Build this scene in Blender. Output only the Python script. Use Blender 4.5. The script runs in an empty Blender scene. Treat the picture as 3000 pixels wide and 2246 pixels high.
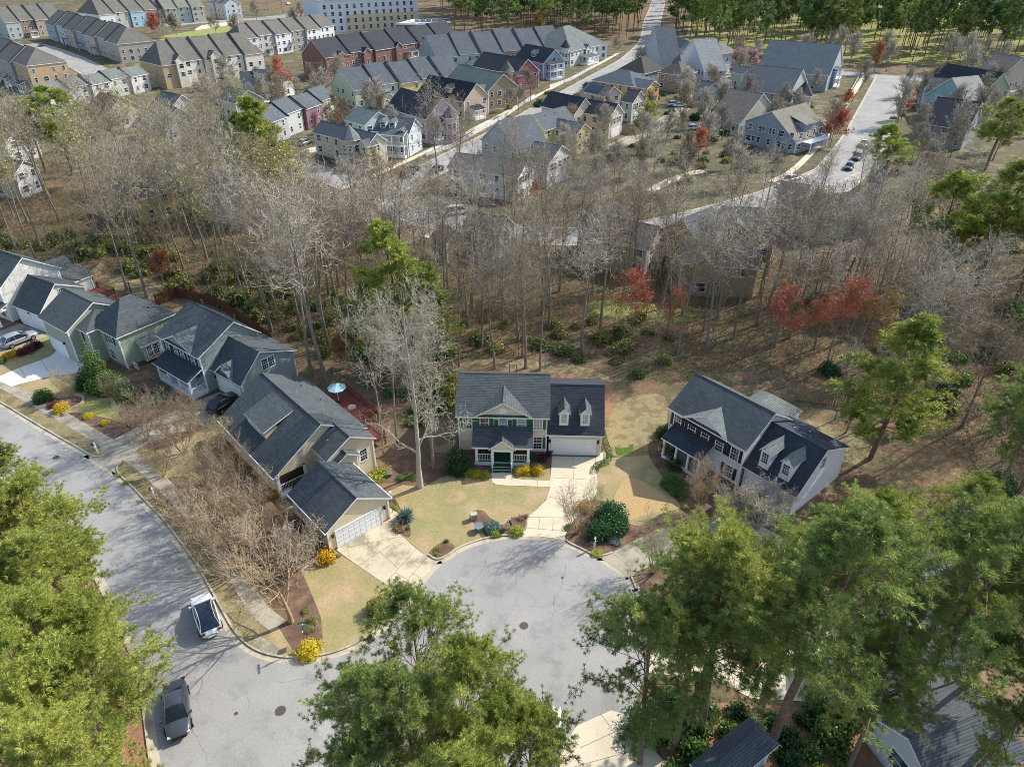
import bpy, math, random
import numpy as np
from mathutils import Vector, Matrix
SC = bpy.context.scene
COL = SC.collection
R = math.radians
# ---------------------------------------------------------------- camera, world, sun
CAM_H, PITCH, FPX = 50.0, R(33.0), 2081.0      # drone height, tilt below the horizon, focal length in 3000 px wide frame
cam_d = bpy.data.cameras.new('camera'); cam = bpy.data.objects.new('camera', cam_d); COL.objects.link(cam)
cam.location = (0, 0, CAM_H); cam.rotation_euler = (math.pi/2-PITCH, 0, 0)
cam_d.sensor_width = 36; cam_d.lens = FPX/3000*36; cam_d.clip_end = 6000; cam_d.clip_start = .5
SC.camera = cam
SUN_DIR = Vector((1.1, .66, 1.0)).normalized()
EL = math.asin(SUN_DIR.z); AZ = math.atan2(SUN_DIR.x, SUN_DIR.y)
w = bpy.data.worlds.new('World'); SC.world = w; w.use_nodes = True
nt = w.node_tree; bgn = nt.nodes['Background']; sky = nt.nodes.new('ShaderNodeTexSky')
sky.sky_type = 'NISHITA'; sky.sun_disc = False; sky.sun_elevation = EL; sky.sun_rotation = AZ; sky.air_density = 1.0; sky.dust_density = 1.5; sky.ozone_density = 1.0
nt.links.new(sky.outputs[0], bgn.inputs[0]); bgn.inputs[1].default_value = 0.15
sd = bpy.data.lights.new('sun', 'SUN'); sd.energy = 3.5; sd.angle = R(.53); sd.color = (1, .95, .87)
so = bpy.data.objects.new('sun', sd); COL.objects.link(so); so.rotation_euler = SUN_DIR.to_track_quat('Z', 'Y').to_euler()
so.location = (0, 0, 200)
SC.view_settings.view_transform = 'Standard'; SC.view_settings.look = 'None'; SC.view_settings.exposure = 0.76; SC.view_settings.gamma = 1
SC.cycles.max_bounces = 5; SC.cycles.diffuse_bounces = 3; SC.cycles.glossy_bounces = 2; SC.cycles.transmission_bounces = 3; SC.cycles.transparent_max_bounces = 4
SC.cycles.use_denoising = True; SC.cycles.denoiser = 'OPENIMAGEDENOISE'; SC.cycles.denoising_input_passes = 'RGB_ALBEDO_NORMAL'; SC.cycles.denoising_prefilter = 'NONE'; SC.cycles.filter_width = .9
SC.cycles.caustics_reflective = False; SC.cycles.caustics_refractive = False
SP, CP = math.sin(PITCH), math.cos(PITCH)
def W(x, y, z=0.0):                              # survey: place seen at (x, y) in the photo and at height z -> metres on the site
    u = (x-1500)/FPX; v = -(y-1123)/FPX
    d = (u, CP+v*SP, -SP+v*CP); t = (z-CAM_H)/d[2]
    return Vector((t*d[0], t*d[1], z))
def HT(x, y, yt):                                # height of something standing at ground point (x, y) whose top shows at row yt
    b = W(x, y); k = -(yt-1123)/FPX
    return CAM_H + b.y*(k*CP-SP)/(CP+k*SP)
# ---------------------------------------------------------------- materials
MATS = {}
def lin(c):
    if isinstance(c, str):
        c = [int(c[i:i+2], 16)/255 for i in (0, 2, 4)]
        return tuple(v/12.92 if v <= .04045 else ((v+.055)/1.055)**2.4 for v in c)
    return c
def new_mat(name, rough=.85, spec=.3):
    m = bpy.data.materials.new(name); m.use_nodes = True; b = m.node_tree.nodes['Principled BSDF']
    b.inputs['Roughness'].default_value = rough; b.inputs['Specular IOR Level'].default_value = spec
    return m, m.node_tree, b
def N(nt, t, **k):
    n = nt.nodes.new(t)
    for a, v in k.items():
        if a in n.inputs: n.inputs[a].default_value = v
        else: setattr(n, a, v)
    return n
def ramp(nt, src, stops):
    r = nt.nodes.new('ShaderNodeValToRGB'); e = r.color_ramp.elements
    e[0].position = stops[0][0]; e[0].color = (*lin(stops[0][1]), 1); e[1].position = stops[-1][0]; e[1].color = (*lin(stops[-1][1]), 1)
    for p, c in stops[1:-1]:
        q = e.new(p); q.color = (*lin(c), 1)
    nt.links.new(src, r.inputs[0]); return r.outputs[0]
def mixc(nt, f, a, b, mode='MIX'):
    m = nt.nodes.new('ShaderNodeMix'); m.data_type = 'RGBA'; m.blend_type = mode
    for s, v in ((m.inputs[0], f), (m.inputs[6], a), (m.inputs[7], b)):
        if hasattr(v, 'is_linked') or hasattr(v, 'links'): nt.links.new(v, s)
        elif isinstance(v, (int, float)): s.default_value = v
        else: s.default_value = (*lin(v), 1)
    return m.outputs[2]
def noise(nt, vec, scale, detail=4, rough=.55):
    n = N(nt, 'ShaderNodeTexNoise', Scale=scale, Detail=detail, Roughness=rough)
    if vec is not None: nt.links.new(vec, n.inputs['Vector'])
    return n.outputs['Fac']
def bump(nt, b, h, dist=.02, st=.5):
    n = N(nt, 'ShaderNodeBump', Strength=st, Distance=dist); nt.links.new(h, n.inputs['Height']); nt.links.new(n.outputs[0], b.inputs['Normal'])
def geo(nt): return nt.nodes.new('ShaderNodeNewGeometry').outputs['Position']
def uvn(nt): return nt.nodes.new('ShaderNodeUVMap').outputs[0]
def plain(name, col, rough=.7, spec=.3, metal=0, var=.12, scale=3.0):
    if name in MATS: return MATS[name]
    m, t, b = new_mat(name, rough, spec); b.inputs['Metallic'].default_value = metal
    c = lin(col); f = noise(t, t.nodes.new('ShaderNodeTexCoord').outputs['Object'], scale)
    dk = tuple(v*(1-var) for v in c); lt = tuple(min(1, v*(1+var)) for v in c)
    t.links.new(ramp(t, f, [(.3, dk), (.7, lt)]), b.inputs['Base Color']); MATS[name] = m; return m
def shingle(col, course=.2):
    k = 'shingle_'+str(col)+str(course)
    if k in MATS: return MATS[k]
    m, t, b = new_mat('roof shingles', .9, .2); c = lin(col); u = uvn(t); L = t.links.new
    br = N(t, 'ShaderNodeTexBrick', Scale=1.0, offset=.43); br.inputs['Brick Width'].default_value = .62; br.inputs['Row Height'].default_value = course
    br.inputs['Mortar Size'].default_value = 0.0; L(u, br.inputs['Vector'])
    br.inputs['Color1'].default_value = (*[v*1.12 for v in c], 1); br.inputs['Color2'].default_value = (*[v*.84 for v in c], 1)
    sp = t.nodes.new('ShaderNodeSeparateXYZ'); L(u, sp.inputs[0]); dv = N(t, 'ShaderNodeMath', operation='DIVIDE'); L(sp.outputs[1], dv.inputs[0]); dv.inputs[1].default_value = course
    fr = N(t, 'ShaderNodeMath', operation='FRACT'); L(dv.outputs[0], fr.inputs[0])
    ln = ramp(t, fr.outputs[0], [(0.0, (.42, .42, .44)), (.2, (.5, .5, .52)), (.32, (1, 1, 1)), (1.0, (1.08, 1.08, 1.06))])
    x = mixc(t, .8, br.outputs['Color'], ln, 'MULTIPLY')
    x = mixc(t, .5, x, ramp(t, noise(t, geo(t), .35, 5), [(.3, (.66, .66, .68)), (.7, (1.05, 1.05, 1.02))]), 'MULTIPLY')
    x = mixc(t, .4, x, ramp(t, noise(t, geo(t), 3.5, 4), [(.35, (.66, .66, .68)), (.65, (1.06, 1.06, 1.06))]), 'MULTIPLY')
    t.links.new(x, b.inputs['Base Color']); bump(t, b, fr.outputs[0], -.03, .5); MATS[k] = m; return m
def siding(col, lap=.16):
    if isinstance(col, str): col = ''.join('%02x' % min(232, int(int(col[i:i+2], 16)*1.07+4)) for i in (0, 2, 4))
    k = 'siding_'+str(col)+str(lap)
    if k in MATS: return MATS[k]
    m, t, b = new_mat('lap siding', .65, .3); c = lin(col); u = uvn(t)
    br = N(t, 'ShaderNodeTexBrick', Scale=1.0, offset=.37); br.inputs['Brick Width'].default_value = 3.7; br.inputs['Row Height'].default_value = lap
    br.inputs['Mortar Size'].default_value = .012; br.inputs['Mortar Smooth'].default_value = .4
    t.links.new(u, br.inputs['Vector'])
    br.inputs['Color1'].default_value = (*c, 1); br.inputs['Color2'].default_value = (*[v*.94 for v in c], 1); br.inputs['Mortar'].default_value = (*[v*.45 for v in c], 1)
    x = mixc(t, .3, br.outputs['Color'], ramp(t, noise(t, geo(t), .8, 4), [(.3, (.78, .78, .75)), (.7, (1, 1, 1))]), 'MULTIPLY')
    t.links.new(x, b.inputs['Base Color']); bump(t, b, br.outputs['Fac'], -.02, .4); MATS[k] = m; return m
def brick(col='845244'):
    k = 'brick_'+col
    if k in MATS: return MATS[k]
    m, t, b = new_mat('brickwork', .9, .2); c = lin(col); u = uvn(t)
    br = N(t, 'ShaderNodeTexBrick', Scale=1.0, offset=.5); br.inputs['Brick Width'].default_value = .24; br.inputs['Row Height'].default_value = .085; br.inputs['Mortar Size'].default_value = .01
    t.links.new(u, br.inputs['Vector'])
    br.inputs['Color1'].default_value = (*[v*1.15 for v in c], 1); br.inputs['Color2'].default_value = (*[v*.8 for v in c], 1); br.inputs['Mortar'].default_value = (.32, .28, .25, 1)
    t.links.new(br.outputs['Color'], b.inputs['Base Color']); MATS[k] = m; return m
def ground_mat(name, stops, s1, fine, stops2=None, rough=.95, bmp=.05, warp=None):
    if name in MATS: return MATS[name]
    m, t, b = new_mat(name, rough, .15); g = geo(t)
    a = ramp(t, noise(t, g, s1, 6, .6), stops)
    f = ramp(t, noise(t, g, fine, 6, .7), stops2 or [(.3, (.55, .52, .48)), (.5, (.85, .85, .82)), (.72, (1.25, 1.2, 1.12))])
    x = mixc(t, .8, a, f, 'MULTIPLY'); t.links.new(x, b.inputs['Base Color'])
    bump(t, b, noise(t, g, fine*1.5, 4, .7), bmp, .7); MATS[name] = m; return m
LAWN = ground_mat('dormant lawn', [(.28, 'b4a07e'), (.42, 'aa9672'), (.5, '9c9268'), (.58, '948c60'), (.66, 'ae9876'), (.8, 'beaa88')], .22, 4.0, [(.3, (.7, .69, .66)), (.5, (.95, .95, .94)), (.72, (1.14, 1.13, 1.1))])
LAWN_GOLD = ground_mat('golden lawn', [(.3, 'c0a070'), (.6, 'b89f76'), (.8, 'caaa7c')], .2, 5.0, [(.3, (.65, .6, .55)), (.5, (.92, .9, .88)), (.72, (1.12, 1.1, 1.05))])
LAWN_GREEN = ground_mat('green lawn', [(.3, '8c9458'), (.5, '9c9a62'), (.7, '768a48')], .35, 5.0, [(.3, (.6, .62, .5)), (.5, (.88, .9, .82)), (.72, (1.12, 1.12, 1.0))])
LAWN_MIX = ground_mat('patchy verge grass', [(.32, '87835e'), (.46, '9c906e'), (.56, '85765a'), (.72, '7a8052')], .5, 5.0)
TOWN = ground_mat('town yards', [(.28, '4c4a38'), (.4, '7e765f'), (.47, '5e5f42'), (.55, '6c6050'), (.62, '8c826a'), (.7, '5c5644'), (.8, 'a0977f')], .13, 1.6)  # dark stops paint in shade between houses, mixed with soil, concrete and shrub tones
FIELD = ground_mat('sunny field', [(.3, 'a09660'), (.5, '8e9052'), (.7, 'a89872')], .03, 1.2)
MULCH = ground_mat('bark mulch', [(.3, '655044'), (.5, '786252'), (.7, '927a68')], .8, 9.0)
LITTER = ground_mat('leaf litter', [(.25, '5e5242'), (.4, '846c56'), (.5, '66624a'), (.6, '92765e'), (.68, '706048'), (.8, 'a89078')], .2, 2.6)
STRAW = ground_mat('red pine straw', [(.3, '8f6a50'), (.55, 'a27c62'), (.75, '866a50')], .3, 4.0)
def asphalt():
    m, t, b = new_mat('worn asphalt', .9, .2); g = geo(t)
    a = ramp(t, noise(t, g, .12, 5, .6), [(.3, '93918c'), (.5, '9d9b96'), (.7, 'a7a5a0')])
    f = ramp(t, noise(t, g, 9, 4, .7), [(.3, (.72, .72, .72)), (.5, (.95, .95, .95)), (.7, (1.12, 1.12, 1.12))])
    x = mixc(t, .8, a, f, 'MULTIPLY')
    v = N(t, 'ShaderNodeTexVoronoi', feature='DISTANCE_TO_EDGE', Scale=.16)
    wv = t.nodes.new('ShaderNodeVectorMath'); wv.operation = 'ADD'; nn = N(t, 'ShaderNodeTexNoise', Scale=.8, Detail=5); t.links.new(g, nn.inputs['Vector'])
    sc = t.nodes.new('ShaderNodeVectorMath'); sc.operation = 'SCALE'; sc.inputs[3].default_value = 2.2; t.links.new(nn.outputs['Color'], sc.inputs[0])
    t.links.new(g, wv.inputs[0]); t.links.new(sc.outputs[0], wv.inputs[1]); t.links.new(wv.outputs[0], v.inputs['Vector'])
    cr = ramp(t, v.outputs['Distance'], [(0.0, (.62, .62, .62)), (.006, (.8, .8, .8)), (.011, (1, 1, 1))])
    x = mixc(t, .28, x, cr, 'MULTIPLY')
    st = ramp(t, noise(t, g, .45, 6, .65), [(.33, (.66, .66, .67)), (.48, (1, 1, 1))]); x = mixc(t, .65, x, st, 'MULTIPLY')
    t.links.new(x, b.inputs['Base Color']); bump(t, b, noise(t, g, 25, 3), .01, .4); return m
ASPHALT = asphalt()
def concrete(name, c, stain=.5):
    m, t, b = new_mat(name, .85, .25); g = geo(t); c = lin(c)
    a = ramp(t, noise(t, g, .5, 6, .65), [(.38, tuple(v*.5 for v in c)), (.48, tuple(v*.86 for v in c)), (.58, c)])
    x = mixc(t, stain, c, a); f = ramp(t, noise(t, g, 6, 5, .7), [(.3, (.86, .86, .85)), (.7, (1.05, 1.05, 1.05))])
    x = mixc(t, .7, x, f, 'MULTIPLY'); t.links.new(x, b.inputs['Base Color']); bump(t, b, noise(t, g, 30, 3), .008, .3); return m
CONC = concrete('pale concrete', 'd2c6ac', .25); CONC_ST = concrete('stained concrete', 'c8bca2', .95); CONC_G = concrete('grey sidewalk concrete', 'aba491', .8); CONC_W = concrete('kerb concrete', 'bdb39c', .7)
CONC_NEW = concrete('bright concrete', 'e2dcd2', .15)
JOINT = plain('joint', '857b66', .9)
TRIM = plain('white trim paint', 'ececec', .5, .4, var=.04)
CREAM_TRIM = plain('off white paint', 'd8d4c8', .6, var=.05)
DOORW = plain('white garage door', 'e8e8e6', .5, var=.05)
def glass():
    m, t, b = new_mat('window glass', .06, .8); oi = t.nodes.new('ShaderNodeObjectInfo')
    f = N(t, 'ShaderNodeTexNoise', Scale=1.1, Detail=1); t.links.new(geo(t), f.inputs['Vector'])
    t.links.new(ramp(t, f.outputs['Fac'], [(.35, '1c242c'), (.55, '39434c'), (.7, '6f7a80')]), b.inputs['Base Color']); return m
GLASS = glass()
GLASSL = plain('window glass with blinds', '8f9796', .15, .7, var=.25, scale=2)
CARGLASS = plain('car glass', '1a2630', .04, .9, var=.2)
BLACK = plain('black rubber', '1a1a1a', .8); DKMETAL = plain('dark metal', '2c2c2c', .5, metal=.3); GREYM = plain('grey metal', '8d9296', .4, metal=.5)
GREEN_P = plain('dark green paint', '1f4a34', .5, .4); SHUT_G = plain('green shutter paint', '2f6b42', .55); SHUT_B = plain('dark brown shutter paint', '3a2f30', .55)
REDWOOD = plain('red stained wood', '6e4036', .75, var=.2); WOOD = plain('weathered fence wood', '8a7a64', .9, var=.25); BROWNWOOD = plain('brown wood', '6b4a34', .85, var=.2)
def bark(name, a, b_, sc=4):
    m, t, b = new_mat(name, .9, .15); t.links.new(ramp(t, noise(t, t.nodes.new('ShaderNodeTexCoord').outputs['Object'], sc, 5, .7), [(.3, a), (.7, b_)]), b.inputs['Base Color']); return m
BARK = bark('grey bark', '6c6256', '9c9284'); BARKP = bark('pine bark', '5f5044', '94806c'); TWIG = bark('grey twigs', '8a8070', 'b0a796', .5)
TWIG_L = bark('pale twigs', 'a29a8a', 'c6beae', .5); TWIG_T = bark('tan twigs', '9c8a72', 'c4b498', .5); TWIG_B = bark('brown twigs', '7c6e5c', 'a09078', .5); BARK_T = bark('tan bark', '8a7558', 'b09a78', 2)
def leafmat(name, a, b_, sc=.6, rough=.6, trans=.22, rnd=.1):
    m, t, b = new_mat(name, rough, .3)
    oi = t.nodes.new('ShaderNodeObjectInfo'); f = noise(t, geo(t), sc, 3); c = ramp(t, f, [(.36, a), (.62, b_)])
    hv = t.nodes.new('ShaderNodeHueSaturation'); t.links.new(c, hv.inputs['Color'])
    mp = N(t, 'ShaderNodeMapRange'); t.links.new(oi.outputs['Random'], mp.inputs[0]); mp.inputs[3].default_value = 1-rnd; mp.inputs[4].default_value = 1+rnd; t.links.new(mp.outputs[0], hv.inputs['Value'])
    mh = N(t, 'ShaderNodeMapRange'); t.links.new(oi.outputs['Random'], mh.inputs[0]); mh.inputs[3].default_value = .5-rnd*.09; mh.inputs[4].default_value = .5+rnd*.09; t.links.new(mh.outputs[0], hv.inputs['Hue'])
    t.links.new(hv.outputs[0], b.inputs['Base Color'])
    if trans:
        tr = t.nodes.new('ShaderNodeBsdfTranslucent'); t.links.new(hv.outputs[0], tr.inputs[0]); mx = t.nodes.new('ShaderNodeMixShader'); mx.inputs[0].default_value = trans
        t.links.new(b.outputs[0], mx.inputs[1]); t.links.new(tr.outputs[0], mx.inputs[2]); t.links.new(mx.outputs[0], t.nodes['Material Output'].inputs[0])
    return m
PINE = leafmat('yellow green pine needles', '7c8a3a', 'b0b65a', .35, rnd=.05); PINE2 = leafmat('pine needles', '6f8444', '9caa58', .35, rnd=.06); PINE3 = leafmat('dark pine needles', '526c40', '7c924e', .15)  # three needle tones: yellow green, mid green, dark green
HOLLY = leafmat('dark evergreen leaves', '2e4a2c', '48683a', 1.5); SHRUBG = leafmat('green shrub leaves', '4c6b34', '6f8a44', 1.5); OLIVE = leafmat('olive shrub leaves', '74743e', 'a09e5a', .8)
YELL = leafmat('yellow blooms', 'c0a81c', 'e0c83a', 2); GOLD = leafmat('golden blooms', 'b8921a', 'd8b030', 2); YG = leafmat('lime leaves', '8f9c34', 'b0b84c', 2); REDB = leafmat('red maple buds', 'b0523a', 'd87850', 2)
ORB = leafmat('orange buds', 'a86438', 'c8874e', 2); YB = leafmat('mustard buds', 'b08c34', 'd0ac4c', 1); PGB = leafmat('pale spring buds', '9c9a58', 'b8b470', 1)
PINKB = leafmat('pink blossom', 'b88c96', 'd4b0b6', 1); MAG = leafmat('magenta azalea blooms', 'b03c6c', 'd45c88', 2); MAROON = leafmat('maroon leaves', '5c2838', '7c3c48', 2); PURP = leafmat('purple leaves', '48283c', '5e344c', 2)
BLUEG = leafmat('blue green juniper', '5f7a74', '80988e', 2); CAM = leafmat('glossy camellia leaves', '2f5030', '507a44', 2, .35); BUDT = leafmat('tan seed heads', '8f7a58', 'a89068', 2); WHITEF = leafmat('white blossom', 'd4d4cc', 'eeeeea', 2)
# ---------------------------------------------------------------- object helpers
def tag(o, label=None, cat=None, group=None, kind=None):
    for k, v in (('label', label), ('category', cat), ('group', group), ('kind', kind)):
        if v: o[k] = v
    return o
def thing(name, label, cat, loc=(0, 0, 0), rz=0, group=None):
    o = bpy.data.objects.new(name, None); COL.objects.link(o); o.location = loc; o.rotation_euler = (0, 0, rz); o.empty_display_size = .1
    return tag(o, label, cat, group)
class MB:
    def __init__(s): s.v = []; s.f = []; s.m = []; s.mats = []
    def mi(s, m):
        if m not in s.mats: s.mats.append(m)
        return s.mats.index(m)
    def face(s, pts, m):
        i = len(s.v); s.v += [tuple(p) for p in pts]; s.f.append(tuple(range(i, i+len(pts)))); s.m.append(s.mi(m)); return s
    def box(s, x0, x1, y0, y1, z0, z1, m):
        i = len(s.v); s.v += [(x, y, z) for z in (z0, z1) for y in (y0, y1) for x in (x0, x1)]
        for q in ((0, 2, 3, 1), (4, 5, 7, 6), (0, 1, 5, 4), (2, 6, 7, 3), (0, 4, 6, 2), (1, 3, 7, 5)): s.f.append(tuple(i+k for k in q)); s.m.append(s.mi(m))
        return s
    def prism(s, prof, a, b, fn, m, mtop=None, caps=True):     # profile (p, z) extruded from a to b, fn(t, p, z) -> point
        n = len(prof); A = [fn(a, p, z) for p, z in prof]; B = [fn(b, p, z) for p, z in prof]
        for k in range(n): s.face([A[k], A[(k+1) % n], B[(k+1) % n], B[k]], (mtop or {}).get(k, m))
        if caps: s.face(A[::-1], m); s.face(B, m)
        return s
    def bar(s, p, q, r, m, k=6, r2=None):
        p, q = Vector(p), Vector(q); d = (q-p).normalized(); a = d.orthogonal().normalized(); b = d.cross(a); r2 = r if r2 is None else r2
        i = len(s.v); mm = s.mi(m)
        for c, rr in ((p, r), (q, r2)):
            for j in range(k): t = 2*math.pi*j/k; s.v.append(tuple(c+a*rr*math.cos(t)+b*rr*math.sin(t)))
        for j in range(k): s.f.append((i+j, i+(j+1) % k, i+k+(j+1) % k, i+k+j)); s.m.append(mm)
        s.f.append(tuple(i+j for j in range(k))[::-1]); s.m.append(mm); s.f.append(tuple(i+k+j for j in range(k))); s.m.append(mm); return s
    def mesh(s, name, smooth=False):
        me = bpy.data.meshes.new(name); me.from_pydata(s.v, [], s.f)
        for m in s.mats: me.materials.append(m)
        me.polygons.foreach_set('material_index', s.m)
        if smooth: me.polygons.foreach_set('use_smooth', [True]*len(s.f))
        me.validate(); me.update()
        uv = me.uv_layers.new(name='UVMap'); V = s.v; out = np.zeros((len(me.loops), 2))
        for p in me.polygons:
            n = p.normal
            if abs(n.z) > .97: h = Vector((1, 0, 0)); b = Vector((0, 1, 0))
            else: h = Vector((-n.y, n.x, 0)).normalized(); b = n.cross(h); b = b if b.z > 0 else -b
            for li in p.loop_indices:
                c = me.vertices[me.loops[li].vertex_index].co; out[li] = (c.dot(h), c.dot(b))
        uv.data.foreach_set('uv', out.ravel()); return me
    def build(s, name, parent=None, smooth=False):
        o = bpy.data.objects.new(name, s.mesh(name, smooth)); COL.objects.link(o); o.parent = parent; return o
def inst(name, me, loc, rz=0, parent=None, scale=None, rot=None):
    o = bpy.data.objects.new(name, me); COL.objects.link(o); o.parent = parent; o.location = loc; o.rotation_euler = rot or (0, 0, rz)
    if scale: o.scale = scale if hasattr(scale, '__len__') else (scale,)*3
    return o
def fast_mesh(name, V, F, mat, smooth=False):                     # V (n,3), F (m,k) numpy
    me = bpy.data.meshes.new(name); F = np.asarray(F, np.int32); k = F.shape[1]
    me.vertices.add(len(V)); me.vertices.foreach_set('co', np.asarray(V, np.float32).ravel())
    me.loops.add(F.size); me.loops.foreach_set('vertex_index', F.ravel()); me.polygons.add(len(F))
    me.polygons.foreach_set('loop_start', np.arange(0, F.size, k, dtype=np.int32))
    if smooth: me.polygons.foreach_set('use_smooth', np.ones(len(F), bool))
    me.update(calc_edges=True); me.materials.append(mat); return me
# ---------------------------------------------------------------- ground sheets (traced on the photo, laid flat on the site)
def smooth_poly(P, it=2, closed=True):
    for _ in range(it):
        Q = []; n = len(P)
        for i in range(n if closed else n-1):
            a, b = P[i], P[(i+1) % n]; Q += [a.lerp(b, .25), a.lerp(b, .75)]
        if not closed: Q = [P[0]]+Q+[P[-1]]
        P = Q
    return P
def sheet(name, px, z, mat, smooth=0, kind='structure', label=None, cat=None, world=False, parent=None):
    P = [Vector((p[0], p[1], 0)) if world else W(*p) for p in px]
    if smooth: P = smooth_poly(P, smooth)
    from mathutils.geometry import tessellate_polygon
    V = [(p.x, p.y, z) for p in P]; T = tessellate_polygon([P])
    T = [t if ((P[t[1]]-P[t[0]]).cross(P[t[2]]-P[t[0]])).z > 0 else t[::-1] for t in T]
    me = bpy.data.meshes.new(name); me.from_pydata(V, [], T); me.materials.append(mat); me.update()
    o = bpy.data.objects.new(name, me); COL.objects.link(o); o.parent = parent
    return tag(o, label, cat, kind=kind)
def offset_line(P, d):
    out = []
    for i, p in enumerate(P):
        a = P[max(0, i-1)]; b = P[min(len(P)-1, i+1)]; t = (b-a).normalized(); out.append(p+Vector((-t.y, t.x, 0))*d)
    return out
def strip(name, P, d0, d1, z0, z1, mat, kind='structure', parent=None):   # a band between two offsets of a line; a box section when z1 > z0
    A, B = offset_line(P, d0), offset_line(P, d1); mb = MB()
    for i in range(len(P)-1):
        a, b, c, d = A[i], A[i+1], B[i+1], B[i]
        q = [(a.x, a.y, z1), (b.x, b.y, z1), (c.x, c.y, z1), (d.x, d.y, z1)]
        if (b-a).cross(d-a).z < 0: q = q[::-1]
        mb.face(q, mat)
        if z1 > z0+.02:
            mb.face([(a.x, a.y, z0), (b.x, b.y, z0), (b.x, b.y, z1), (a.x, a.y, z1)], mat); mb.face([(d.x, d.y, z1), (c.x, c.y, z1), (c.x, c.y, z0), (d.x, d.y, z0)], mat)
    o = mb.build(name, parent); return tag(o, kind=kind) if not parent else o
def line(px, smooth=2, world=False):
    P = [Vector((p[0], p[1], 0)) if world else W(*p) for p in px]
    return smooth_poly(P, smooth, False)
def joints(lines, z, parent, w=.022):
    mb = MB()
    for a, b in lines:
        a, b = W(*a), W(*b); t = (b-a).normalized(); n = Vector((-t.y, t.x, 0))*w
        q = [a+n, a-n, b-n, b+n]; mb.face([(p.x, p.y, z) for p in q], JOINT)
    return mb.build('joint_line', parent)
# ================================================================ THE SETTING: ground, streets, yards
sheet('ground', [(-2500, -300), (2500, -300), (2500, 5000), (-2500, 5000)], 0, LITTER, world=True)
sheet('neighbourhood_ground', [(-400, 600), (0, 480), (560, 560), (1000, 640), (1700, 730), (2300, 640), (3400, 520), (3300, 250), (2700, 215), (2450, 195), (2100, 200), (1850, 120), (1350, 110), (950, 60), (500, 0), (-700, 0)], .006, TOWN)
sheet('sunny_field', [(2000, 140), (2500, 180), (3300, 220), (3700, -30), (2050, -30)], .008, FIELD)
sheet('ball_field', [(2790, -4), (2990, 0), (2960, 26), (2820, 22)], .014, LAWN_GOLD)
# left street: the kerb line on the yard side, traced from the far left down to the corner and on to the drive of the tan house
A1 = line([(-420, 985), (-120, 1117), (0, 1178), (100, 1240), (187, 1290), (240, 1320), (262, 1334), (285, 1342), (312, 1333)])
A2 = line([(352, 1352), (338, 1372), (350, 1395), (387, 1427), (440, 1485), (470, 1512), (507, 1562), (540, 1605), (575, 1655), (595, 1690), (650, 1790), (680, 1845), (720, 1890), (770, 1917), (850, 1931), (950, 1922), (1030, 1895), (1090, 1860), (1122, 1835)])
STREET = line([(-420, 985), (-120, 1117), (0, 1178), (187, 1290), (345, 1388), (440, 1485), (507, 1562), (595, 1690), (650, 1790)])
B1 = line([(1255, 1627), (1270, 1639), (1287, 1641), (1310, 1630), (1350, 1602), (1425, 1577), (1475, 1569), (1512, 1571)])
C1 = line([(1657, 1582), (1665, 1592), (1700, 1607), (1737, 1627), (1757, 1631), (1780, 1626), (1795, 1620)])
D1 = line([(1847, 1690), (1852, 1702), (1862, 1725), (1882, 1765), (1897, 1820), (1900, 1880), (1893, 1950)])
wid = min((W(280, 1690)-p).length for p in STREET)
LK = [p for p in offset_line(STREET, -wid) if p.y > W(0, 1690).y+1]
LK += smooth_poly([W(*q) for q in ((280, 1690), (345, 1820), (395, 1930), (417, 2020), (428, 2110), (446, 2246), (480, 2450))], 2, False)
GAP1 = line([(255, 1332), (345, 1388)], 0); GAPB = line([(1202, 1748), (1237, 1695), (1275, 1652), (1290, 1642)], 2); GAPC = line([(1512, 1571), (1580, 1570), (1657, 1582)], 1); GAPD = line([(1757, 1631), (1800, 1657), (1847, 1690)], 1); GAPA = line([(1122, 1835), (1165, 1795), (1202, 1748)], 2)
edge = STREET[:] + [W(*q) for q in ((680, 1845), (720, 1890), (770, 1917), (850, 1931), (950, 1922), (1030, 1895), (1122, 1835), (1170, 1790), (1202, 1748), (1237, 1695), (1275, 1650), (1310, 1628), (1350, 1602), (1425, 1577), (1500, 1571), (1580, 1570), (1657, 1582), (1757, 1631), (1850, 1700), (1882, 1765), (1900, 1850), (1893, 1960), (1850, 2090), (1720, 2150), (1650, 2246), (1640, 2600), (480, 2600))]
sheet('street', [(p.x, p.y) for p in edge+LK[::-1]], .012, ASPHALT, world=True)
for nm, L_ in (('kerb', A1), ('kerb', A2), ('kerb', B1), ('kerb', C1), ('kerb', D1)):
    strip(nm, L_, 0, .16, .0, .13, CONC_W)
strip('kerb', LK, -.16, 0, .0, .13, CONC_W); strip('gutter', LK, .0, .55, .016, .016, CONC_W)
for L_ in (A1[:-8], GAP1, A2[6:], GAPA, GAPB, B1[6:], GAPC, C1[4:-6], GAPD, D1): strip('gutter', L_, -.5, .0, .017, .017, CONC_W)
yard = [(-420, 960), (-100, 1030), (150, 970), (380, 1130), (640, 1200), (800, 1420), (990, 1620), (1202, 1748), (1165, 1795), (1122, 1833), (1030, 1893), (950, 1920), (850, 1929), (770, 1915), (680, 1843), (595, 1688), (507, 1560), (440, 1483), (345, 1385), (187, 1288), (0, 1176), (-120, 1115), (-420, 983)]
sheet('front_yards', yard, .008, LAWN)
SW = [p for p in A1[:-14]] + [p for p in A2[10:70] if p.y > W(0, 1885).y]
SWL = line([(-420, 985), (-120, 1117), (0, 1178), (187, 1290), (345, 1388), (440, 1485), (507, 1562), (595, 1690), (650, 1790), (690, 1850), (745, 1893)], 1)
strip('verge', SWL, .16, 1.75, .013, .013, LAWN_MIX); strip('sidewalk', SWL, 1.75, 3.25, .024, .024, CONC_G)
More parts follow.
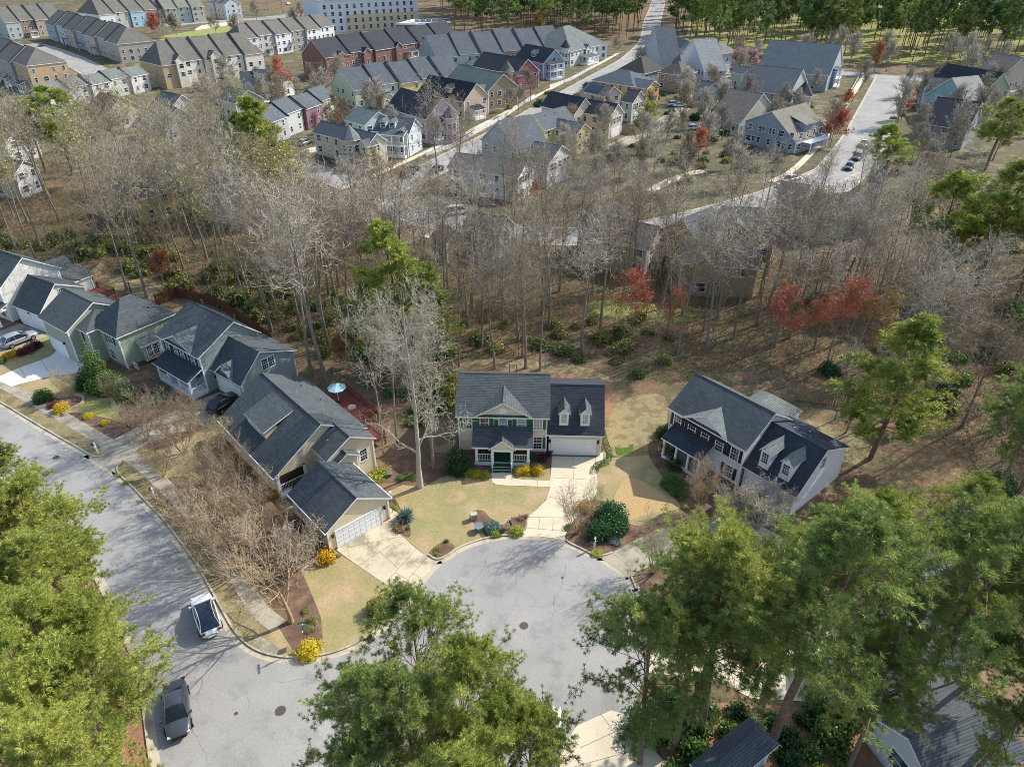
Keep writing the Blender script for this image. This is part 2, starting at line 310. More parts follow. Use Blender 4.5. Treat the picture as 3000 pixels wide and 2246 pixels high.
sheet('sidewalk', [(733, 1880), (762, 1862), (830, 1905), (850, 1929), (790, 1921)], .026, CONC_G)
def ramp_joints(L_, d0, d1, step, z):
    mb = MB(); s = 0; nxt = step
    for a, b in zip(L_, L_[1:]):
        l = (b-a).length; t = (b-a)/l; n = Vector((-t.y, t.x, 0))
        while s+l > nxt:
            p = a+t*(nxt-s); q = [p+n*d0-t*.02, p+n*d0+t*.02, p+n*d1+t*.02, p+n*d1-t*.02]; mb.face([(v.x, v.y, z) for v in q], JOINT); nxt += step
        s += l
    return tag(mb.build('joint_line'), kind='structure')
ramp_joints(SWL, 1.75, 3.25, 1.9, .029)
for L_ in (A2, B1, C1, LK): ramp_joints(L_, (-.5 if L_ is not LK else 0), (.16 if L_ is not LK else .5), 3.0, .134 if False else .0215)
# driveways and paths
def drive(px, mat, z=.03, sm=0, lines=(), name='driveway'):
    o = sheet(name, px, z, mat, sm)
    if lines: joints(lines, z+.005, o)
    return o
drive([(1617, 1336), (1745, 1339), (1768, 1321), (1777, 1328), (1776, 1347), (1757, 1360), (1741, 1367), (1747, 1382), (1751, 1412), (1747, 1445), (1725, 1478), (1695, 1508), (1668, 1540), (1655, 1572), (1657, 1583), (1580, 1571), (1508, 1573), (1525, 1566), (1540, 1552), (1545, 1540), (1545, 1515), (1575, 1490), (1600, 1465), (1610, 1435), (1612, 1400), (1615, 1375)], CONC, .03, 0,
      [((1678, 1340), (1680, 1401)), ((1612, 1399), (1750, 1406)), ((1605, 1455), (1725, 1478)), ((1545, 1515), (1690, 1513)), ((1543, 1546), (1662, 1556)), ((1581, 1518), (1578, 1551)), ((1621, 1520), (1619, 1554)), ((1745, 1339), (1745, 1362))])
drive([(1439, 1383), (1500, 1384), (1503, 1395), (1512, 1402), (1540, 1405), (1611, 1408), (1610, 1426), (1475, 1421), (1450, 1418), (1441, 1411)], CONC, .027, 0, [((1500, 1385), (1500, 1421)), ((1538, 1405), (1538, 1423)), ((1574, 1406), (1574, 1425))], 'front_walk')
drive([(985, 1610), (1138, 1521), (1136, 1483), (1170, 1505), (1176, 1525), (1150, 1548), (1180, 1572), (1217, 1605), (1252, 1631), (1287, 1643), (1237, 1695), (1203, 1748), (1165, 1732), (1127, 1710), (1050, 1657), (1007, 1627)], CONC_ST, .03, 0,
      [((1000, 1607), (1178, 1571)), ((1061, 1568), (1165, 1665)), ((1050, 1657), (1180, 1573)), ((1127, 1710), (1219, 1608)), ((1165, 1732), (1252, 1632)), ((1157, 1676), (1188, 1695)), ((1192, 1641), (1222, 1660)), ((1208, 1678), (1234, 1693)), ((1137, 1535), (1150, 1548))])
drive([(1787, 1622), (1845, 1590), (1920, 1553), (2020, 1535), (2150, 1500), (2345, 1600), (2300, 1660), (2150, 1640), (2050, 1635), (1960, 1640), (1905, 1658), (1862, 1676), (1849, 1700), (1800, 1660), (1757, 1633)], CONC_G, .03, 0, [((1797, 1622), (1860, 1672)), ((1845, 1590), (1905, 1656)), ((1920, 1555), (1965, 1638))])
drive([(1690, 2125), (1790, 2080), (1845, 2095), (1865, 2140), (1920, 2200), (1960, 2246), (2080, 2420), (1640, 2450), (1640, 2200)], CONC, .03, 0, [((1760, 2090), (1860, 2230)), ((1700, 2190), (1850, 2120)), ((1680, 2246), (1920, 2180)), ((1830, 2090), (1930, 2200))])
drive([(1896, 1905), (2000, 1898), (2160, 1900), (2380, 1870), (2560, 1900), (2600, 2000), (2460, 2060), (2200, 2045), (2100, 1990), (1893, 1970)], CONC, .03, 0, [((2000, 1898), (2010, 1980)), ((2160, 1900), (2150, 2010)), ((2300, 1880), (2320, 2050))])
drive([(-60, 1085), (0, 1102), (57, 1077), (120, 1055), (150, 1042), (162, 1032), (165, 1022), (185, 1012), (245, 1040), (252, 1052), (240, 1090), (137, 1105), (32, 1132), (0, 1117)], CONC_NEW, .03, 0, [((57, 1077), (85, 1118)), ((120, 1055), (150, 1100))])
drive([(-60, 960), (50, 945), (136, 976), (142, 985), (120, 992), (60, 1015), (0, 1033), (-60, 1047)], CONC_G, .03)
drive([(645, 1148), (690, 1172), (650, 1212), (560, 1255), (430, 1300), (352, 1352), (335, 1385), (258, 1337), (305, 1335), (285, 1290), (330, 1290), (420, 1240), (520, 1200), (600, 1165)], CONC_G, .022)
drive([(1050, 1262), (1110, 1255), (1105, 1275), (1075, 1290)], LAWN, .02, name='bare_patch')
# yards
sheet('hero_lawn', [(1137, 1440), (1180, 1420), (1240, 1427), (1275, 1408), (1290, 1385), (1437, 1383), (1445, 1418), (1475, 1421), (1611, 1426), (1606, 1450), (1590, 1475), (1545, 1515), (1545, 1540), (1530, 1562), (1500, 1571), (1425, 1577), (1350, 1602), (1300, 1635), (1285, 1642), (1252, 1630), (1180, 1572), (1150, 1548), (1175, 1525), (1168, 1500), (1135, 1465)], .010, LAWN)
sheet('entry_lawn', [(1502, 1378), (1612, 1372), (1612, 1408), (1540, 1404), (1512, 1400), (1504, 1392)], .012, LAWN)
sheet('side_lawn', [(1775, 1260), (1790, 1190), (1850, 1160), (1945, 1150), (1958, 1200), (1950, 1290), (1900, 1332), (1790, 1338), (1770, 1320)], .010, LAWN_MIX, 1)
sheet('west_lawn', [(1240, 1130), (1330, 1110), (1350, 1290), (1290, 1340), (1250, 1300)], .010, LAWN_MIX, 1)
sheet('side_lawn', [(1745, 1383), (1778, 1342), (1900, 1332), (1935, 1370), (1975, 1420), (2010, 1460), (1990, 1490), (1940, 1503), (1870, 1540), (1840, 1560), (1830, 1530), (1790, 1490), (1745, 1460)], .012, LAWN)
sheet('golden_lawn', [(1812, 1425), (1832, 1402), (1860, 1395), (1950, 1450), (1960, 1490), (1900, 1505), (1825, 1530), (1795, 1470)], .016, LAWN_GOLD, 2)
sheet('green_patch', [(1801, 1308), (1820, 1313), (1842, 1309), (1843, 1302), (1857, 1300), (1852, 1324), (1834, 1330), (1812, 1335), (1805, 1328)], .018, ground_mat('fresh sod', [(.3, '4a6626'), (.7, '5c7632')], 1, 8))
sheet('green_lawn', [(217, 1203), (247, 1170), (287, 1165), (325, 1187), (390, 1188), (437, 1198), (500, 1215), (440, 1250), (350, 1230), (325, 1227)], .012, LAWN_GREEN, 2)
sheet('green_lawn', [(110, 985), (165, 975), (185, 1005), (160, 1020), (120, 1010)], .012, LAWN_GREEN, 1)
sheet('green_lawn', [(240, 827), (317, 800), (460, 815), (497, 867), (443, 884), (362, 852), (300, 845)], .010, LAWN_MIX, 1)
sheet('back_lawn', [(1300, 1130), (1340, 1060), (1430, 1050), (1580, 1055), (1720, 1075), (1800, 1110), (1790, 1160)], .010, LAWN_MIX, 1)
sheet('straw_bed', [(1360, 1080), (1440, 1075), (1700, 1098), (1780, 1120), (1800, 1200), (1780, 1230), (1340, 1230), (1330, 1130)], .014, STRAW, 1)
sheet('back_lawn', [(2330, 1225), (2420, 1235), (2560, 1290), (2540, 1370), (2440, 1345), (2360, 1300)], .012, LAWN_MIX, 1)
sheet('clearing', [(1700, 880), (1850, 880), (2050, 915), (2020, 950), (1760, 930)], .010, LAWN_GREEN, 1)
for nm, px, m_ in (
    ('bed', [(185, 1217), (217, 1204), (325, 1227), (390, 1250), (420, 1290), (352, 1330), (300, 1290), (250, 1255)], MULCH),
    ('bed', [(330, 1190), (430, 1165), (600, 1165), (640, 1200), (560, 1290), (420, 1330), (380, 1260)], MULCH),
    ('bed', [(640, 1260), (700, 1330), (800, 1440), (850, 1490), (985, 1622), (960, 1645), (870, 1590), (790, 1540), (700, 1440), (610, 1330)], MULCH),
    ('bed', [(430, 1420), (560, 1380), (700, 1500), (800, 1570), (870, 1640), (935, 1790), (945, 1830), (945, 1915), (875, 1925), (850, 1890), (800, 1810), (740, 1720), (690, 1650), (600, 1560), (520, 1500)], MULCH),
    ('bed', [(1060, 1390), (1085, 1350), (1270, 1320), (1430, 1340), (1440, 1383), (1300, 1392), (1275, 1408), (1240, 1425), (1180, 1410), (1110, 1415)], MULCH),
    ('bed', [(1374, 1508), (1384, 1496), (1400, 1492), (1422, 1497), (1430, 1512), (1450, 1525), (1475, 1542), (1490, 1520), (1507, 1512), (1545, 1523), (1540, 1545), (1512, 1571), (1425, 1575), (1420, 1563), (1400, 1542), (1376, 1522)], MULCH),
    ('bed', [(1250, 1624), (1272, 1600), (1305, 1583), (1322, 1590), (1337, 1603), (1290, 1636)], MULCH),
    ('bed', [(1160, 1550), (1178, 1520), (1197, 1525), (1207, 1567), (1192, 1577)], MULCH), ('bed', [(1140, 1450), (1160, 1462), (1178, 1500), (1170, 1503), (1137, 1480)], MULCH),
    ('bed', [(1655, 1580), (1665, 1548), (1690, 1510), (1740, 1465), (1800, 1490), (1850, 1545), (1925, 1530), (1935, 1550), (1845, 1590), (1787, 1620), (1757, 1630), (1700, 1605)], MULCH),
    ('bed', [(1510, 1350), (1612, 1345), (1612, 1372), (1560, 1385), (1502, 1376)], MULCH),
    ('bed', [(1895, 1290), (1960, 1290), (2000, 1360), (2180, 1430), (2180, 1500), (2030, 1530), (1990, 1480), (1945, 1400), (1900, 1340)], MULCH),
    ('bed', [(1862, 1690), (1905, 1665), (2000, 1640), (2300, 1665), (2300, 1890), (1905, 1900), (1895, 1800)], MULCH),
    ('straw_bed', [(-500, 1400), (-300, 1330), (0, 1420), (180, 1560), (275, 1695), (340, 1820), (390, 1930), (412, 2020), (424, 2110), (440, 2246), (470, 2600), (-900, 2600)], STRAW),
    ('bed', [(1860, 2100), (1960, 2050), (2400, 2070), (3000, 2150), (3000, 2600), (2150, 2600), (1970, 2250)], STRAW)):
    sheet(nm, px, .018 if nm == 'bed' else .011, m_, 2 if nm == 'bed' else 0)
# far streets
def road(px, wd, mat=None, kerb=True, walk=None, z=.02):
    L_ = line(px, 2); strip('street', L_, -wd/2, wd/2, z, z, mat or ASPHALT)
    if kerb:
        for s in (1, -1): strip('kerb', L_, s*wd/2, s*(wd/2+.6), z+.01, z+.05, CONC_W)
    if walk:
        for d in walk: strip('sidewalk', L_, d, d+(1.6 if d > 0 else -1.6), z+.006, z+.006, CONC)
    return L_
PK = road([(1060, 600), (1117, 562), (1235, 512), (1402, 426), (1480, 385), (1706, 254), (1819, 192), (1870, 160)], 7.5, walk=(8.5,))
CS = road([(820, 470), (980, 525), (1117, 585), (1250, 640), (1400, 668), (1560, 690), (1750, 695), (1950, 665), (2150, 615), (2330, 560), (2475, 490)], 8, z=.024)
RS = road([(2380, 560), (2430, 535), (2475, 492), (2534, 408), (2566, 335), (2602, 254), (2615, 222)], 10.5, walk=(9,), z=.03)
road([(2300, 190), (2480, 218), (2600, 226), (2720, 234), (2900, 255), (3150, 290)], 8, z=.034)
road([(1840, 185), (1900, 130), (1907, 102), (1908, 68), (1925, 25), (1935, -30)], 9, z=.028)
road([(-250, 395), (0, 335), (100, 322), (240, 290), (420, 250), (620, 215)], 12, CONC_G, z=.02)
road([(80, 130), (180, 160), (260, 200), (330, 240)], 10, z=.02); road([(480, 75), (620, 62), (760, 58), (880, 40)], 12, z=.02)
road([(1780, 440), (1930, 370), (2010, 310), (2110, 225), (2180, 190)], 5, CONC_G, kerb=False, z=.03)
road([(1260, 680), (1330, 700), (1340, 760)], 5, CONC, kerb=False, z=.03); road([(870, 470), (930, 430), (1000, 450)], 5, CONC, kerb=False, z=.03)
road([(1900, 560), (1980, 520), (2060, 500)], 2.6, CONC, kerb=False, z=.03); road([(1030, 255), (1180, 300), (1280, 330)], 4, CONC, kerb=False, z=.03)
sheet('park_lawn', [(455, 110), (560, 92), (690, 72), (690, 95), (560, 120), (480, 122)], .03, LAWN_GREEN, 1)
sheet('park_path', [(560, 92), (600, 70), (720, 62), (690, 72), (610, 84)], .034, CONC, 1)
sheet('driveway', [(40, 300), (110, 290), (230, 330), (90, 350), (0, 360)], .04, CONC)

def cracks(paths, w=.013, z=.0165):
    mb = MB(); g = random.Random(4); m = plain('asphalt crack', '6c6a68', .95)
    for px in paths:
        P = []; Q = [W(*q) for q in px]
        for a, b in zip(Q, Q[1:]):
            n = max(2, int((b-a).length/.35))
            for i in range(n): P.append(a.lerp(b, i/n)+Vector((g.uniform(-.09, .09), g.uniform(-.09, .09), 0)))
        P.append(Q[-1])
        for a, b in zip(P, P[1:]):
            t = (b-a).normalized(); n_ = Vector((-t.y, t.x, 0))*w*g.uniform(.4, 1.2); mb.face([((a+n_).x, (a+n_).y, z), ((a-n_).x, (a-n_).y, z), ((b-n_).x, (b-n_).y, z), ((b+n_).x, (b+n_).y, z)], m)
    return tag(mb.build('asphalt_cracks'), 'thin dark cracks wandering over the asphalt', 'cracks', kind='stuff')
cracks([[(560, 2120), (575, 2160), (600, 2200), (610, 2260)], [(720, 2030), (730, 2060), (722, 2090)], [(1345, 1745), (1385, 1710), (1420, 1660), (1425, 1630)], [(1425, 1660), (1500, 1668), (1580, 1660)], [(1620, 1770), (1640, 1725), (1650, 1690), (1660, 1650)], [(1625, 1740), (1622, 1800), (1615, 1840)], [(1512, 1660), (1510, 1720)], [(1255, 1700), (1290, 1730), (1330, 1790)], [(450, 1540), (470, 1600), (455, 1680), (470, 1760)], [(120, 1290), (220, 1350), (300, 1440)], [(820, 2000), (900, 1985), (980, 2010), (1040, 1990)]])
# ================================================================ HOUSES
CAMP = Vector((0, 0, CAM_H))
ROOFD = shingle('5a6163'); ROOFG = shingle('7a8280'); ROOFB = shingle('858076'); ROOFK = shingle('484e56')
_wm = {}
def win_mesh(w_, h, style):
    k = (round(w_, 1), round(h, 1), style)
    if k in _wm: return _wm[k]
    f = MB(); t = .09
    f.box(-w_/2-t, w_/2+t, -.05, 0, -t, 0, TRIM); f.box(-w_/2-t, w_/2+t, -.05, 0, h, h+t, TRIM); f.box(-w_/2-t, -w_/2, -.05, 0, 0, h, TRIM); f.box(w_/2, w_/2+t, -.05, 0, 0, h, TRIM)
    if style == 'far': f.box(-w_/2, w_/2, -.035, .01, h/2-.03, h/2+.03, TRIM); f.box(-w_/2, w_/2, -.02, .01, 0, h, GLASS)
    else:
        f.box(-w_/2, w_/2, -.042, .0, h/2-.03, h/2+.03, TRIM)
        for i in range(1, 3): x = -w_/2+w_*i/3; f.box(x-.012, x+.012, -.036, 0, 0, h, TRIM)
        for z in (h*.25, h*.75): f.box(-w_/2, w_/2, -.034, 0, z-.012, z+.012, TRIM)
    p = MB().box(-w_/2, w_/2, -.025, .01, 0, h, GLASSL if style == 'blind' else GLASS)
    _wm[k] = (f.mesh('window'), p.mesh('pane')); return _wm[k]
HOUSES = []
class House:
    def __init__(s, name, label, cat, org, ang, group=None):
        s.o = thing(name, label, cat, (org[0], org[1], 0), R(ang), group); s.ex = Vector((math.cos(R(ang)), math.sin(R(ang)), 0)); s.ey = Vector((-s.ex.y, s.ex.x, 0)); s.org = Vector((org[0], org[1], 0)); s.rects = []; HOUSES.append(s)
    def world(s, x, y, z=0): return s.org+s.ex*x+s.ey*y+Vector((0, 0, z))
    def mk(s, name, mb, parent=None): return mb.build(name, parent or s.o)
    def gable(s, x0, x1, y0, y1, ze, rise, axis='x', roof=None, oh=.35, mid=.5, ze2=None, parent=None, t=.16, name='roof', trim=None):
        """roof over the rectangle of its eaves; ridge along axis"""
        tr = trim or TRIM; ze2 = ze if ze2 is None else ze2
        fn = (lambda a, p, z: (a, p, z)) if axis == 'x' else (lambda a, p, z: (p, a, z))
        a0, a1, p0, p1 = (x0, x1, y0, y1) if axis == 'x' else (y0, y1, x0, x1)
        pr = p0+(p1-p0)*mid; zr = ze+rise; mb = MB(); m = roof
        T = [(p0, ze), (pr, zr), (p1, ze2)]; B = [(p, z-t) for p, z in T]
        for k in range(2):
            q = [fn(a0, *T[k]), fn(a1, *T[k]), fn(a1, *T[k+1]), fn(a0, *T[k+1])]; mb.face(q if axis == 'x' else q[::-1], m)
            q = [fn(a0, *B[k]), fn(a0, *B[k+1]), fn(a1, *B[k+1]), fn(a1, *B[k])]; mb.face(q if axis == 'x' else q[::-1], tr)
            for a in (a0, a1): mb.face([fn(a, *T[k]), fn(a, *T[k+1]), fn(a, *B[k+1]), fn(a, *B[k])], tr)
        for k in (0, 2): mb.face([fn(a0, *T[k]), fn(a1, *T[k]), fn(a1, *B[k]), fn(a0, *B[k])], tr)
        # ridge cap
        c = .13; mb.prism([(pr-c, zr-c*rise/(pr-p0)+.03), (pr, zr+.035), (pr+c, zr-c*(zr-ze2)/(p1-pr)+.03)], a0+.02, a1-.02, fn, m)
        o = mb.build(name, parent or s.o); return o, (lambda p: (ze+(p-p0)/(pr-p0)*rise if p < pr else ze2+(p1-p)/(p1-pr)*(zr-ze2))-t), pr
    def block(s, x0, x1, y0, y1, ze, rise, axis='x', wall=None, roof=None, oh=.35, z0=0., mid=.5, ze2=None, kind='gable', parent=None, base=None, t=.16, name='wall', corner=True, hip=(1, 1), cap=0):
        roof = roof or ROOFD
        if kind == 'gable':
            ro, hf, pr = s.gable(x0, x1, y0, y1, ze, rise, axis, roof, oh, mid, ze2, parent, t)
        wx0, wx1, wy0, wy1 = x0+oh, x1-oh, y0+oh, y1-oh; mb = MB(); e = .05
        if kind == 'gable':
            if axis == 'x':
                a, b = hf(wy0)+e, hf(wy1)+e; zr = ze+rise-t+e
                for x, f in ((wx0, 1), (wx1, 0)):
                    q = [(x, wy0, z0), (x, wy1, z0), (x, wy1, b), (x, pr, zr), (x, wy0, a)]; mb.face(q[::-1] if f else q, wall)
                mb.face([(wx0, wy0, z0), (wx1, wy0, z0), (wx1, wy0, a), (wx0, wy0, a)], wall); mb.face([(wx1, wy1, z0), (wx0, wy1, z0), (wx0, wy1, b), (wx1, wy1, b)], wall)
            else:
                a, b = hf(wx0)+e, hf(wx1)+e; zr = ze+rise-t+e
                for y, f in ((wy0, 0), (wy1, 1)):
                    q = [(wx0, y, z0), (wx1, y, z0), (wx1, y, b), (pr, y, zr), (wx0, y, a)]; mb.face(q[::-1] if f else q, wall)
                mb.face([(wx0, wy1, z0), (wx0, wy0, z0), (wx0, wy0, a), (wx0, wy1, a)], wall); mb.face([(wx1, wy0, z0), (wx1, wy1, z0), (wx1, wy1, b), (wx1, wy0, b)], wall)
        else:
            zt = ze-t/2
            mb.box(wx0, wx1, wy0, wy1, z0, zt, wall)
            rb = MB(); cx, cy = (x0+x1)/2, (y0+y1)/2; L, D = x1-x0, y1-y0
            if kind == 'hip':
                if axis == 'x': h = D/2; A = (min(x0+h*hip[0], cx), cy); B = (max(x1-h*hip[1], cx), cy)
                else: h = L/2; A = (cx, min(y0+h*hip[0], cy)); B = (cx, max(y1-h*hip[1], cy))
                zr = ze+rise; A3, B3 = (*A, zr), (*B, zr); c = [(x0, y0, ze), (x1, y0, ze), (x1, y1, ze), (x0, y1, ze)]
                F = [[c[0], c[1], B3, A3], [c[1], c[2], B3], [c[2], c[3], A3, B3], [c[3], c[0], A3]] if axis == 'x' else [[c[0], c[1], A3], [c[1], c[2], B3, A3], [c[2], c[3], B3], [c[3], c[0], A3, B3]]
                for f in F:
                    g = []
                    for p in f:
                        if not g or (Vector(p)-Vector(g[-1])).length > 1e-4: g.append(p)
                    if len(g) > 3 and (Vector(g[0])-Vector(g[-1])).length < 1e-4: g.pop()
                    if len(g) >= 3: rb.face(g, roof)
                c2 = [(x, y, z-t) for x, y, z in c]; rb.face(c2[::-1], TRIM)
                for k in range(4): rb.face([c2[k], c2[(k+1) % 4], c[(k+1) % 4], c[k]], TRIM)
            elif kind == 'flat':
                rb.box(x0, x1, y0, y1, ze-.5, ze, TRIM); rb.box(x0+.5, x1-.5, y0+.5, y1-.5, ze-.2, ze+.02, roof)
            elif kind == 'shed':       # high side at y1
                T = [(x0, y0, ze), (x1, y0, ze), (x1, y1, ze+rise), (x0, y1, ze+rise)]; Bm = [(x, y, z-t) for x, y, z in T]; rb.face(T, roof); rb.face(Bm[::-1], TRIM)
                for k in range(4): rb.face([Bm[k], Bm[(k+1) % 4], T[(k+1) % 4], T[k]], TRIM)
            ro = rb.build('roof', parent or s.o)
        wo = mb.build(name, parent or s.o)
        if base: bb = MB().box(wx0-.02, wx1+.02, wy0-.02, wy1+.02, 0, base[0], base[1]); bb.build('foundation', parent or s.o)
        if corner and z0 == 0 and wall:
            for cx_, cy_ in ((wx0, wy0), (wx1, wy0), (wx1, wy1), (wx0, wy1)): MB().box(cx_-.06 if cx_ == wx0 else cx_-.1, cx_+.1 if cx_ == wx0 else cx_+.06, cy_-.06 if cy_ == wy0 else cy_-.1, cy_+.1 if cy_ == wy0 else cy_+.06, .3, ze-.2, TRIM).build('corner_board', parent or s.o)
        s.rects.append((wx0, wx1, wy0, wy1, z0, ze)); return wo, ro
    def win(s, x, y, z, a=0, w_=.9, h=1.4, style='near', shut=None, parent=None, sw=.42, gap=.16):
        """window with its sill at z on the wall point (x, y); a = direction it faces in degrees from -y"""
        f, p = win_mesh(w_, h, style); o = inst('window', f, (x, y, z), R(a), parent or s.o)
        if style != 'far': inst('pane', p, (0, 0, 0), 0, o)
        if shut:
            key = ('shut', round(h, 1), shut.name)
            if key not in _wm:
                m = MB().box(-sw/2, sw/2, -.045, 0, 0, h, shut)
                for k in range(int(h/.1)): m.box(-sw/2+.04, sw/2-.04, -.06, -.045, .05+k*.1, .10+k*.1, shut)
                _wm[key] = m.mesh('shutter')
            for sg in (-1, 1):
                d = sg*(w_/2+gap+sw/2); inst('shutter', _wm[key], (x+d*math.cos(R(a)), y+d*math.sin(R(a)), z), R(a), parent or s.o)
        return o
    def garage_door(s, x, y, a, w_, h=2.15, mat=None, z=0, cols=8):
        mb = MB(); m = mat or DOORW; mb.box(-w_/2, w_/2, -.03, .02, 0, h, m)
        for r in range(4):
            for c in range(cols):
                mb.box(-w_/2+w_/cols*(c+.12), -w_/2+w_/cols*(c+.88), -.045, -.03, h/4*(r+.16), h/4*(r+.84), m)
        o = mb.build('garage_door', s.o); o.location = (x, y, z); o.rotation_euler = (0, 0, R(a))
        fr = MB(); t = .14; fr.box(-w_/2-t, -w_/2, -.07, 0, 0, h+t, TRIM); fr.box(w_/2, w_/2+t, -.07, 0, 0, h+t, TRIM); fr.box(-w_/2, w_/2, -.07, 0, h, h+t, TRIM)
        fr.build('door_frame', o); return o
    def column(s, x, y, z0, z1, r=.14): return MB().box(x-r, x+r, y-r, y+r, z0, z1, TRIM).box(x-r-.04, x+r+.04, y-r-.04, y+r+.04, z0, z0+.2, TRIM).box(x-r-.04, x+r+.04, y-r-.04, y+r+.04, z1-.15, z1, TRIM).build('column', s.o)
    def rail(s, x0, y0, x1, y1, z, h=.9, mat=None, sp=.16):
        mb = MB(); a, b = Vector((x0, y0, 0)), Vector((x1, y1, 0)); d = b-a; L = d.length; n = max(2, int(L/sp)); m = mat or TRIM
        mb.bar(a+Vector((0, 0, z+h)), b+Vector((0, 0, z+h)), .05, m, 4); mb.bar(a+Vector((0, 0, z+.1)), b+Vector((0, 0, z+.1)), .04, m, 4)
        for i in range(n+1):
            p = a+d*i/n; mb.bar(p+Vector((0, 0, z+.1)), p+Vector((0, 0, z+h)), .022, m, 4)
        return mb.build('railing', s.o)
    def pipe(s, x, y, z, h=.5, r=.06, m=None): return MB().bar((x, y, z), (x, y, z+h), r, m or GREYM).bar((x, y, z+h), (x, y, z+h+.08), r*1.8, m or GREYM).build('vent_pipe', s.o)
    def dormer(s, x, y, z, w_, d, h, rise, wall, roof, style='blind', hw=None):
        o = bpy.data.objects.new('dormer', None); COL.objects.link(o); o.parent = s.o
        mb = MB(); mb.box(x-w_/2, x+w_/2, y, y+d, z-.6, z+h, wall); mb.face([(x-w_/2, y, z+h), (x+w_/2, y, z+h), (x, y, z+h+rise*.9)], wall)
        wo = mb.build('dormer_wall', o); o2, _, _ = s.gable(x-w_/2-.18, x+w_/2+.18, y-.15, y+d+.9, z+h, rise*(w_/2+.18)/(w_/2), 'y', roof, parent=o, t=.09, name='dormer_roof')
        s.win(x, y, z+.12, 0, w_-.42, h-.25, style, parent=o); return o
# ---------------------------------------------------------------- the two storey house with green shutters (middle of the photo)
TAU = siding('d8ccb8'); 
hh = House('house', 'tan two storey house with green shutters and covered porch at the end of the cul-de-sac', 'house', (-6.18, 62.28), -2.1)
hh.block(0, 10.29, 0, 9.3, 5.3, 2.72, 'x', TAU, ROOFD, oh=.35, base=(.55, brick()))
# front pediment
pw, _, _ = hh.gable(2.0, 8.45, -.05, 4.6, 5.3, 1.95, 'y', ROOFD, name='roof')
hh.mk('pediment', MB().face([(2.6, .28, 5.05), (7.85, .28, 5.05), (7.85, .28, 5.42), (5.22, .28, 7.0), (2.6, .28, 5.42)], TAU))
ov = MB(); n = 28; ov.face([(5.2+.46*math.cos(2*math.pi*i/n), .25, 5.98+.4*math.sin(2*math.pi*i/n)) for i in range(n)], TRIM); ov.build('oval_vent', hh.o)
for i, x in enumerate((1.32, 3.17, 7.2, 9.0)): hh.win(x, .35, 3.55, 0, .86, 1.45, 'blind' if i > 1 else 'near', SHUT_G, sw=.42, gap=.12)
aw = hh.win(5.2, .35, 3.65, 0, .82, 1.1, 'blind', SHUT_G, sw=.42, gap=.12)
ar = MB(); ar.face([(.41*math.cos(math.pi*i/12), -.06, 1.1+.38*math.sin(math.pi*i/12)) for i in range(13)], GLASSL)
for i in range(12):
    a, b = math.pi*i/12, math.pi*(i+1)/12
    ar.face([(.41*math.cos(a), -.075, 1.1+.38*math.sin(a)), (.52*math.cos(a), -.075, 1.1+.49*math.sin(a)), (.52*math.cos(b), -.075, 1.1+.49*math.sin(b)), (.41*math.cos(b), -.075, 1.1+.38*math.sin(b))], TRIM)
ar.build('arch', aw)
hh.win(9.0, .35, .95, 0, .86, 1.55, 'near', SHUT_G, sw=.42, gap=.12)
for x in (2.9, 7.15): hh.win(x, .35, .95, 0, .86, 1.5, 'near', SHUT_G, sw=.42, gap=.12)
dr = MB().box(4.75, 5.65, .28, .36, .62, 2.65, GREEN_P).box(4.9, 5.5, .27, .28, 1.6, 2.4, GLASS).build('door', hh.o)
MB().box(4.2, 4.6, .3, .36, .62, 2.65, GLASS).box(5.8, 6.2, .3, .36, .62, 2.65, GLASS).box(4.6, 4.75, .26, .36, .6, 2.8, TRIM).box(5.65, 5.8, .26, .36, .6, 2.8, TRIM).box(4.1, 6.3, .26, .36, 2.66, 2.9, TRIM).build('door_frame', hh.o)
# porch
hh.mk('porch_floor', MB().box(2.15, 8.2, -1.75, .34, .1, .62, TRIM).box(2.1, 8.25, -1.8, .34, .62, .67, GREEN_P))
pr_ = MB(); x0, x1, y0, y1 = 1.9, 8.45, -1.95, .36; ze, zt = 2.72, 4.0
T = [(x0, y0, ze), (x1, y0, ze), (x1, y1, zt), (x0, y1, zt)]; pr_.face(T, ROOFD); Bm = [(x, y, z-.16) for x, y, z in T]; pr_.face(Bm[::-1], TRIM)
for k in range(4): pr_.face([Bm[k], Bm[(k+1) % 4], T[(k+1) % 4], T[k]], TRIM)
pr_.build('porch_roof', hh.o)
hh.gable(3.75, 6.65, -2.3, .35, 2.72, 1.15, 'y', ROOFD, name='porch_roof')
hh.mk('porch_gable', MB().face([(3.95, -2.12, 2.62), (6.45, -2.12, 2.62), (5.2, -2.12, 3.62)], TAU).box(2.3, 8.05, -1.72, -1.52, 2.3, 2.6, TRIM).box(4.05, 6.35, -2.15, -1.95, 2.3, 2.6, TRIM))
for x in (2.4, 8.0): hh.column(x, -1.62, .62, 2.45)
for x in (4.15, 6.25): hh.column(x, -1.95, 0, 2.45)
hh.rail(2.5, -1.62, 4.1, -1.62, .67); hh.rail(6.35, -1.62, 7.95, -1.62, .67); hh.rail(2.4, -1.6, 2.4, .3, .67); hh.rail(8.0, -1.6, 8.0, .3, .67)
for k in range(3): hh.mk('step', MB().box(4.25, 6.15, -2.05-.3*k-.3, -1.8-.3*k, 0, .48-.16*k-.04, TRIM).box(4.22, 6.18, -2.05-.3*k-.34, -1.8-.3*k, .48-.16*k-.04, .48-.16*k, GREEN_P))
hh.rail(4.2, -1.95, 4.2, -2.9, .1, .75, sp=.3); hh.rail(6.2, -1.95, 6.2, -2.9, .1, .75, sp=.3)
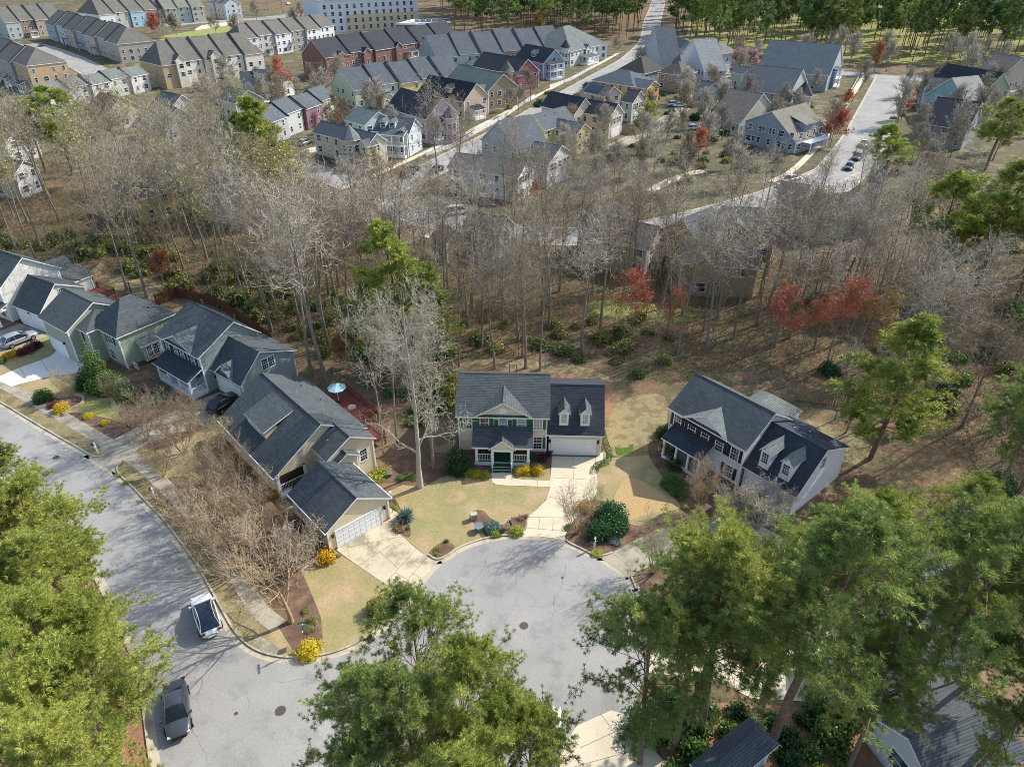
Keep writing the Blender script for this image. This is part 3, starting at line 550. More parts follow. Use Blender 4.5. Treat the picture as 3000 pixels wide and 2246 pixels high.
# garage wing
hh.block(10.0, 16.3, .2, 9.6, 2.95, 4.1, 'x', TAU, ROOFK, oh=.3, mid=.42, ze2=4.4)
hh.garage_door(12.98, .5, 0, 4.75, 2.15, cols=8)
for x in (10.35, 15.65): hh.mk('wall_lamp', MB().box(x-.08, x+.08, .32, .5, 1.75, 2.1, DKMETAL).bar((x, .4, 2.1), (x, .4, 2.25), .1, DKMETAL, 6, .02))
for x in (11.83, 14.13): hh.dormer(x, .95, 4.0, .98, 2.4, 1.35, .5, TRIM, ROOFD)
for x, y in ((5.7, 5.6), (6.5, 5.5), (9.7, 6.3)): hh.pipe(x, y, 7.6, 1.1, .07)
hh.mk('antenna', MB().bar((9.7, 5.9, 7.8), (9.7, 5.9, 9.7), .03, GREYM).box(9.3, 10.1, 5.88, 5.92, 9.3, 9.34, GREYM).box(9.3, 10.1, 5.88, 5.92, 9.6, 9.64, GREYM))
# ---------------------------------------------------------------- beige house with the long roof and its garage wing
BEI = siding('d2c5a8')
h4 = House('house', 'beige house with long dark roof, shed dormer and front garage left of the cul-de-sac', 'house', (-33.24, 65.03), -47.9)
h4.block(0, 13.6, 0, 11.2, 2.8, 3.9, 'x', BEI, ROOFD, oh=.35, mid=.535, ze2=3.7)
h4.block(4.0, 8.8, 1.7, 6.0, 5.1, 1.42, 'x', BEI, ROOFD, oh=.2, z0=3.4, kind='shed', name='dormer_wall', corner=False)
h4.win(6.4, 1.88, 4.2, 0, 2.8, .5, 'blind')
h4.win(13.26, 7.2, 3.4, 90, .95, 1.35, 'near'); 
h4.mk('porch_shade_panel', MB().box(13.2, 13.29, .6, 3.4, .7, 2.5, plain('dark porch shade', '3a2a26', .9)))  # dark panel on the solid wall paints the shaded depth of the porch
for y in (.5, 3.5): h4.column(13.35, y, 0, 2.7)
h4.rail(13.35, .6, 13.35, 3.3, .5); h4.mk('porch_floor', MB().box(12.5, 14.0, .4, 3.6, .1, .5, TRIM))
h4.block(13.0, 16.4, 4.6, 10.6, 4.2, 1.7, 'x', BEI, ROOFD, oh=.3)
h4.win(16.11, 8.0, 1.9, 90, .8, 1.4, 'near'); h4.win(16.11, 9.0, 1.9, 90, .8, 1.4, 'near')
h4.block(14.6, 17.0, 5.2, 8.2, 3.6, .9, 'x', BEI, ROOFD, oh=.25)
h4.block(16.6, 23.95, 0, 7.3, 2.8, 2.2, 'x', BEI, ROOFD, oh=.3, base=(.2, brick()))
h4.garage_door(23.67, 3.6, 90, 4.85, 2.15, plain('white panelled garage door', 'e6e8ea', .5, var=.03))
for y in (.75, 6.5): h4.mk('wall_lamp', MB().box(23.66, 23.85, y-.08, y+.08, 1.7, 2.05, DKMETAL))
for x in (18.2, 19.8, 21.5, 22.8): h4.win(x, .29, 1.2, 0, .6, .8, 'near')
for x, y in ((3, 9.2), (7, 9.4), (14.5, 6.0)): h4.pipe(x, y, 4.6, .5)
h4.mk('gutter', MB().bar((0, -.06, 2.72), (13.6, -.06, 2.72), .07, TRIM).bar((16.6, -.06, 2.72), (23.95, -.06, 2.72), .07, TRIM).bar((16.6, 7.36, 2.72), (23.95, 7.36, 2.72), .07, TRIM))
# deck behind it, with its umbrella
dk = House('deck', 'red stained wooden deck with railings behind the beige house', 'deck', (-33.24, 65.03), -47.9)
dkf = MB()
for k in range(24): dkf.box(1.8+k*.3, 2.08+k*.3, 11.2, 15.4, 1.1, 1.16, REDWOOD)
dk.mk('deck_floor', dkf); dk.mk('deck_floor', MB().box(9.2, 13.2, 11.2, 13.6, .8, .86, REDWOOD))
for x, y in ((1.8, 15.3), (5.3, 15.3), (8.9, 15.3), (8.9, 11.4), (13.1, 13.5)): dk.mk('post', MB().box(x-.07, x+.07, y-.07, y+.07, 0, 2.1, REDWOOD))
for a in ((1.8, 15.3, 8.9, 15.3), (8.9, 15.3, 8.9, 13.6), (1.8, 11.4, 1.8, 15.3)): dk.rail(*a, 1.16, .9, REDWOOD, .14)
for a in ((9.2, 13.5, 13.1, 13.5), (13.1, 13.5, 13.1, 11.2)): dk.rail(*a, .86, .9, REDWOOD, .14)
p_ = h4.world(3.6, 13.2); um = thing('patio_umbrella', 'pale turquoise patio umbrella open on the red deck', 'umbrella', (p_.x, p_.y, 1.16))
um_m = MB(); n = 8
for i in range(n):
    a, b = 2*math.pi*i/n, 2*math.pi*(i+1)/n; um_m.face([(1.15*math.cos(a), 1.15*math.sin(a), 2.0), (1.15*math.cos(b), 1.15*math.sin(b), 2.0), (0, 0, 2.55)], plain('turquoise canvas', '9cc8cc', .8, var=.05))
um_m.build('canopy', um); MB().bar((0, 0, 0), (0, 0, 2.6), .03, TRIM).bar((0, 0, 0), (0, 0, .12), .3, DKMETAL, 12).build('pole', um)
p_ = h4.world(6.6, 13.3); ot = thing('patio_table', 'round patio table standing on the red deck by the umbrella', 'table', (p_.x, p_.y, 1.16)); MB().bar((0, 0, .7), (0, 0, .74), .5, GREYM, 16).build('table_top', ot); MB().bar((0, 0, 0), (0, 0, .7), .05, GREYM).build('leg', ot)
# ---------------------------------------------------------------- grey green house with porch
GRG = siding('8f9c98'); 
h3 = House('house', 'grey green two storey house with wide front gable, dark porch roof and side garage', 'house', (-45.87, 80.14), -37.6)
h3.block(-.3, 9.5, 0, 9.1, 5.3, 2.75, 'x', GRG, ROOFD, oh=.35, mid=.62, ze2=5.0)
h3.gable(1.5, 7.95, -.05, 3.9, 5.3, 1.65, 'y', ROOFG); h3.mk('pediment', MB().face([(2.0, .28, 5.05), (7.45, .28, 5.05), (7.45, .28, 5.38), (4.72, .28, 6.7), (2.0, .28, 5.38)], GRG))
for x in (1.6, 3.6, 5.0, 7.4): h3.win(x, .35, 3.4, 0, .85, 1.4, 'near', SHUT_B, sw=.36)
for x in (1.6, 6.9): h3.win(x, .35, .9, 0, .85, 1.5, 'near')
h3.mk('door', MB().box(4.0, 4.95, .27, .36, .5, 2.6, plain('maroon door', '5a2426')))
h3.block(1.2, 9.2, -2.0, .4, 2.6, 1.05, kind='shed', wall=plain('porch ceiling', '6a7472'), roof=ROOFK, oh=.3, z0=2.4, name='porch_beam', corner=False)
h3.mk('porch_floor', MB().box(1.5, 9.1, -1.75, .34, 0, .5, TRIM))
for x in (1.65, 4.1, 6.5, 8.95): h3.column(x, -1.65, .5, 2.5, .11)
for x in ((1.65, 4.1), (6.5, 8.95)): h3.rail(x[0], -1.65, x[1], -1.65, .5)
h3.rail(8.95, -1.65, 8.95, .3, .5)
rc = MB().box(7.6, 8.1, -1.1, -.6, .85, .9, TRIM).box(7.6, 7.66, -1.1, -.6, .9, 1.6, TRIM)
for a, b in ((7.62, -1.08), (8.08, -1.08), (7.62, -.62), (8.08, -.62)): rc.bar((a, b, .5), (a, b, .88), .025, TRIM)
h3.block(8.6, 15.5, 1.3, 9.9, 3.0, 3.25, 'x', GRG, ROOFD, oh=.35, mid=.40, ze2=4.1)
h3.gable(10.1, 13.9, 1.22, 4.2, 3.0, 1.7, 'y', ROOFG); h3.mk('pediment', MB().face([(10.5, 1.6, 2.8), (13.5, 1.6, 2.8), (13.5, 1.6, 3.1), (12, 1.6, 4.5), (10.5, 1.6, 3.1)], GRG))
h3.garage_door(12.2, 1.65, 0, 4.75, 2.15)
for y in (5.3, 6.25): h3.win(15.16, y, 2.3 if False else 3.4, 90, .8, 1.35, 'near')
h3.mk('wall_lamp', MB().box(9.45, 9.6, 1.47, 1.65, 1.8, 2.1, DKMETAL))
for x, y, z in ((1, 6.6, 7.6), (9.5, 5.6, 5.9), (7.5, 7, 7.2)): h3.pipe(x, y, z, .5)
# ---------------------------------------------------------------- sage house with the hipped roof
SAGE = siding('a4ad94'); SAGEL = siding('9c9f90')
h2 = House('house', 'sage green house with broad hipped roof, side bay and white garage doors', 'house', (-60.98, 83.2), -35.4)
h2.block(-4.4, 3.2, .1, 9.0, 5.0, 2.6, 'x', SAGEL, ROOFD, oh=.35, ze2=5.0)
h2.block(3.0, 10.2, 3.0, 11.6, 5.1, 3.3, 'y', SAGE, ROOFD, oh=.35, kind='hip', base=(.5, brick()))
h2.block(.6, 5.6, 1.5, 7.5, 5.05, 1.5, 'x', SAGEL, ROOFD, oh=.3, kind='hip', hip=(.8, 1))
h2.garage_door(-1.6, .43, 0, 3.9, 2.15)
h2.win(2.6, 1.78, 3.3, 0, 1.5, 1.5, 'blind', SHUT_B, sw=.36); h2.win(2.6, 1.78, .8, 0, 1.1, 1.7, 'near')
for y in (): pass
h2.win(7.6, 3.34, 3.4, 0, 1.2, 1.4, 'near', SHUT_B, sw=.36); h2.win(7.0, 3.34, .8, 0, 1.2, 1.5, 'near')
h2.mk('bay_wall', MB().box(9.84, 10.7, 5.6, 7.9, .5, 3.0, SAGE)); b_ = MB(); T = [(10.95, 5.3, 2.9), (10.95, 8.2, 2.9), (9.85, 8.2, 3.7), (9.85, 5.3, 3.7)]; b_.face(T, ROOFG); Bm = [(x, y, z-.12) for x, y, z in T]; b_.face(Bm[::-1], TRIM)
for k in range(4): b_.face([Bm[k], Bm[(k+1) % 4], T[(k+1) % 4], T[k]], TRIM)
b_.build('bay_roof', h2.o); h2.win(10.71, 6.4, 1.1, 90, .7, 1.4, 'near'); h2.win(10.71, 7.3, 1.1, 90, .7, 1.4, 'near')
h2.mk('wall_lamp', MB().box(.55, .7, .2, .42, 2.3, 2.6, DKMETAL)); h2.pipe(5.4, 8.8, 7.9, 1.5, .09, DKMETAL)
for x, y in ((8, 9.5), (8.6, 9.0), (7.4, 5.5)): h2.pipe(x, y, 6.3, .4)
h2.rail(10.3, 4.0, 11.4, 4.0, .2, .9)
# ---------------------------------------------------------------- cream house, far left
CRM = siding('e2ddcc')
h1 = House('house', 'cream white house with double garage at the left edge beyond the sage house', 'house', (-73.04, 93.28), -29.4)
h1.block(-.1, 6.5, 0, 7.8, 3.0, 3.5, 'x', CRM, ROOFD, oh=.3, mid=.46, ze2=4.3, base=(.4, brick()))
h1.block(-9.6, -.3, -.9, 8.6, 5.6, 3.4, 'x', CRM, ROOFD, oh=.35, base=(.4, brick()))
h1.block(-3.6, .6, 7.2, 12.4, 3.1, 1.4, 'y', CRM, ROOFD, oh=.3); h1.block(-8.5, -3.5, 8.0, 12.6, 3.4, 1.6, 'y', CRM, ROOFD, oh=.3)
h1.garage_door(1.9, .3, 0, 2.6, 2.15, cols=4); h1.garage_door(4.8, .3, 0, 2.6, 2.15, cols=4)
h1.win(6.21, 4.3, 4.1, 90, .75, 1.3, 'near'); h1.win(6.21, 3.6, 1.3, 90, .75, 1.3, 'near')
ov = MB(); ov.face([(-.64, 4.0+.35*math.cos(2*math.pi*i/20), 7.3+.35*math.sin(2*math.pi*i/20)) for i in range(20)], TRIM); ov.build('oval_vent', h1.o)
h1.win(-2.2, -.56, 1.0, 0, 1, 1.7, 'near'); h1.mk('wall_lamp', MB().box(3.25, 3.4, .1, .3, 2.4, 2.7, DKMETAL)); h1.rail(-2.9, -2.4, -.4, -2.4, .4, .9); h1.mk('porch_floor', MB().box(-3, -.3, -2.5, -.6, 0, .4, brick()))
h1.block(-4.2, -.1, -2.6, -.5, 2.7, .8, kind='shed', wall=TRIM, roof=ROOFD, oh=.25, z0=2.5, name='porch_beam', corner=False); h1.column(-.5, -2.3, .4, 2.6); h1.column(-3.7, -2.3, .4, 2.6)
fe = thing('picket_fence', 'short white picket fence between the cream and sage houses', 'fence', tuple(h1.world(6.6, 1.0)), R(-29.4)); fm = MB(); fm.box(0, 2.6, -.02, .02, .3, .38, TRIM); fm.box(0, 2.6, -.02, .02, .9, .98, TRIM)
for k in range(16): fm.box(.05+k*.16, .14+k*.16, -.05, -.02, .05, 1.15, TRIM)
fm.build('picket_panel', fe); MB().box(-.08, .06, -.07, .07, 0, 1.3, TRIM).build('post', fe); MB().box(2.6, 2.74, -.07, .07, 0, 1.3, TRIM).build('post', fe)
dk1 = House('deck', 'red brown wooden deck behind the cream house at the left edge', 'deck', (-73.04, 93.28), -29.4)
dk1.mk('deck_floor', MB().box(1.5, 6.0, 8.6, 12.0, 1.3, 1.4, REDWOOD))
for a in ((1.5, 12, 6, 12), (6, 12, 6, 8.6)): dk1.rail(*a, 1.4, .9, REDWOOD, .16)
for x, y in ((1.6, 11.9), (5.9, 11.9), (5.9, 8.8)): dk1.mk('post', MB().box(x-.08, x+.08, y-.08, y+.08, 0, 2.3, REDWOOD))
# ---------------------------------------------------------------- white house on the right with black shutters
WHT = siding('e4e4e6')
h6 = House('house', 'white two storey house with dark shutters and two dormers right of the cul-de-sac', 'house', (17.18, 63.88), -50.0)
h6.block(-.15, 9.97, 0, 8.6, 5.3, 2.75, 'x', WHT, ROOFD, oh=.35, base=(.4, brick()))
h6.gable(2.0, 7.7, -.12, 4.1, 5.3, 1.6, 'y', ROOFG); h6.mk('pediment', MB().face([(2.5, .26, 5.0), (7.2, .26, 5.0), (7.2, .26, 5.35), (4.85, .26, 6.65), (2.5, .26, 5.35)], siding('e6e8ec')).box(1.9, 7.8, -.25, .3, 4.96, 5.02, ROOFK))
for x in (1.15, 3.1, 4.85, 6.7, 8.6): h6.win(x, .35, 3.25, 0, .82, 1.5, 'near', SHUT_B, sw=.36)
h6.win(8.3, .35, .75, 0, .82, 1.5, 'near', SHUT_B, sw=.36); h6.win(.9, .35, .75, 0, .7, 1.5, 'near', SHUT_B, sw=.3)
h6.block(.9, 6.2, -1.9, .4, 2.7, 1.1, kind='shed', wall=TRIM, roof=ROOFK, oh=.25, z0=2.5, name='porch_beam', corner=False)
h6.mk('porch_floor', MB().box(1.1, 6.0, -1.7, .34, 0, .45, TRIM).box(1.1, 6.0, -1.7, .34, .45, .49, GREYM)); 
for x in (1.25, 2.9, 4.5, 5.9): h6.column(x, -1.6, .45, 2.6, .1)
h6.mk('door', MB().box(3.1, 4.0, .27, .36, .5, 2.6, SHUT_B)); h6.mk('wall_lamp', MB().box(2.4, 2.7, -1.3, -1.0, 2.0, 2.4, DKMETAL))
h6.block(9.62, 15.85, .5, 10.2, 2.95, 3.75, 'x', WHT, ROOFK, oh=.3, mid=.42, ze2=4.3)
h6.garage_door(12.7, .8, 0, 4.75, 2.15)
for x in (11.5, 13.85): h6.dormer(x, 1.15, 4.1, 1.1, 2.2, 1.45, .55, TRIM, ROOFG, 'near')
h6.win(15.56, 5.2, 4.0, 90, .8, 1.3, 'near'); h6.block(9.5, 12.6, 9.0, 12.4, 2.9, 1.4, kind='shed', wall=WHT, roof=ROOFG, oh=.3) if False else None
h6.block(2.6, 8.2, 8.2, 14.4, 2.9, 2.1, 'y', WHT, ROOFG, oh=.3, kind='hip', hip=(0, 1)); h6.block(8.3, 11.6, 9.6, 12.4, 3.0, .8, 'x', WHT, ROOFG, oh=.25)
for x, y in ((11.2, 6.7), (12.6, 7.2), (13.0, 6.5)): h6.pipe(x, y, 5.4, .4)
h6.mk('downspout', MB().bar((.2, .25, .3), (.2, .25, 5.0), .05, TRIM))
flg = MB(); 
for k in range(7): flg.box(1.15, 1.19, -2.45+.0, -1.75, 1.75-.09*k, 1.84-.09*k, plain('flag red', 'b03a42') if k % 2 == 0 else TRIM)
flg.box(1.14, 1.2, -2.1, -1.75, 1.5, 1.84, plain('flag blue', '2a3560')); fo = flg.build('flag', None); fo.location = tuple(h6.world(0, 0)); fo.rotation_euler = (0, 0, R(-50)); tag(fo, 'red and white striped flag hanging at the porch of the white house', 'flag')
# ---------------------------------------------------------------- roofs half hidden by the pines, lower right
def simple(label, L, Nn, Rr, ze, pitch, typ='a', wall='c4c4c0', roof='5c6166', name='house', **k): return bg(label, L, Nn, Rr, ze, pitch, typ, wall, roof, name=name, **k)
class BG(House):
    def windows(s, n0=0):
        for (x0, x1, y0, y1, z0, ze) in list(s.rects):
            for a, fx, fy, L in ((0, (x0+x1)/2, y0, x1-x0), (180, (x0+x1)/2, y1, x1-x0), (90, x1, (y0+y1)/2, y1-y0), (-90, x0, (y0+y1)/2, y1-y0)):
                ar = R(a); nrm = s.ex*math.sin(ar)-s.ey*math.cos(ar); c = s.world(fx, fy, 3)
                if nrm.dot((CAMP-c).normalized()) < .12 or L < 1.8: continue
                tx, ty = math.cos(ar), math.sin(ar); n = max(1, int(L/2.9)); 
                fl = [z for z in (.95, 3.65, 6.4) if z+1.5 < ze+.05 and z > z0]
                if getattr(s, 'gfloor', None) == a: fl = fl[1:]
                for z in fl:
                    for k in range(n):
                        u = (k+.5)/n*L-L/2
                        if (s.seed*7+k*3+int(z*5)) % 9 == 4: continue
                        x, y = fx+tx*u, fy+ty*u; ox, oy = x+math.sin(ar)*.12, y-math.cos(ar)*.12
                        if any(r[0] < ox < r[1] and r[2] < oy < r[3] and z < r[5] and r[4] < z+1 for r in s.rects): continue
                        s.win(x, y, z, a, .9 if (s.seed+k) % 3 else 1.5, 1.4, 'far')
def sidepos(h, side, L, D, u):
    return (u*L, 0) if side == 'f' else (L, u*D)
def bg(label, L, Nn, Rr, ze=5.4, pitch=.6, typ='a', wall='b8b8b0', roof='6f7675', feats=(), name='house', cat='house', units=None, group=None, hip=(1, 1), wallmat=None, step=.35, cap=None):
    A, B = W(*L, ze), W(*Nn, ze); ex = (B-A); ln = ex.length; ex.normalize(); ang = math.degrees(math.atan2(ex.y, ex.x)); ey = Vector((-ex.y, ex.x, 0))
    D = Rr if isinstance(Rr, (int, float)) else (W(*Rr, ze)-B).dot(ey)
    h = BG(name, label, cat, (A.x, A.y), ang, group); h.seed = len(label); wm = wallmat or siding(wall); rf = shingle(roof, .2); h.D, h.L = D, ln
    kind = 'gable' if typ in 'ab' else typ; ax = 'y' if typ == 'b' else 'x'
    if typ == 'hip': ax = 'x' if ln >= D else 'y'
    span = (D if ax == 'x' else ln)/2
    if units:
        along = ln if ax == 'x' else D; n = len(units); sgn = 1
        for k, c in enumerate(units):
            a0, a1 = along*k/n, along*(k+1)/n; z = ze+(step if k % 2 else 0); off = (.9 if k % 2 else 0); wm_ = brick() if c == 'brick' else siding(c)
            kk = 'gable'; hp = (0, 0)
            if hip != (1, 1) and ((k == 0 and hip[0]) or (k == n-1 and hip[1])): kk = 'hip'; hp = (1 if k == 0 and hip[0] else 0, 1 if k == n-1 and hip[1] else 0)
            if ax == 'x': h.block(a0-(.1 if k else 0), a1+.1, off, D-.4+off, z, span*pitch, 'x', wm_, rf, oh=.3 if kk == 'gable' else .25, corner=False, kind=kk, hip=hp)
            else: h.block(0-off, ln-off, a0-(.1 if k else 0), a1+.1, z, span*pitch, 'y', wm_, rf, oh=.3, corner=False, kind=kk, hip=hp)
            if k:
                zz = max(ze, ze+step); c_ = (D if ax == 'x' else ln)/2; dk_ = plain('dark party wall', '3c4044', .9)
                q = [(-.2, zz-.1), (c_, zz+span*pitch+.3), (2*c_+.2, zz-.1), (2*c_+.2, zz-.5), (c_, zz+span*pitch-.2), (-.2, zz-.5)]
                fn = (lambda a, p, z: (a, p, z)) if ax == 'x' else (lambda a, p, z: (p, a, z)); pw_ = MB(); f2 = lambda a, pts: [fn(a, *t) for t in pts]
                for aa in (a0-.14, a0+.14): pw_.face(f2(aa, [q[0], q[1], q[4], q[5]]), dk_).face(f2(aa, [q[1], q[2], q[3], q[4]]), dk_)
                pw_.face(f2(a0-.14, [q[0], q[1]])+f2(a0+.14, [q[1], q[0]]), dk_).face(f2(a0-.14, [q[1], q[2]])+f2(a0+.14, [q[2], q[1]]), dk_); pw_.build('party_wall', h.o)
    else:
        h.block(0, ln, 0, D, ze, 0 if typ in ('flat',) else span*pitch*(1 if typ != 'shed' else 2), ax, wm, rf, oh=.4 if typ != 'flat' else .05, kind=kind, hip=hip)
    for f in feats:
        t = f[0]
        if t == 'gable':
            _, side, u, w_, d, z, *rest = f; c = rest[0] if rest else wall; cw = brick() if c == 'brick' else siding(c); ins = .4
            if side == 'f': h.block(u*ln-w_/2, u*ln+w_/2, -d, w_*.6+1, z, w_/2*.8, 'y', cw, rf, oh=.3, corner=False)
            else: h.block(ln-w_*.6-1, ln+d, u*D-w_/2, u*D+w_/2, z, w_/2*.8, 'x', cw, rf, oh=.3, corner=False)
        elif t == 'porch':
            _, side, u, w_, d, *rest = f; lv = rest[0] if rest else 1; rm = shingle(rest[1], .2) if len(rest) > 1 else rf
            zt = 2.9 if lv == 1 else 5.6
            x0, x1, y0, y1 = (u*ln-w_/2, u*ln+w_/2, -d, .45) if side == 'f' else (ln-.45, ln+d, u*D-w_/2, u*D+w_/2)
            m = MB(); hi = zt+.9
            T = [(x0, y0, zt), (x1, y0, zt if side == 'f' else zt), (x1, y1, hi if side == 'f' else zt), (x0, y1, hi)] if side == 'f' else [(x0, y0, hi), (x1, y0, zt), (x1, y1, zt), (x0, y1, hi)]
            m.face(T, rm); Bm = [(x, y, z-.2) for x, y, z in T]; m.face(Bm[::-1], TRIM)
            for k in range(4): m.face([Bm[k], Bm[(k+1) % 4], T[(k+1) % 4], T[k]], TRIM)
            m.build('porch_roof', h.o); fl = MB().box(x0+.2, x1-.2, y0+.2, y1, 0, .5, TRIM)
            if lv == 2: fl.box(x0+.2, x1-.2, y0+.2, y1, 2.8, 3.0, TRIM)
            fl.build('porch_floor', h.o); n = max(2, int(w_/2.4)+1); cm = MB()
            for k in range(n):
                if side == 'f': x, y = x0+.3+(x1-x0-.6)*k/(n-1), y0+.3
                else: x, y = x1-.3, y0+.3+(y1-y0-.6)*k/(n-1)
                MB().box(x-.11, x+.11, y-.11, y+.11, .4, zt-.1, TRIM).build('column', h.o)
            for zz in ([.5, 3.0] if lv == 2 else [.5]):
                if side == 'f': h.rail(x0+.3, y0+.3, x1-.3, y0+.3, zz, sp=.25)
                else: h.rail(x1-.3, y0+.3, x1-.3, y1-.3, zz, sp=.25)
        elif t == 'garage':
            _, side, u, w_ = f
            if side == 'f': h.garage_door(u*ln, .36, 0, w_, 2.2, cols=4)
            else: h.garage_door(ln-.36, u*D, 90, w_, 2.2, cols=4)
        elif t == 'dormer':
            _, u, w_ = f[:3]; z = ze+span*pitch*.28; h.dormer(u*ln, D/2*.28, z, w_, D*.25, 1.4, w_*.4, siding(wall), rf, 'far')
        elif t == 'turret':
            _, x, y, r, z = f[:5]; m = MB(); x *= ln; y *= D; n = 8; P = [(x+r*math.cos(2*math.pi*(i+.5)/n), y+r*math.sin(2*math.pi*(i+.5)/n)) for i in range(n)]; rr = MB()
            for i in range(n):
                a, b = P[i], P[(i+1) % n]; m.face([(*a, 0), (*b, 0), (*b, z), (*a, z)], siding(wall))
                a2, b2 = [(x+(q[0]-x)*1.22, y+(q[1]-y)*1.22) for q in (a, b)]; rr.face([(*a2, z), (*b2, z), (x, y, z+r*1.5)], shingle(f[5] if len(f) > 5 else roof, .2)); rr.face([(*a2, z), (*a2, z-.15), (*b2, z-.15), (*b2, z)], TRIM)
            m.build('turret_wall', h.o); rr.build('turret_roof', h.o)
            for i in range(n):
                a, b = P[i], P[(i+1) % n]; mx, my = (a[0]+b[0])/2, (a[1]+b[1])/2; nx, ny = (mx-x)/r, (my-y)/r
                if (h.ex*nx+h.ey*ny).dot((CAMP-h.world(x, y)).normalized()) > .15:
                    for zz in [q for q in (1, 3.8, 6.6) if q+1.3 < z]: h.win(mx, my, zz, math.degrees(math.atan2(nx, -ny)), min(.9, r*.5), 1.3, 'far')
        elif t == 'band':
            _, side, z, n = f; Lw = ln if side == 'f' else D
            for k in range(n):
                u = (k+.5)/n*(Lw-1.4)+.7
                h.win(u if side == 'f' else ln-.4, .4 if side == 'f' else u, z, 0 if side == 'f' else 90, .9, 1.5, 'far')
        elif t == 'wing':
            _, x0, x1, y0, y1, z, rise, ax2, kd = f; h.block(x0, x1, y0, y1, z, rise, ax2, wm, rf, oh=.35, kind=kd, corner=False)
        elif t == 'balcony':
            _, side, u, w_, z = f
            x0, x1, y0, y1 = (u*ln-w_/2, u*ln+w_/2, -1.6, .4) if side == 'f' else (ln-.4, ln+1.6, u*D-w_/2, u*D+w_/2)
            MB().box(x0, x1, y0, y1, z, z+.15, WOOD).box(x0, x0+.15, y0, y0+.15, 0, z, TRIM).box(x1-.15, x1, y0, y0+.15, 0, z, TRIM).build('balcony_floor', h.o)
            if side == 'f': h.rail(x0, y0+.05, x1, y0+.05, z+.1, mat=WOOD, sp=.3)
            else: h.rail(x1-.05, y0, x1-.05, y1, z+.1, mat=WOOD, sp=.3)
        elif t == 'solar':
            _, u0, u1 = f; m = MB(); s_ = span*pitch/(D/2)
            for k in range(4):
                x0 = ln*(u0+(u1-u0)*k/4)
                m.face([(x0, D*.08, ze+D*.08*s_+.08), (x0+ln*(u1-u0)/4-.12, D*.08, ze+D*.08*s_+.08), (x0+ln*(u1-u0)/4-.12, D*.42, ze+D*.42*s_+.08), (x0, D*.42, ze+D*.42*s_+.08)], plain('solar cells', '2a3850', .25, .6))
            m.build('solar_panel', h.o)
        elif t == 'nofront': h.gfloor = 0
    for k in range(2 if typ in 'ab' and not units else 0):
        if ax == 'x': h.pipe(ln*(.3+.3*k), D*.62, ze+span*pitch*.7, .5)
        else: h.pipe(ln*.62, D*(.3+.3*k), ze+span*pitch*.7, .5)
    h.windows(); return h
def c1(x, y): return (x/2.208, y/2.208)
def c2(x, y): return (800+x/2.208, y/2.208)
def c3(x, y): return (1500+x/2.949, y/2.949)
def c4(x, y): return (2000+x/2.208, y/2.208)
BGR, GRY, DRK, TANR = '76746c', '646b70', '44484e', '8a8478'
# --- right of the picket street
bg('beige house with very dark roof and a row of windows in its gable', c3(575, 970), c3(850, 1015), c3(965, 970), 5.8, .75, 'a', 'c6b8ac', DRK, [('band', 'r', 3.6, 4), ('garage', 'r', .5, 4.2)])
bg('beige house with very dark two level roof beside the yellow house', c3(240, 915), c3(540, 985), c3(690, 940), 6.2, .85, 'a', 'c9bbae', DRK)
bg('pale sage house with striped dark roof beside the orange house', c3(935, 875), c3(1045, 892), c3(1160, 852), 5.6, .7, 'a', 'b4b8a6', '56565a', [('band', 'r', 3.6, 4), ('garage', 'r', .5, 4.0)])
bg('grey brown roofed house with solar panels by the picket street', c3(590, 790), c3(800, 835), c3(880, 790), 5.6, .6, 'a', 'b0aca4', '6c6a68', [('solar', .1, .7)])
bg('yellow house with grey cross gables behind the grey gabled house', c3(70, 1085), c3(285, 1130), c3(410, 1020), 5.6, .8, 'b', 'd2c484', GRY, [('wing', 6.5, 15.5, 4, 10.5, 5.2, 2.0, 'x', 'gable')])
bg('soft grey house with tall blank gable roof below the yellow house', c2(1335, 905), c2(1580, 985), c2(1755, 925), 5.6, .8, 'b', '9ba4a8', GRY)
bg('light grey carriage house with five windows in its gable end', c2(1600, 1035), c2(1780, 1068), c2(1868, 975), 5.4, .5, 'a', 'bfc2b8', '5a5f62', [('band', 'r', 3.5, 5), ('garage', 'r', .5, 4)])
bg('white grey house with broad low roof beside the pink shrub', c2(1120, 1085), c2(1590, 1150), c2(1725, 1080), 5.4, .5, 'a', 'c2c4c4', '74746e', [('band', 'r', 3.4, 5), ('garage', 'r', .55, 4)])
bg('orange yellow house with long pale grey roof', c3(680, 692), c3(1050, 752), c3(1240, 700), 5.4, .5, 'hip', 'c8a258', GRY, [('wing', 13, 22, 1, 9, 5.2, 1.9, 'x', 'gable')])
bg('blue grey house with dark pyramid roof at the picket street corner', c3(905, 605), c3(1145, 640), c3(1285, 590), 5.6, .75, 'hip', '8b98a4', '56524e')
bg('brown house with pyramid roof and white garage side', c3(1255, 625), c3(1475, 655), c3(1565, 615), 5.8, .7, 'hip', '8c8680', '6c6660', [('garage', 'r', .5, 3.6)])
bg('light grey house with steep blank gable facing the corner', c3(1110, 480), c3(1290, 592), c3(1395, 545), 5.4, .8, 'b', 'a3a9ac', GRY)
bg('teal house with pyramid roof in front of the pine wood', c3(1290, 352), c3(1510, 455), c3(1592, 415), 5.6, .7, 'hip', '8fb0b4', '70787a')
bg('teal white house with pyramid roof beside the pink blossom tree', c3(1570, 437), c3(1795, 472), c3(1890, 440), 6.6, .7, 'hip', '9fb8bc', '84827c', [('garage', 'r', .5, 3.6)])
bg('pale grey house behind the brown pyramid roof house', c3(1425, 520), c3(1660, 620), c3(1730, 560), 5.2, .7, 'b', 'b2b8ba', '989a98')
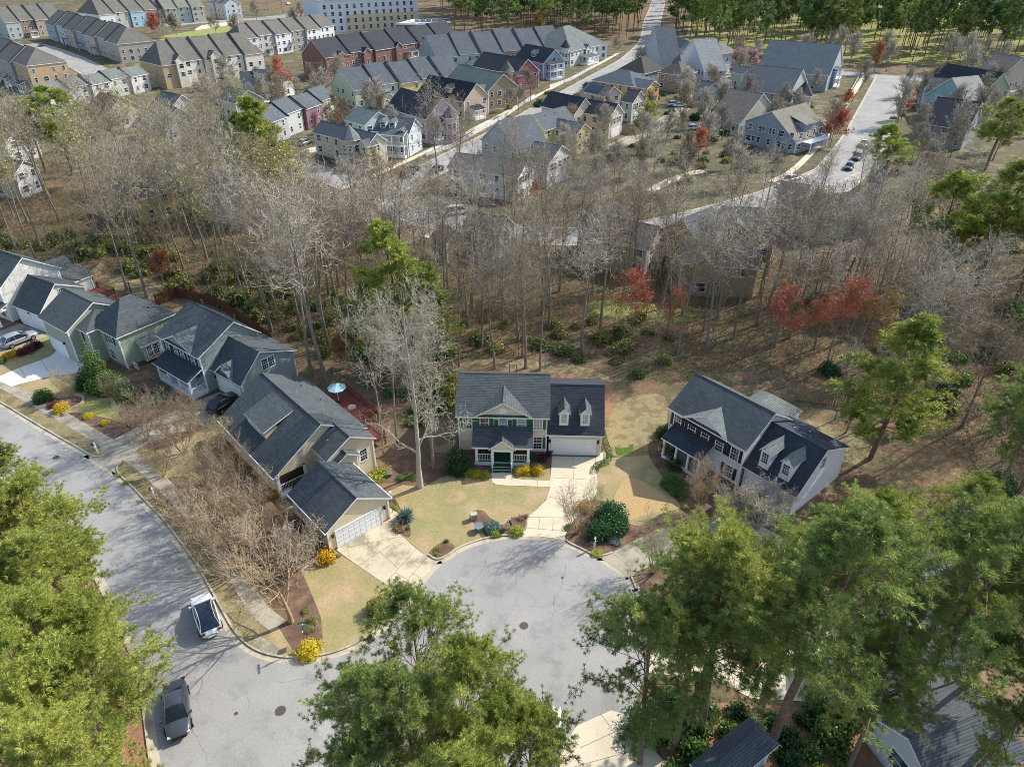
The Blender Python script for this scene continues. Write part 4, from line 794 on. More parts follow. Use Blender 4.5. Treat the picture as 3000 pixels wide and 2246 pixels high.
bg('small dark roofed outbuilding beside the teal house', c3(1380, 475), c3(1500, 495), 6, 3, .5, 'a', 'a4a8a8', DRK, name='garage_building', cat='garage')
# --- left of the picket street
bg('lilac pink house with dark roof and a turret balcony', c2(725, 695), c2(985, 775), c2(1090, 700), 6.3, .8, 'a', 'c6b2ba', DRK, [('turret', 1.12, .55, 1.9, 6.6, '6e6a68'), ('porch', 'r', .3, 5, 2.2, 2)])
bg('pale blue white house with two small dormers beside the lilac house', c2(640, 850), c2(880, 870), c2(970, 820), 5.6, .7, 'a', 'b4bcc0', GRY, [('gable', 'f', .8, 3.6, .6, 5.6), ('dormer', .25, 1.6), ('dormer', .5, 1.6), ('porch', 'f', .6, 7, 2, 2)])
bg('pale blue house with low pale roof behind the dormered house', c2(455, 775), c2(590, 812), c2(660, 740), 5.6, .55, 'a', 'b8c4c6', '74807e')
bg('cream grey house with octagonal corner turret and wrap porch', c2(250, 855), c2(610, 945), c2(705, 900), 5.5, .7, 'a', 'bdb9a6', GRY, [('turret', .72, -.02, 2.2, 6.4, '7c8482'), ('gable', 'f', .95, 3.4, .8, 5.5), ('porch', 'f', .85, 8, 3.2, 1, '84847e')])
bg('tan house with near black roof and a beige dormer', c2(930, 598), c2(1235, 660), c2(1345, 612), 5.4, .8, 'a', 'b4a08e', '34383e', [('dormer', .6, 2.2), ('gable', 'f', .35, 3.4, .5, 4.2), ('porch', 'r', .4, 5, 2.4)])
bg('olive brown house with green roof slopes and white trimmed gables', c2(1110, 520), c2(1390, 592), c2(1540, 548), 5.6, .7, 'a', '8c8468', '748078', [('gable', 'f', .85, 3.6, .8, 5.6), ('porch', 'f', .45, 7, 2.4)])
bg('magenta red house with corner turret and white porch', c2(1285, 430), c2(1570, 485), c2(1680, 450), 5.6, .75, 'a', '8c5260', DRK, [('turret', .82, 0, 2.2, 6.4, '6c7070'), ('porch', 'f', .85, 8, 3, 1, '8a8a84'), ('gable', 'f', 1.0, 3, .6, 5.4)])
bg('steel blue house with one tall blue dormer and double porch', c2(1560, 372), c2(1750, 412), c2(1855, 385), 5.8, .8, 'a', '8c9cae', DRK, [('dormer', .55, 2.2), ('porch', 'r', .45, 7, 2.4, 2), ('gable', 'r', .5, 4, .6, 5.4)])
bg('pale green white house with pointed turret at the far corner', c2(1610, 300), c2(1925, 335), c2(2100, 275), 5.8, .6, 'hip', 'bcc4be', '787e7c', [('turret', .9, .0, 1.9, 7.2, DRK), ('gable', 'r', .45, 4, .6, 5.6), ('porch', 'r', .4, 9, 4, 1, '66696a')])
bg('white house with black shutters and hipped roof near the pine wood', c2(1760, 245), c2(1980, 300), c2(2105, 270), 6, .5, 'hip', 'd0d4d2', '82847f')
bg('small peach cottage with dark roof between the terraces', c2(1325, 300), c2(1440, 325), c2(1485, 300), 4.2, .7, 'a', 'd0a890', '46443f')
bg('low sage garage with pale roof behind the magenta house', c2(1215, 400), c2(1290, 420), 7, 2.8, .5, 'a', 'a8b2a4', '7a827e', name='garage_building', cat='garage')
bg('little cream garage with dark roof in the fenced yard', c2(585, 625), c2(700, 650), c2(745, 620), 2.8, .6, 'a', 'd2cdb8', DRK, name='garage_building', cat='garage')
bg('dark brown garage beside the little red shed', c2(385, 720), c2(465, 745), 7, 2.8, .5, 'a', '6e6a62', '4c4c4a', name='garage_building', cat='garage')
bg('small red shed with white cross trim', c2(350, 775), c2(400, 790), c2(420, 775), 2.4, 1.0, 'b', '9c4a44', '8a5048', name='shed', cat='shed')
bg('small brick roofed garage by the far terraces', c2(1520, 265), c2(1580, 285), 6, 2.8, .5, 'a', '6e4434', '2e3a4c', name='garage_building', cat='garage')
bg('slate roofed carriage house by the alley', c3(1560, 760), c3(1680, 785), c3(1740, 750), 4.6, .6, 'a', 'a8aaa6', '62666a')
bg('pale garage with grey pyramid roof beyond the alley', c3(1700, 690), c3(1800, 710), c3(1850, 685), 3.4, .6, 'hip', 'b4b2a8', '7a7a76', name='garage_building', cat='garage')
bg('pale green carriage house left of the long slate blue house', c3(1880, 620), c3(1990, 645), c3(2040, 615), 5.0, .6, 'a', 'a6b2a4', '6a7070')
bg('grey roofed carriage house behind the sage grey house', c3(1780, 830), c3(1880, 850), c3(1930, 820), 4.4, .6, 'a', 'a4a49c', '6e6c68')
bg('dark roofed cottage behind the magenta house', c2(1330, 350), c2(1400, 365), 8, 4.4, .7, 'a', 'b0a898', '464a50')
bg('grey garage between the lilac house and the terraces', c2(700, 560), c2(790, 580), 7, 3, .6, 'a', 'aca89c', '54585c', name='garage_building', cat='garage')
bg('pale garage behind the tan house with dark roof', c2(880, 500), c2(960, 515), 7, 3, .6, 'a', 'bcb8a8', '5c6064', name='garage_building', cat='garage')
bg('small grey roofed house in front of the left terraces', c1(1400, 640), c1(1520, 670), c1(1600, 610), 5.0, .6, 'a', 'b4b2a8', '5a6064')
bg('grey gabled house among trees below the low terrace', c1(960, 690), c1(1090, 720), c1(1160, 650), 5.0, .7, 'a', 'b0aea6', '5e6468')
bg('pale house among trees beside the upper left pine', c1(560, 700), c1(700, 730), c1(770, 660), 5.0, .7, 'a', 'bcb8ac', '6e7274')
bg('brown roofed house behind the green and teal houses', c4(1880, 470), c4(2060, 500), c4(2140, 450), 5.0, .6, 'a', 'a8a294', '6e6a66')
# --- terraces
U = ('9ca8ac', 'b8bcb8', '8a6670', 'a8b49c', 'c6c8a4')
bg('grey roofed townhouse terrace stepping up behind the red shed', c1(1740, 800), c1(2190, 632), 9.5, 5.6, .62, 'a', 'b4b8b4', '646b70', units=('a8aaac', 'b4bab4', '8a6670', 'b2bca4'), name='townhouse_row', cat='townhouse row')
bg('grey roofed townhouse terrace with a green gable end', c2(365, 542), c2(525, 588), c2(985, 428), 5.6, .7, 'b', 'b4b8b4', '5e656b', units=('b9c0a6', 'a9b4ac', 'd0c484', 'a4b0a8', 'c4a898'), name='townhouse_row', cat='townhouse row', feats=[('gable', 'r', .3, 2.4, .4, 2.6, 'b4b8a8')])
bg('far grey roofed terrace beside the brick office wing', c2(935, 332), c2(1060, 377), c2(1525, 218), 5.6, .7, 'b', 'b4b8b4', '62686e', units=('9aa8a0', 'a9b4ac', 'b8beb8', 'a88478', 'b4b0a8', '94605c'), name='townhouse_row', cat='townhouse row')
bg('red brick townhouse terrace with dark roof and white balconies', c2(178, 352), c2(338, 378), c2(912, 208), 7.6, .75, 'b', '8a4a3c', DRK, units=('brick',)*6, name='townhouse_row', cat='townhouse row', feats=[('gable', 'r', .1, 4, .8, 7.6, 'brick'), ('gable', 'r', .27, 4, .8, 7.6, 'brick'), ('gable', 'r', .5, 4, .8, 7.8, 'brick'), ('gable', 'r', .72, 4, .8, 7.8, 'brick'), ('gable', 'r', .93, 4, .8, 7.8, 'brick'), ('porch', 'r', .6, 4, 2.2, 2), ('porch', 'r', .38, 3, 1.8)])
bg('white townhouse terrace with brown hipped roof and front gables', c1(895, 392), c1(1045, 428), c1(1545, 312), 7.8, .75, 'b', 'cdc8b8', BGR, units=('b09878', 'd0cbbc', 'cdc8b8', 'd0cbbc', 'cdc8b8'), hip=(1, .9), name='townhouse_row', cat='townhouse row', feats=[('gable', 'r', .17, 4, .9, 9), ('gable', 'r', .5, 4, .9, 9), ('garage', 'r', .2, 3), ('garage', 'r', .4, 3), ('garage', 'r', .6, 3), ('garage', 'r', .8, 3), ('balcony', 'r', .35, 3, 3), ('balcony', 'r', .65, 3, 3)])
bg('white and grey terrace on tall retaining supports with wooden balconies', c1(1425, 242), c1(1560, 258), c1(1995, 155), 8, .7, 'b', 'c2c6c6', BGR, units=('b8bcc4', 'a8aaa4', 'cfd2d4', '8f9088', 'd2d6da', 'd8dcde'), hip=(1, 0), name='townhouse_row', cat='townhouse row', feats=[('balcony', 'r', .12, 4, 4), ('balcony', 'r', .3, 4, 4), ('balcony', 'r', .5, 4, 4), ('balcony', 'r', .7, 4, 4), ('balcony', 'r', .88, 4, 4)])
bg('low grey roofed terrace behind the left bare trees', c1(310, 610), c1(962, 478), 9, 5.4, .55, 'a', 'b8bab4', '7c827e', units=('b4b8b0', 'a8aca4', 'bcc0b8', 'b0b4ac', 'c4c4bc'), name='townhouse_row', cat='townhouse row')
bg('long brown roofed terrace with a grey end wall and blue fronts', c1(285, 150), c1(755, 288), c1(988, 256), 7.4, .65, 'a', 'a8a29a', BGR, units=('9ca8b0', 'b8bcc0', 'a49c90', '8c98a4', 'b0a898', 'a8a49a', 'a09a92'), hip=(0, .9), name='townhouse_row', cat='townhouse row', feats=[('balcony', 'f', .3, 4, 3), ('balcony', 'f', .5, 4, 3), ('balcony', 'f', .7, 4, 3), ('garage', 'f', .2, 3), ('garage', 'f', .6, 3), ('garage', 'f', .9, 3)])
bg('tan ended brown roofed terrace at the left edge', c1(-330, 270), c1(150, 438), c1(415, 402), 8.6, .65, 'a', 'b89e7c', BGR, units=('98a0a4', 'a8a49c', '8c98a0', 'b4ac9c', 'a09c94', 'b89e7c'), hip=(0, .9), name='townhouse_row', cat='townhouse row', feats=[('porch', 'f', .93, 3.4, 2), ('porch', 'f', .76, 3, 1.8), ('porch', 'f', .6, 3, 1.8)])
bg('brown and white terrace at the top left corner', c1(-70, 132), c1(30, 150), c1(355, 108), 7.6, .65, 'b', 'a89a8a', BGR, units=('a8acac', '8c7462', 'a09488', 'd8d8d4'), name='townhouse_row', cat='townhouse row', feats=[('dormer', .5, 2), ('porch', 'r', .4, 4, 2)])
bg('blue brown terrace behind the long brown roofed one', c1(490, 82), c1(640, 100), c1(985, 42), 7.6, .65, 'b', 'a8aca4', BGR, units=('c4c8c4', 'a4a8a0', '8cacbc', '8c8070', '8a7a6a'), name='townhouse_row', cat='townhouse row', hip=(1, 0), feats=[('porch', 'r', .8, 5, 2)])
bg('olive grey terrace at the top behind the park trees', c1(1000, 45), c1(1060, 60), c1(1260, 30), 8, .6, 'b', '9ca08a', '8a8a7c', units=('a4a890', '94a0a0', 'b0ac9c'), name='townhouse_row', cat='townhouse row')
bg('pale far row house by the top parking lot', c1(1340, 22), c1(1450, 34), 12, 8, .5, 'a', 'b0b4b8', '88888a', units=('b4b8c0', 'c0bcb0', 'a8b0b4'), name='townhouse_row', cat='townhouse row')
bg('grey roofed pair of town houses in front of the white terrace', c1(1560, 555), c1(1740, 545), 11, 5.6, .6, 'a', 'b0ae9c', '4e555c', units=('a8a898', 'c8bc84'), name='townhouse_row', cat='townhouse row', feats=[('porch', 'f', .75, 4, 2), ('gable', 'f', .25, 3, .6, 5.4)])
bg('white gabled townhouse beside the red maple', c1(1815, 520), c1(1900, 500), 9, 5.6, .6, 'a', 'd4d4cc', '5c6266')
# office block
def world_bg(label, name, cat, n, ang, L, D, z, wm, roofc, seed):
    h = BG(name, label, cat, n, ang); h.seed = seed; h.L, h.D = L, D; h.block(0, L, 0, D, z, 0, 'x', wm, shingle(roofc, .2), oh=.05, kind='flat', corner=False); return h
of = world_bg('large white flat roofed office block at the top with tan window fronts', 'office_building', 'office', (-101, 418), 30, 56, 30, 16.5, plain('white stucco', 'ccd0d4', .8), 'dcdcd8', 4)
of.mk('window_front', MB().box(14, 55.8, -.12, .06, 0, 8.2, plain('tan stucco', 'c4b79c', .85)))
for k in range(13):
    for z in (1.2, 4.6, 8.0, 11.4): of.win(3+k*4.1, -.14 if z < 8 and k > 2 else .04, z, 0, 1.5, 2.0, 'far')
of.mk('cornice', MB().box(-.5, 56.5, -.5, .1, 15.6, 16.9, TRIM).box(-.5, .1, .1, 30, 15.6, 16.9, TRIM))
for k in range(9): of.mk('rooftop_unit', MB().box(3+k*5, 5.4+k*5, 5+k % 3*2, 8+k % 3*2, 16.5, 17.9, GREYM))
bq = W(1228, 128)
bw = world_bg('brick office wing with white roof and rooftop units', 'office_wing', 'office', (bq.x-11, bq.y+4), -18, 12, 20, 8.4, brick('7c5446'), 'd8d8d4', 5)
bx = world_bg('brick office block beside the white roofed wing, facing right', 'office_wing', 'office', (bq.x, bq.y), 28, 17, 16, 8.6, brick('7c5446'), 'd8d8d4', 6)
for h_ in (bw, bx):
    for k in range(3):
        for z in (1.2, 5.0): h_.win(h_.L*(k+.5)/3, .04, z, 0, 1.5, 2.0, 'far')
    h_.mk('cornice', MB().box(-.1, h_.L+.1, -.2, .1, h_.rects[0][5]-.5, h_.rects[0][5]+.3, TRIM))
for k in range(5): bx.mk('rooftop_unit', MB().box(1.5+k*3, 3.4+k*3, 6, 8, 8.6, 9.8, GREYM))
# the tall brown roofed gable
hg = BG('house', 'grey house with one tall brown roofed gable and a shed dormer', 'house', (61.69, 196.65), -49.7); hg.seed = 3; hg.L, hg.D = 16.3, 16.5; rt_ = shingle(TANR, .2)
hg.block(0, 16.3, 0, 16.5, 5.6, 3.65, 'y', siding('8b949c'), rt_, oh=.4, mid=.47, ze2=2.9)
for x, z in ((2, 4.0), (6, 3.8), (9, 3.8), (3.5, 1), (8, 1), (12.5, .9)): hg.win(x, .4, z, 0, .9, 1.3, 'far')
hg.mk('dormer_wall', MB().box(10.5, 14.3, 6, 10.5, 4, 6.4, siding('8b949c'))); hg.mk('dormer_roof', MB().face([(8.8, 5.7, 8.1), (14.8, 5.7, 6.4), (14.8, 10.8, 6.4), (8.8, 10.8, 8.1)], rt_).face([(8.8, 5.7, 7.95), (8.8, 10.8, 7.95), (14.8, 10.8, 6.25), (14.8, 5.7, 6.25)], TRIM).face([(8.8, 5.7, 7.95), (14.8, 5.7, 6.25), (14.8, 5.7, 6.4), (8.8, 5.7, 8.1)], TRIM))
for y in (4, 12): hg.mk('column', MB().box(17.9, 18.1, y, y+.2, 0, 2.6, TRIM))
hg.mk('porch_roof', MB().box(15.9, 18.3, 3, 13, 2.6, 2.75, TRIM)); hg.windows()
# --- right hand street
bg('long slate blue roofed house before the pine wood', c4(475, 452), c4(950, 492), c4(1040, 405), 5.4, .5, 'a', '8e9aa2', '52606a', [('wing', 17, 26, 9, 17, 5.6, 2.8, 'x', 'hip'), ('porch', 'r', .4, 7, 2.4, 2)])
bg('sage grey house with a white porch by the right hand street', c4(350, 578), c4(690, 618), c4(760, 545), 5.4, .6, 'a', '94a09c', '646a6e', [('turret', 1.25, -.02, 2.6, 6.2, DRK), ('gable', 'f', .95, 4, .4, 5.4), ('porch', 'r', .1, 7, 4.4, 1, '8c8c8a')])
bg('low grey brown roofed building with glazed porch behind the red tree', c4(158, 762), c4(372, 802), c4(425, 690), 3.2, .6, 'a', 'a8a8a0', '7a756c', [('band', 'r', .7, 3)])
bg('green house with near black roof right of the right hand street', c4(1590, 532), c4(1945, 602), c4(2000, 555), 5.6, .8, 'a', 'a3ad98', '3c3f46', [('gable', 'f', .72, 5, 1.2, 5.6, 'a3ad98')])
bg('teal house with pale gable roof below the green house', c4(1550, 622), c4(1850, 692), c4(1872, 640), 5.2, .8, 'b', '7fa0a4', '9a9c96')
bg('dark roofed house nearest on the right hand street', c4(1560, 802), c4(1850, 842), c4(1898, 765), 5.2, .7, 'a', '8e949c', '3a4048')
bg('steep gabled house behind the teal one, with pale trim', c4(1540, 560), c4(1600, 600), c4(1680, 540), 5.2, .7, 'b', '9ab0b2', '565e64')
# --- houses half hidden among the woodland trees
bg('grey green house with long grey roof deep in the right woods', c4(870, 1428), c4(1262, 1378), 10.5, 4.6, .5, 'a', '8c9c94', '72706c', [('nofront',)])
bg('dark roofed house beside the parked white van', c4(600, 1272), c4(790, 1300), c4(850, 1235), 4.8, .6, 'a', 'a8aaa4', '64666a')
bg('tan house with grey roof deep in the right woods', c4(250, 1500), c4(600, 1520), 10, 4.6, .6, 'a', '968a6c', '686664', [('gable', 'f', .25, 5, 1, 5.0), ('gable', 'f', .8, 4, 1, 5.0)])
bg('mustard gabled house at the wood edge', c4(-170, 1500), c4(120, 1600), c4(230, 1490), 4.6, .8, 'b', '968658', '606468')
bg('taupe house beside the driveway under the right trees', c4(1190, 1180), c4(1300, 1195), c4(1370, 1130), 4.2, .6, 'a', 'a09484', '54504e')
bg('house with pale brown tiled roof among the centre left trees', c2(355, 1318), c2(470, 1450), c2(655, 1370), 4.6, .7, 'b', 'b8a494', 'a8968a')
bg('low pale roofed garage beside the brown tiled house', c2(205, 1262), c2(345, 1305), c2(385, 1240), 3, .4, 'a', 'a09c90', '94928a', name='garage_building', cat='garage')
bg('grey roofed house in the middle of the woods', c2(1215, 1480), c2(1470, 1520), c2(1620, 1450), 5.0, .7, 'a', 'b4b0a0', '74746e')
bg('small grey roofed house beside the wood road', c2(1010, 1530), c2(1120, 1580), c2(1250, 1520), 4.0, .7, 'a', 'b0a894', '7c7870')
bg('brown shingled house at the centre of the woods', c2(1960, 1420), c2(2150, 1500), c2(2290, 1430), 5.2, .8, 'b', 'a39884', '74706a', [('nofront',)])
bg('taupe roofed long house behind the central trees', (1690, 690), (1900, 735), (1990, 690), 5.2, .6, 'a', 'a8a08c', '706e6a')
bg('tan house behind the right centre trees', (1990, 770), (2230, 790), (2330, 740), 5.2, .6, 'a', '9c9078', '6e6c68', [('gable', 'f', .3, 4, .8, 5)])
bg('yellow house with dark roof among the left bare trees', c1(850, 1190), c1(1005, 1262), c1(1150, 1120), 5.4, .8, 'b', 'cdb878', '50504e', [('wing', -3.5, 2.5, -4, 5, 4.2, 1.6, 'y', 'gable'), ('wing', 5, 9.5, -3.5, 5, 5, 1.8, 'y', 'gable')])
bg('pale grey house behind the left centre trees', c1(1240, 1180), c1(1430, 1220), c1(1490, 1150), 5.2, .8, 'a', 'b8bab8', '8a8c8c')
bg('slate roofed house at the left edge of the woods', c1(-100, 1120), c1(90, 1135), c1(220, 1070), 5.2, .6, 'a', 'b4b8b8', '5a5f64')
bg('pale house at the left edge beside the grey road', c1(-90, 900), c1(30, 925), c1(110, 850), 5.2, .6, 'a', 'c0c2be', '7a7e80')
bg('white trimmed house between the left trees', c1(1440, 1300), c1(1600, 1345), c1(1730, 1240), 4.8, .7, 'b', 'cfcab8', '77746c')
bg('beige roofed house with a light wall right of the centre left pine', c1(1850, 1290), c1(1990, 1320), 10, 4.6, .6, 'a', 'c8bfa8', '7c7a72')
bg('dark roofed house glimpsed at the centre left of the woods', c1(930, 760), c1(1060, 800), c1(1130, 720), 5, .7, 'a', 'a8a49c', '55585a')
# --- near roofs under the right hand pines
bg('white house under the right pines with grey blue gable roof', (2632, 1560), (2745, 1640), (2905, 1560), 3.4, .62, 'b', 'cfd2d4', '5a6168')
bg('white house with open dark garages hidden by the lower right pines', (2420, 1840), (2580, 2030), (2860, 1900), 3.0, .6, 'b', 'c4c6c4', '5e6468', [('garage', 'f', .4, 4.6), ('wing', 7, 13, -2, 6, 3, 1.8, 'y', 'gable')])
bg('grey hip roofed house cut off by the bottom edge', (2020, 2235), (2105, 2330), (2400, 2290), 3.0, .75, 'hip', 'b4b4ac', '59626a')
# ---------------------------------------------------------------- fences
def fence(label, px, h, mat, pick=False, name='fence'):
    P = [W(*p) for p in px]; f = thing(name, label, 'fence', tuple(P[0])); o0 = P[0]; pn = MB(); 
    for a, b in zip(P, P[1:]):
        a, b = a-o0, b-o0; d = b-a; L = d.length; n = max(1, int(L/(.3 if pick else .24))); t = d/L; nn = Vector((-t.y, t.x, 0))*.03
        for zz in (.3, h-.25): pn.bar(a+Vector((0, 0, zz)), b+Vector((0, 0, zz)), .04, mat, 4)
        for k in range(n):
            p = a+d*(k+.1)/n; q = a+d*(k+(.75 if pick else .92))/n; z = h-(.06 if k % 2 else 0)
            pn.face([p+nn, q+nn, q+nn+Vector((0, 0, z)), p+nn+Vector((0, 0, z))], mat); pn.face([p-nn*.3, q-nn*.3, q-nn*.3+Vector((0, 0, z)), p-nn*.3+Vector((0, 0, z))], mat)
    pn.build('fence_panel', f); n = 0
    for a, b in zip(P, P[1:]):
        L = (b-a).length; k = max(1, int(L/2.6))
        for i in range(k):
            if n < 60: p = a+(b-a)*i/k-o0; MB().box(p.x-.06, p.x+.06, p.y-.06, p.y+.06, 0, h+.1, mat).build('post', f); n += 1
    return f
fence('long white picket fence beside the sidewalk of the middle street', [c2(990, 1010), c2(1170, 950), c2(1330, 855), c2(1480, 775), c2(1600, 690), c2(1690, 630)], 1.1, TRIM, True, 'picket_fence')
fence('white picket fence before the steel blue house', [c2(1790, 570), c2(1930, 520), c2(2080, 435)], 1.1, TRIM, True, 'picket_fence')
fence('short white picket fence curving round the wood road corner', [c2(1010, 1290), c2(1150, 1330), c2(1260, 1360)], 1.1, TRIM, True, 'picket_fence')
fence('white picket fence along the right hand street', [c4(1000, 740), c4(1060, 640), c4(1145, 490)], 1.1, TRIM, True, 'picket_fence')
fence('weathered plank fence in the yard behind the sage house', [(170, 815), (215, 800), (260, 835), (315, 790)], 1.8, WOOD)
fence('wooden fence behind the grey green house', [(460, 895), (520, 870), (640, 900), (760, 980), (800, 1010)], 1.8, BROWNWOOD)
fence('sunlit wooden picket fence behind the white house with dormers', [(2335, 1170), (2400, 1180), (2480, 1190), (2540, 1210)], 1.5, WOOD, True)
fence('grey plank fence beside the beige gabled carriage house', [c3(940, 1150), c3(1060, 1170), c3(1150, 1140)], 1.8, WOOD)
fence('red brown fence by the townhouse yards', [c2(850, 590), c2(930, 600), c2(990, 560)], 1.6, REDWOOD)
# ---------------------------------------------------------------- cars
def car(label, c, front, col, typ='suv', L=4.7, glassroof=False, name='parked_car', px=True, cat='car', group=None):
    p, q = (W(*c), W(*front)); a = math.atan2(q.y-p.y, q.x-p.x); o = thing(name, label, cat, (p.x, p.y, .02), a, group); lin_c = lin(col)
    key = 'paint'+col
    if key not in MATS:
        m, t, b = new_mat('car paint '+col, .28, .5); b.inputs['Base Color'].default_value = (*lin_c, 1); b.inputs['Metallic'].default_value = .25; b.inputs['Coat Weight'].default_value = .6; b.inputs['Coat Roughness'].default_value = .08; MATS[key] = m
    pm = MATS[key]; s = L/4.7; tall = {'suv': 1.62, 'sedan': 1.45, 'van': 1.9, 'pickup': 1.75}[typ]; belt = {'suv': 1.0, 'sedan': .92, 'van': 1.05, 'pickup': 1.08}[typ]
    # stations: x, half width, top height of the lower body
    st = [(-2.38, .42, .62), (-2.33, .64, .8), (-2.18, .79, belt-.06), (-1.85, .88, belt), (-1.2, .92, belt+.01), (0, .93, belt), (.8, .92, belt-.02), (1.2, .91, belt-.05), (1.7, .88, belt-.1), (2.0, .81, belt-.15), (2.22, .69, belt-.23), (2.33, .53, belt-.33), (2.38, .36, belt-.42)]
    
    mb = MB(); rings = []
    for x, w_, z in st:
        b0 = .22 if abs(x) < 2.2 else .34
        rings.append([(x*s, -w_*.9, b0), (x*s, -w_, b0+.18), (x*s, -w_*1.02, z*.62), (x*s, -w_*.97, z-.06), (x*s, -w_*.86, z), (x*s, 0, z+.04), (x*s, w_*.86, z), (x*s, w_*.97, z-.06), (x*s, w_*1.02, z*.62), (x*s, w_, b0+.18), (x*s, w_*.9, b0)])
    for A, B in zip(rings, rings[1:]):
        for k in range(10): mb.face([A[k], B[k], B[k+1], A[k+1]][::-1], pm)
        mb.face([A[10], B[10], B[0], A[0]][::-1], BLACK)
    mb.face(rings[0], pm); mb.face(rings[-1][::-1], pm)
    bo = mb.build('body', o, True); sm = bo.modifiers.new('round', 'SUBSURF'); sm.levels = sm.render_levels = 1
    wd = bo.modifiers.new('weld', 'WELD'); bo.modifiers.move(1, 0)
    xb0, xt0, xt1, xb1 = {'suv': (-2.15, -1.55, .2, 1.15), 'sedan': (-1.8, -.95, .25, 1.2), 'van': (-2.25, -2.0, .9, 1.6), 'pickup': (-.6, -.4, .55, 1.3)}[typ]
    z0, z1 = belt-.03, tall
    def prof(x):
        if x < xt0: t = (x-xb0)/(xt0-xb0)
        elif x > xt1: t = (xb1-x)/(xb1-xt1)
        else: t = 1
        t = max(0., min(1., t)); h = z0+(z1-z0-.07)*(t**.85)
        if xt0 <= x <= xt1: h += .07*math.sin(math.pi*(x-xt0)/(xt1-xt0))**.6
        return h
    X = [xb0+(xt0-xb0)*k/4 for k in range(4)]+[xt0+(xt1-xt0)*k/6 for k in range(7)]+[xt1+(xb1-xt1)*k/5 for k in range(1, 6)]
    G = []
    for x in X:
        h = prof(x); k = (h-z0)/(z1-z0); wb_ = .84-.05*abs(x/2.3); wt_ = wb_-.22*k
        G.append([(x*s, y, z) for y, z in ((-wb_, z0), (-(wb_+wt_)/2-.02, z0+(h-z0)*.55), (-wt_, h-.05*k), (-wt_*.6, h-.01), (0, h+.015*k), (wt_*.6, h-.01), (wt_, h-.05*k), ((wb_+wt_)/2+.02, z0+(h-z0)*.55), (wb_, z0))])
    def grp(nm, i0, i1, js, m):
        q = MB(); used = {}
        for i in range(i0, i1):
            for j in js: q.face([G[i][j], G[i+1][j], G[i+1][j+1], G[i][j+1]], m)
        ob = q.build(nm, o, True); w_ = ob.modifiers.new('weld', 'WELD'); return ob
    nX = len(X); i0, i1 = 4, 10
    grp('rear_window', 0, i0, (2, 3, 4, 5), CARGLASS); grp('windshield', i1, nX-1, (2, 3, 4, 5), CARGLASS); grp('roof', i0, i1, (2, 3, 4, 5), CARGLASS if glassroof else pm)
    grp('side_window', 0, nX-1, (0, 1), CARGLASS); grp('side_window', 0, nX-1, (6, 7), CARGLASS)
    pl_ = MB()
    for j in (2, 6):
        for i in range(nX-1): pl_.bar(G[i][j], G[i+1][j], .035, pm, 5)
    for i in (7,):
        for js in ((0, 1, 2), (8, 7, 6)): pl_.bar(G[i][js[0]], G[i][js[1]], .03, pm, 4).bar(G[i][js[1]], G[i][js[2]], .03, pm, 4)
    pl_.build('pillar', o)
    if typ == 'pickup': MB().box(-2.2*s, -.62*s, -.75, .75, belt+.035, belt+.06, BLACK).build('truck_bed', o)
    for x in (-1.42, 1.42):
        for sg in (-1, 1):
            wh = MB(); wh.bar((0, -.12, 0), (0, .12, 0), .34, BLACK, 20); w2 = wh.build('tyre', o); w2.location = (x*s, sg*.84, .34)
            rm = MB().bar((0, sg*.121, 0), (0, sg*.135, 0), .22, GREYM, 12).build('rim', w2)
    for sg in (-1, 1):
        MB().box(2.1*s, 2.27*s, sg*.66-.1, sg*.66+.1, belt-.36, belt-.25, plain('lamp lens', 'c8ccd0', .15, .6)).build('headlight', o)
        MB().box(-2.37*s, -2.24*s, sg*.66-.16, sg*.66+.16, belt-.22, belt-.08, plain('tail lamp red', '7c1820', .2, .6)).build('tail_light', o)
        MB().box(.85*s, 1.0*s, sg*1.0-.1, sg*1.0+.1, belt-.02, belt+.12, pm).build('mirror', o)
    MB().box(2.3*s, 2.4*s, -.5, .5, .42, .62, BLACK).build('grille', o)
    return o
car('white crossover with black glass roof parked along the left street', (608, 1812), (592, 1762), 'e8eaec', 'suv', 4.75, True)
car('dark grey sedan parked at the lower left kerb', (523, 2088), (530, 2164), '484d56', 'sedan', 4.9)
car('silver wagon parked in the driveway of the cream house', (60, 1003), (108, 984), 'a4a8ac', 'suv', 4.8)
car('dark car in the shade before the grey green house garage', (660, 1190), (700, 1160), '14161c', 'suv', 4.8)
car('white car under the big pine at the bottom', (1170, 2030), (1210, 2032), 'e8ecf0', 'suv', 4.6)
car('white car glimpsed through the pine by the lower drive', (1560, 2122), (1600, 2118), 'e8ecf0', 'sedan', 4.6)
car('white pickup truck parked on the right hand street', (2529, 428), (2527, 438), 'e6e8ea', 'pickup', 5.4, cat='truck')
car('grey pickup truck behind the white one on the right hand street', (2510, 466), (2502, 480), '4c5254', 'pickup', 5.4, cat='truck')
car('dark suv beside the trailer on the right hand street', (2486, 495), (2480, 505), '3c4244', 'suv')
car('white car parked beside the cross street in the right woods', (2322, 530), (2340, 525), 'e8eaec', 'suv')
car('second white car parked at the cross street corner', (2300, 545), (2318, 541), 'e8eaec', 'sedan')
car('black car parked on the middle street', c2(905, 1110), c2(930, 1100), '1c1e22', 'suv')
car('black suv behind the black car on the middle street', c2(870, 1140), c2(895, 1128), '24262a', 'suv')
car('dark car across the street from the black cars', c2(1060, 1110), c2(1040, 1120), '202226', 'sedan')
car('white van parked by the white picket fence corner', c2(1190, 1385), c2(1230, 1380), 'e4e6e8', 'van', 5.0, cat='van')
car('silver car in the parking nook behind the turret house', c2(210, 935), c2(230, 928), '9a9ea0', 'suv')
car('white car parked behind the orange house', c3(1400, 915), c3(1440, 912), 'e8eaec', 'suv')
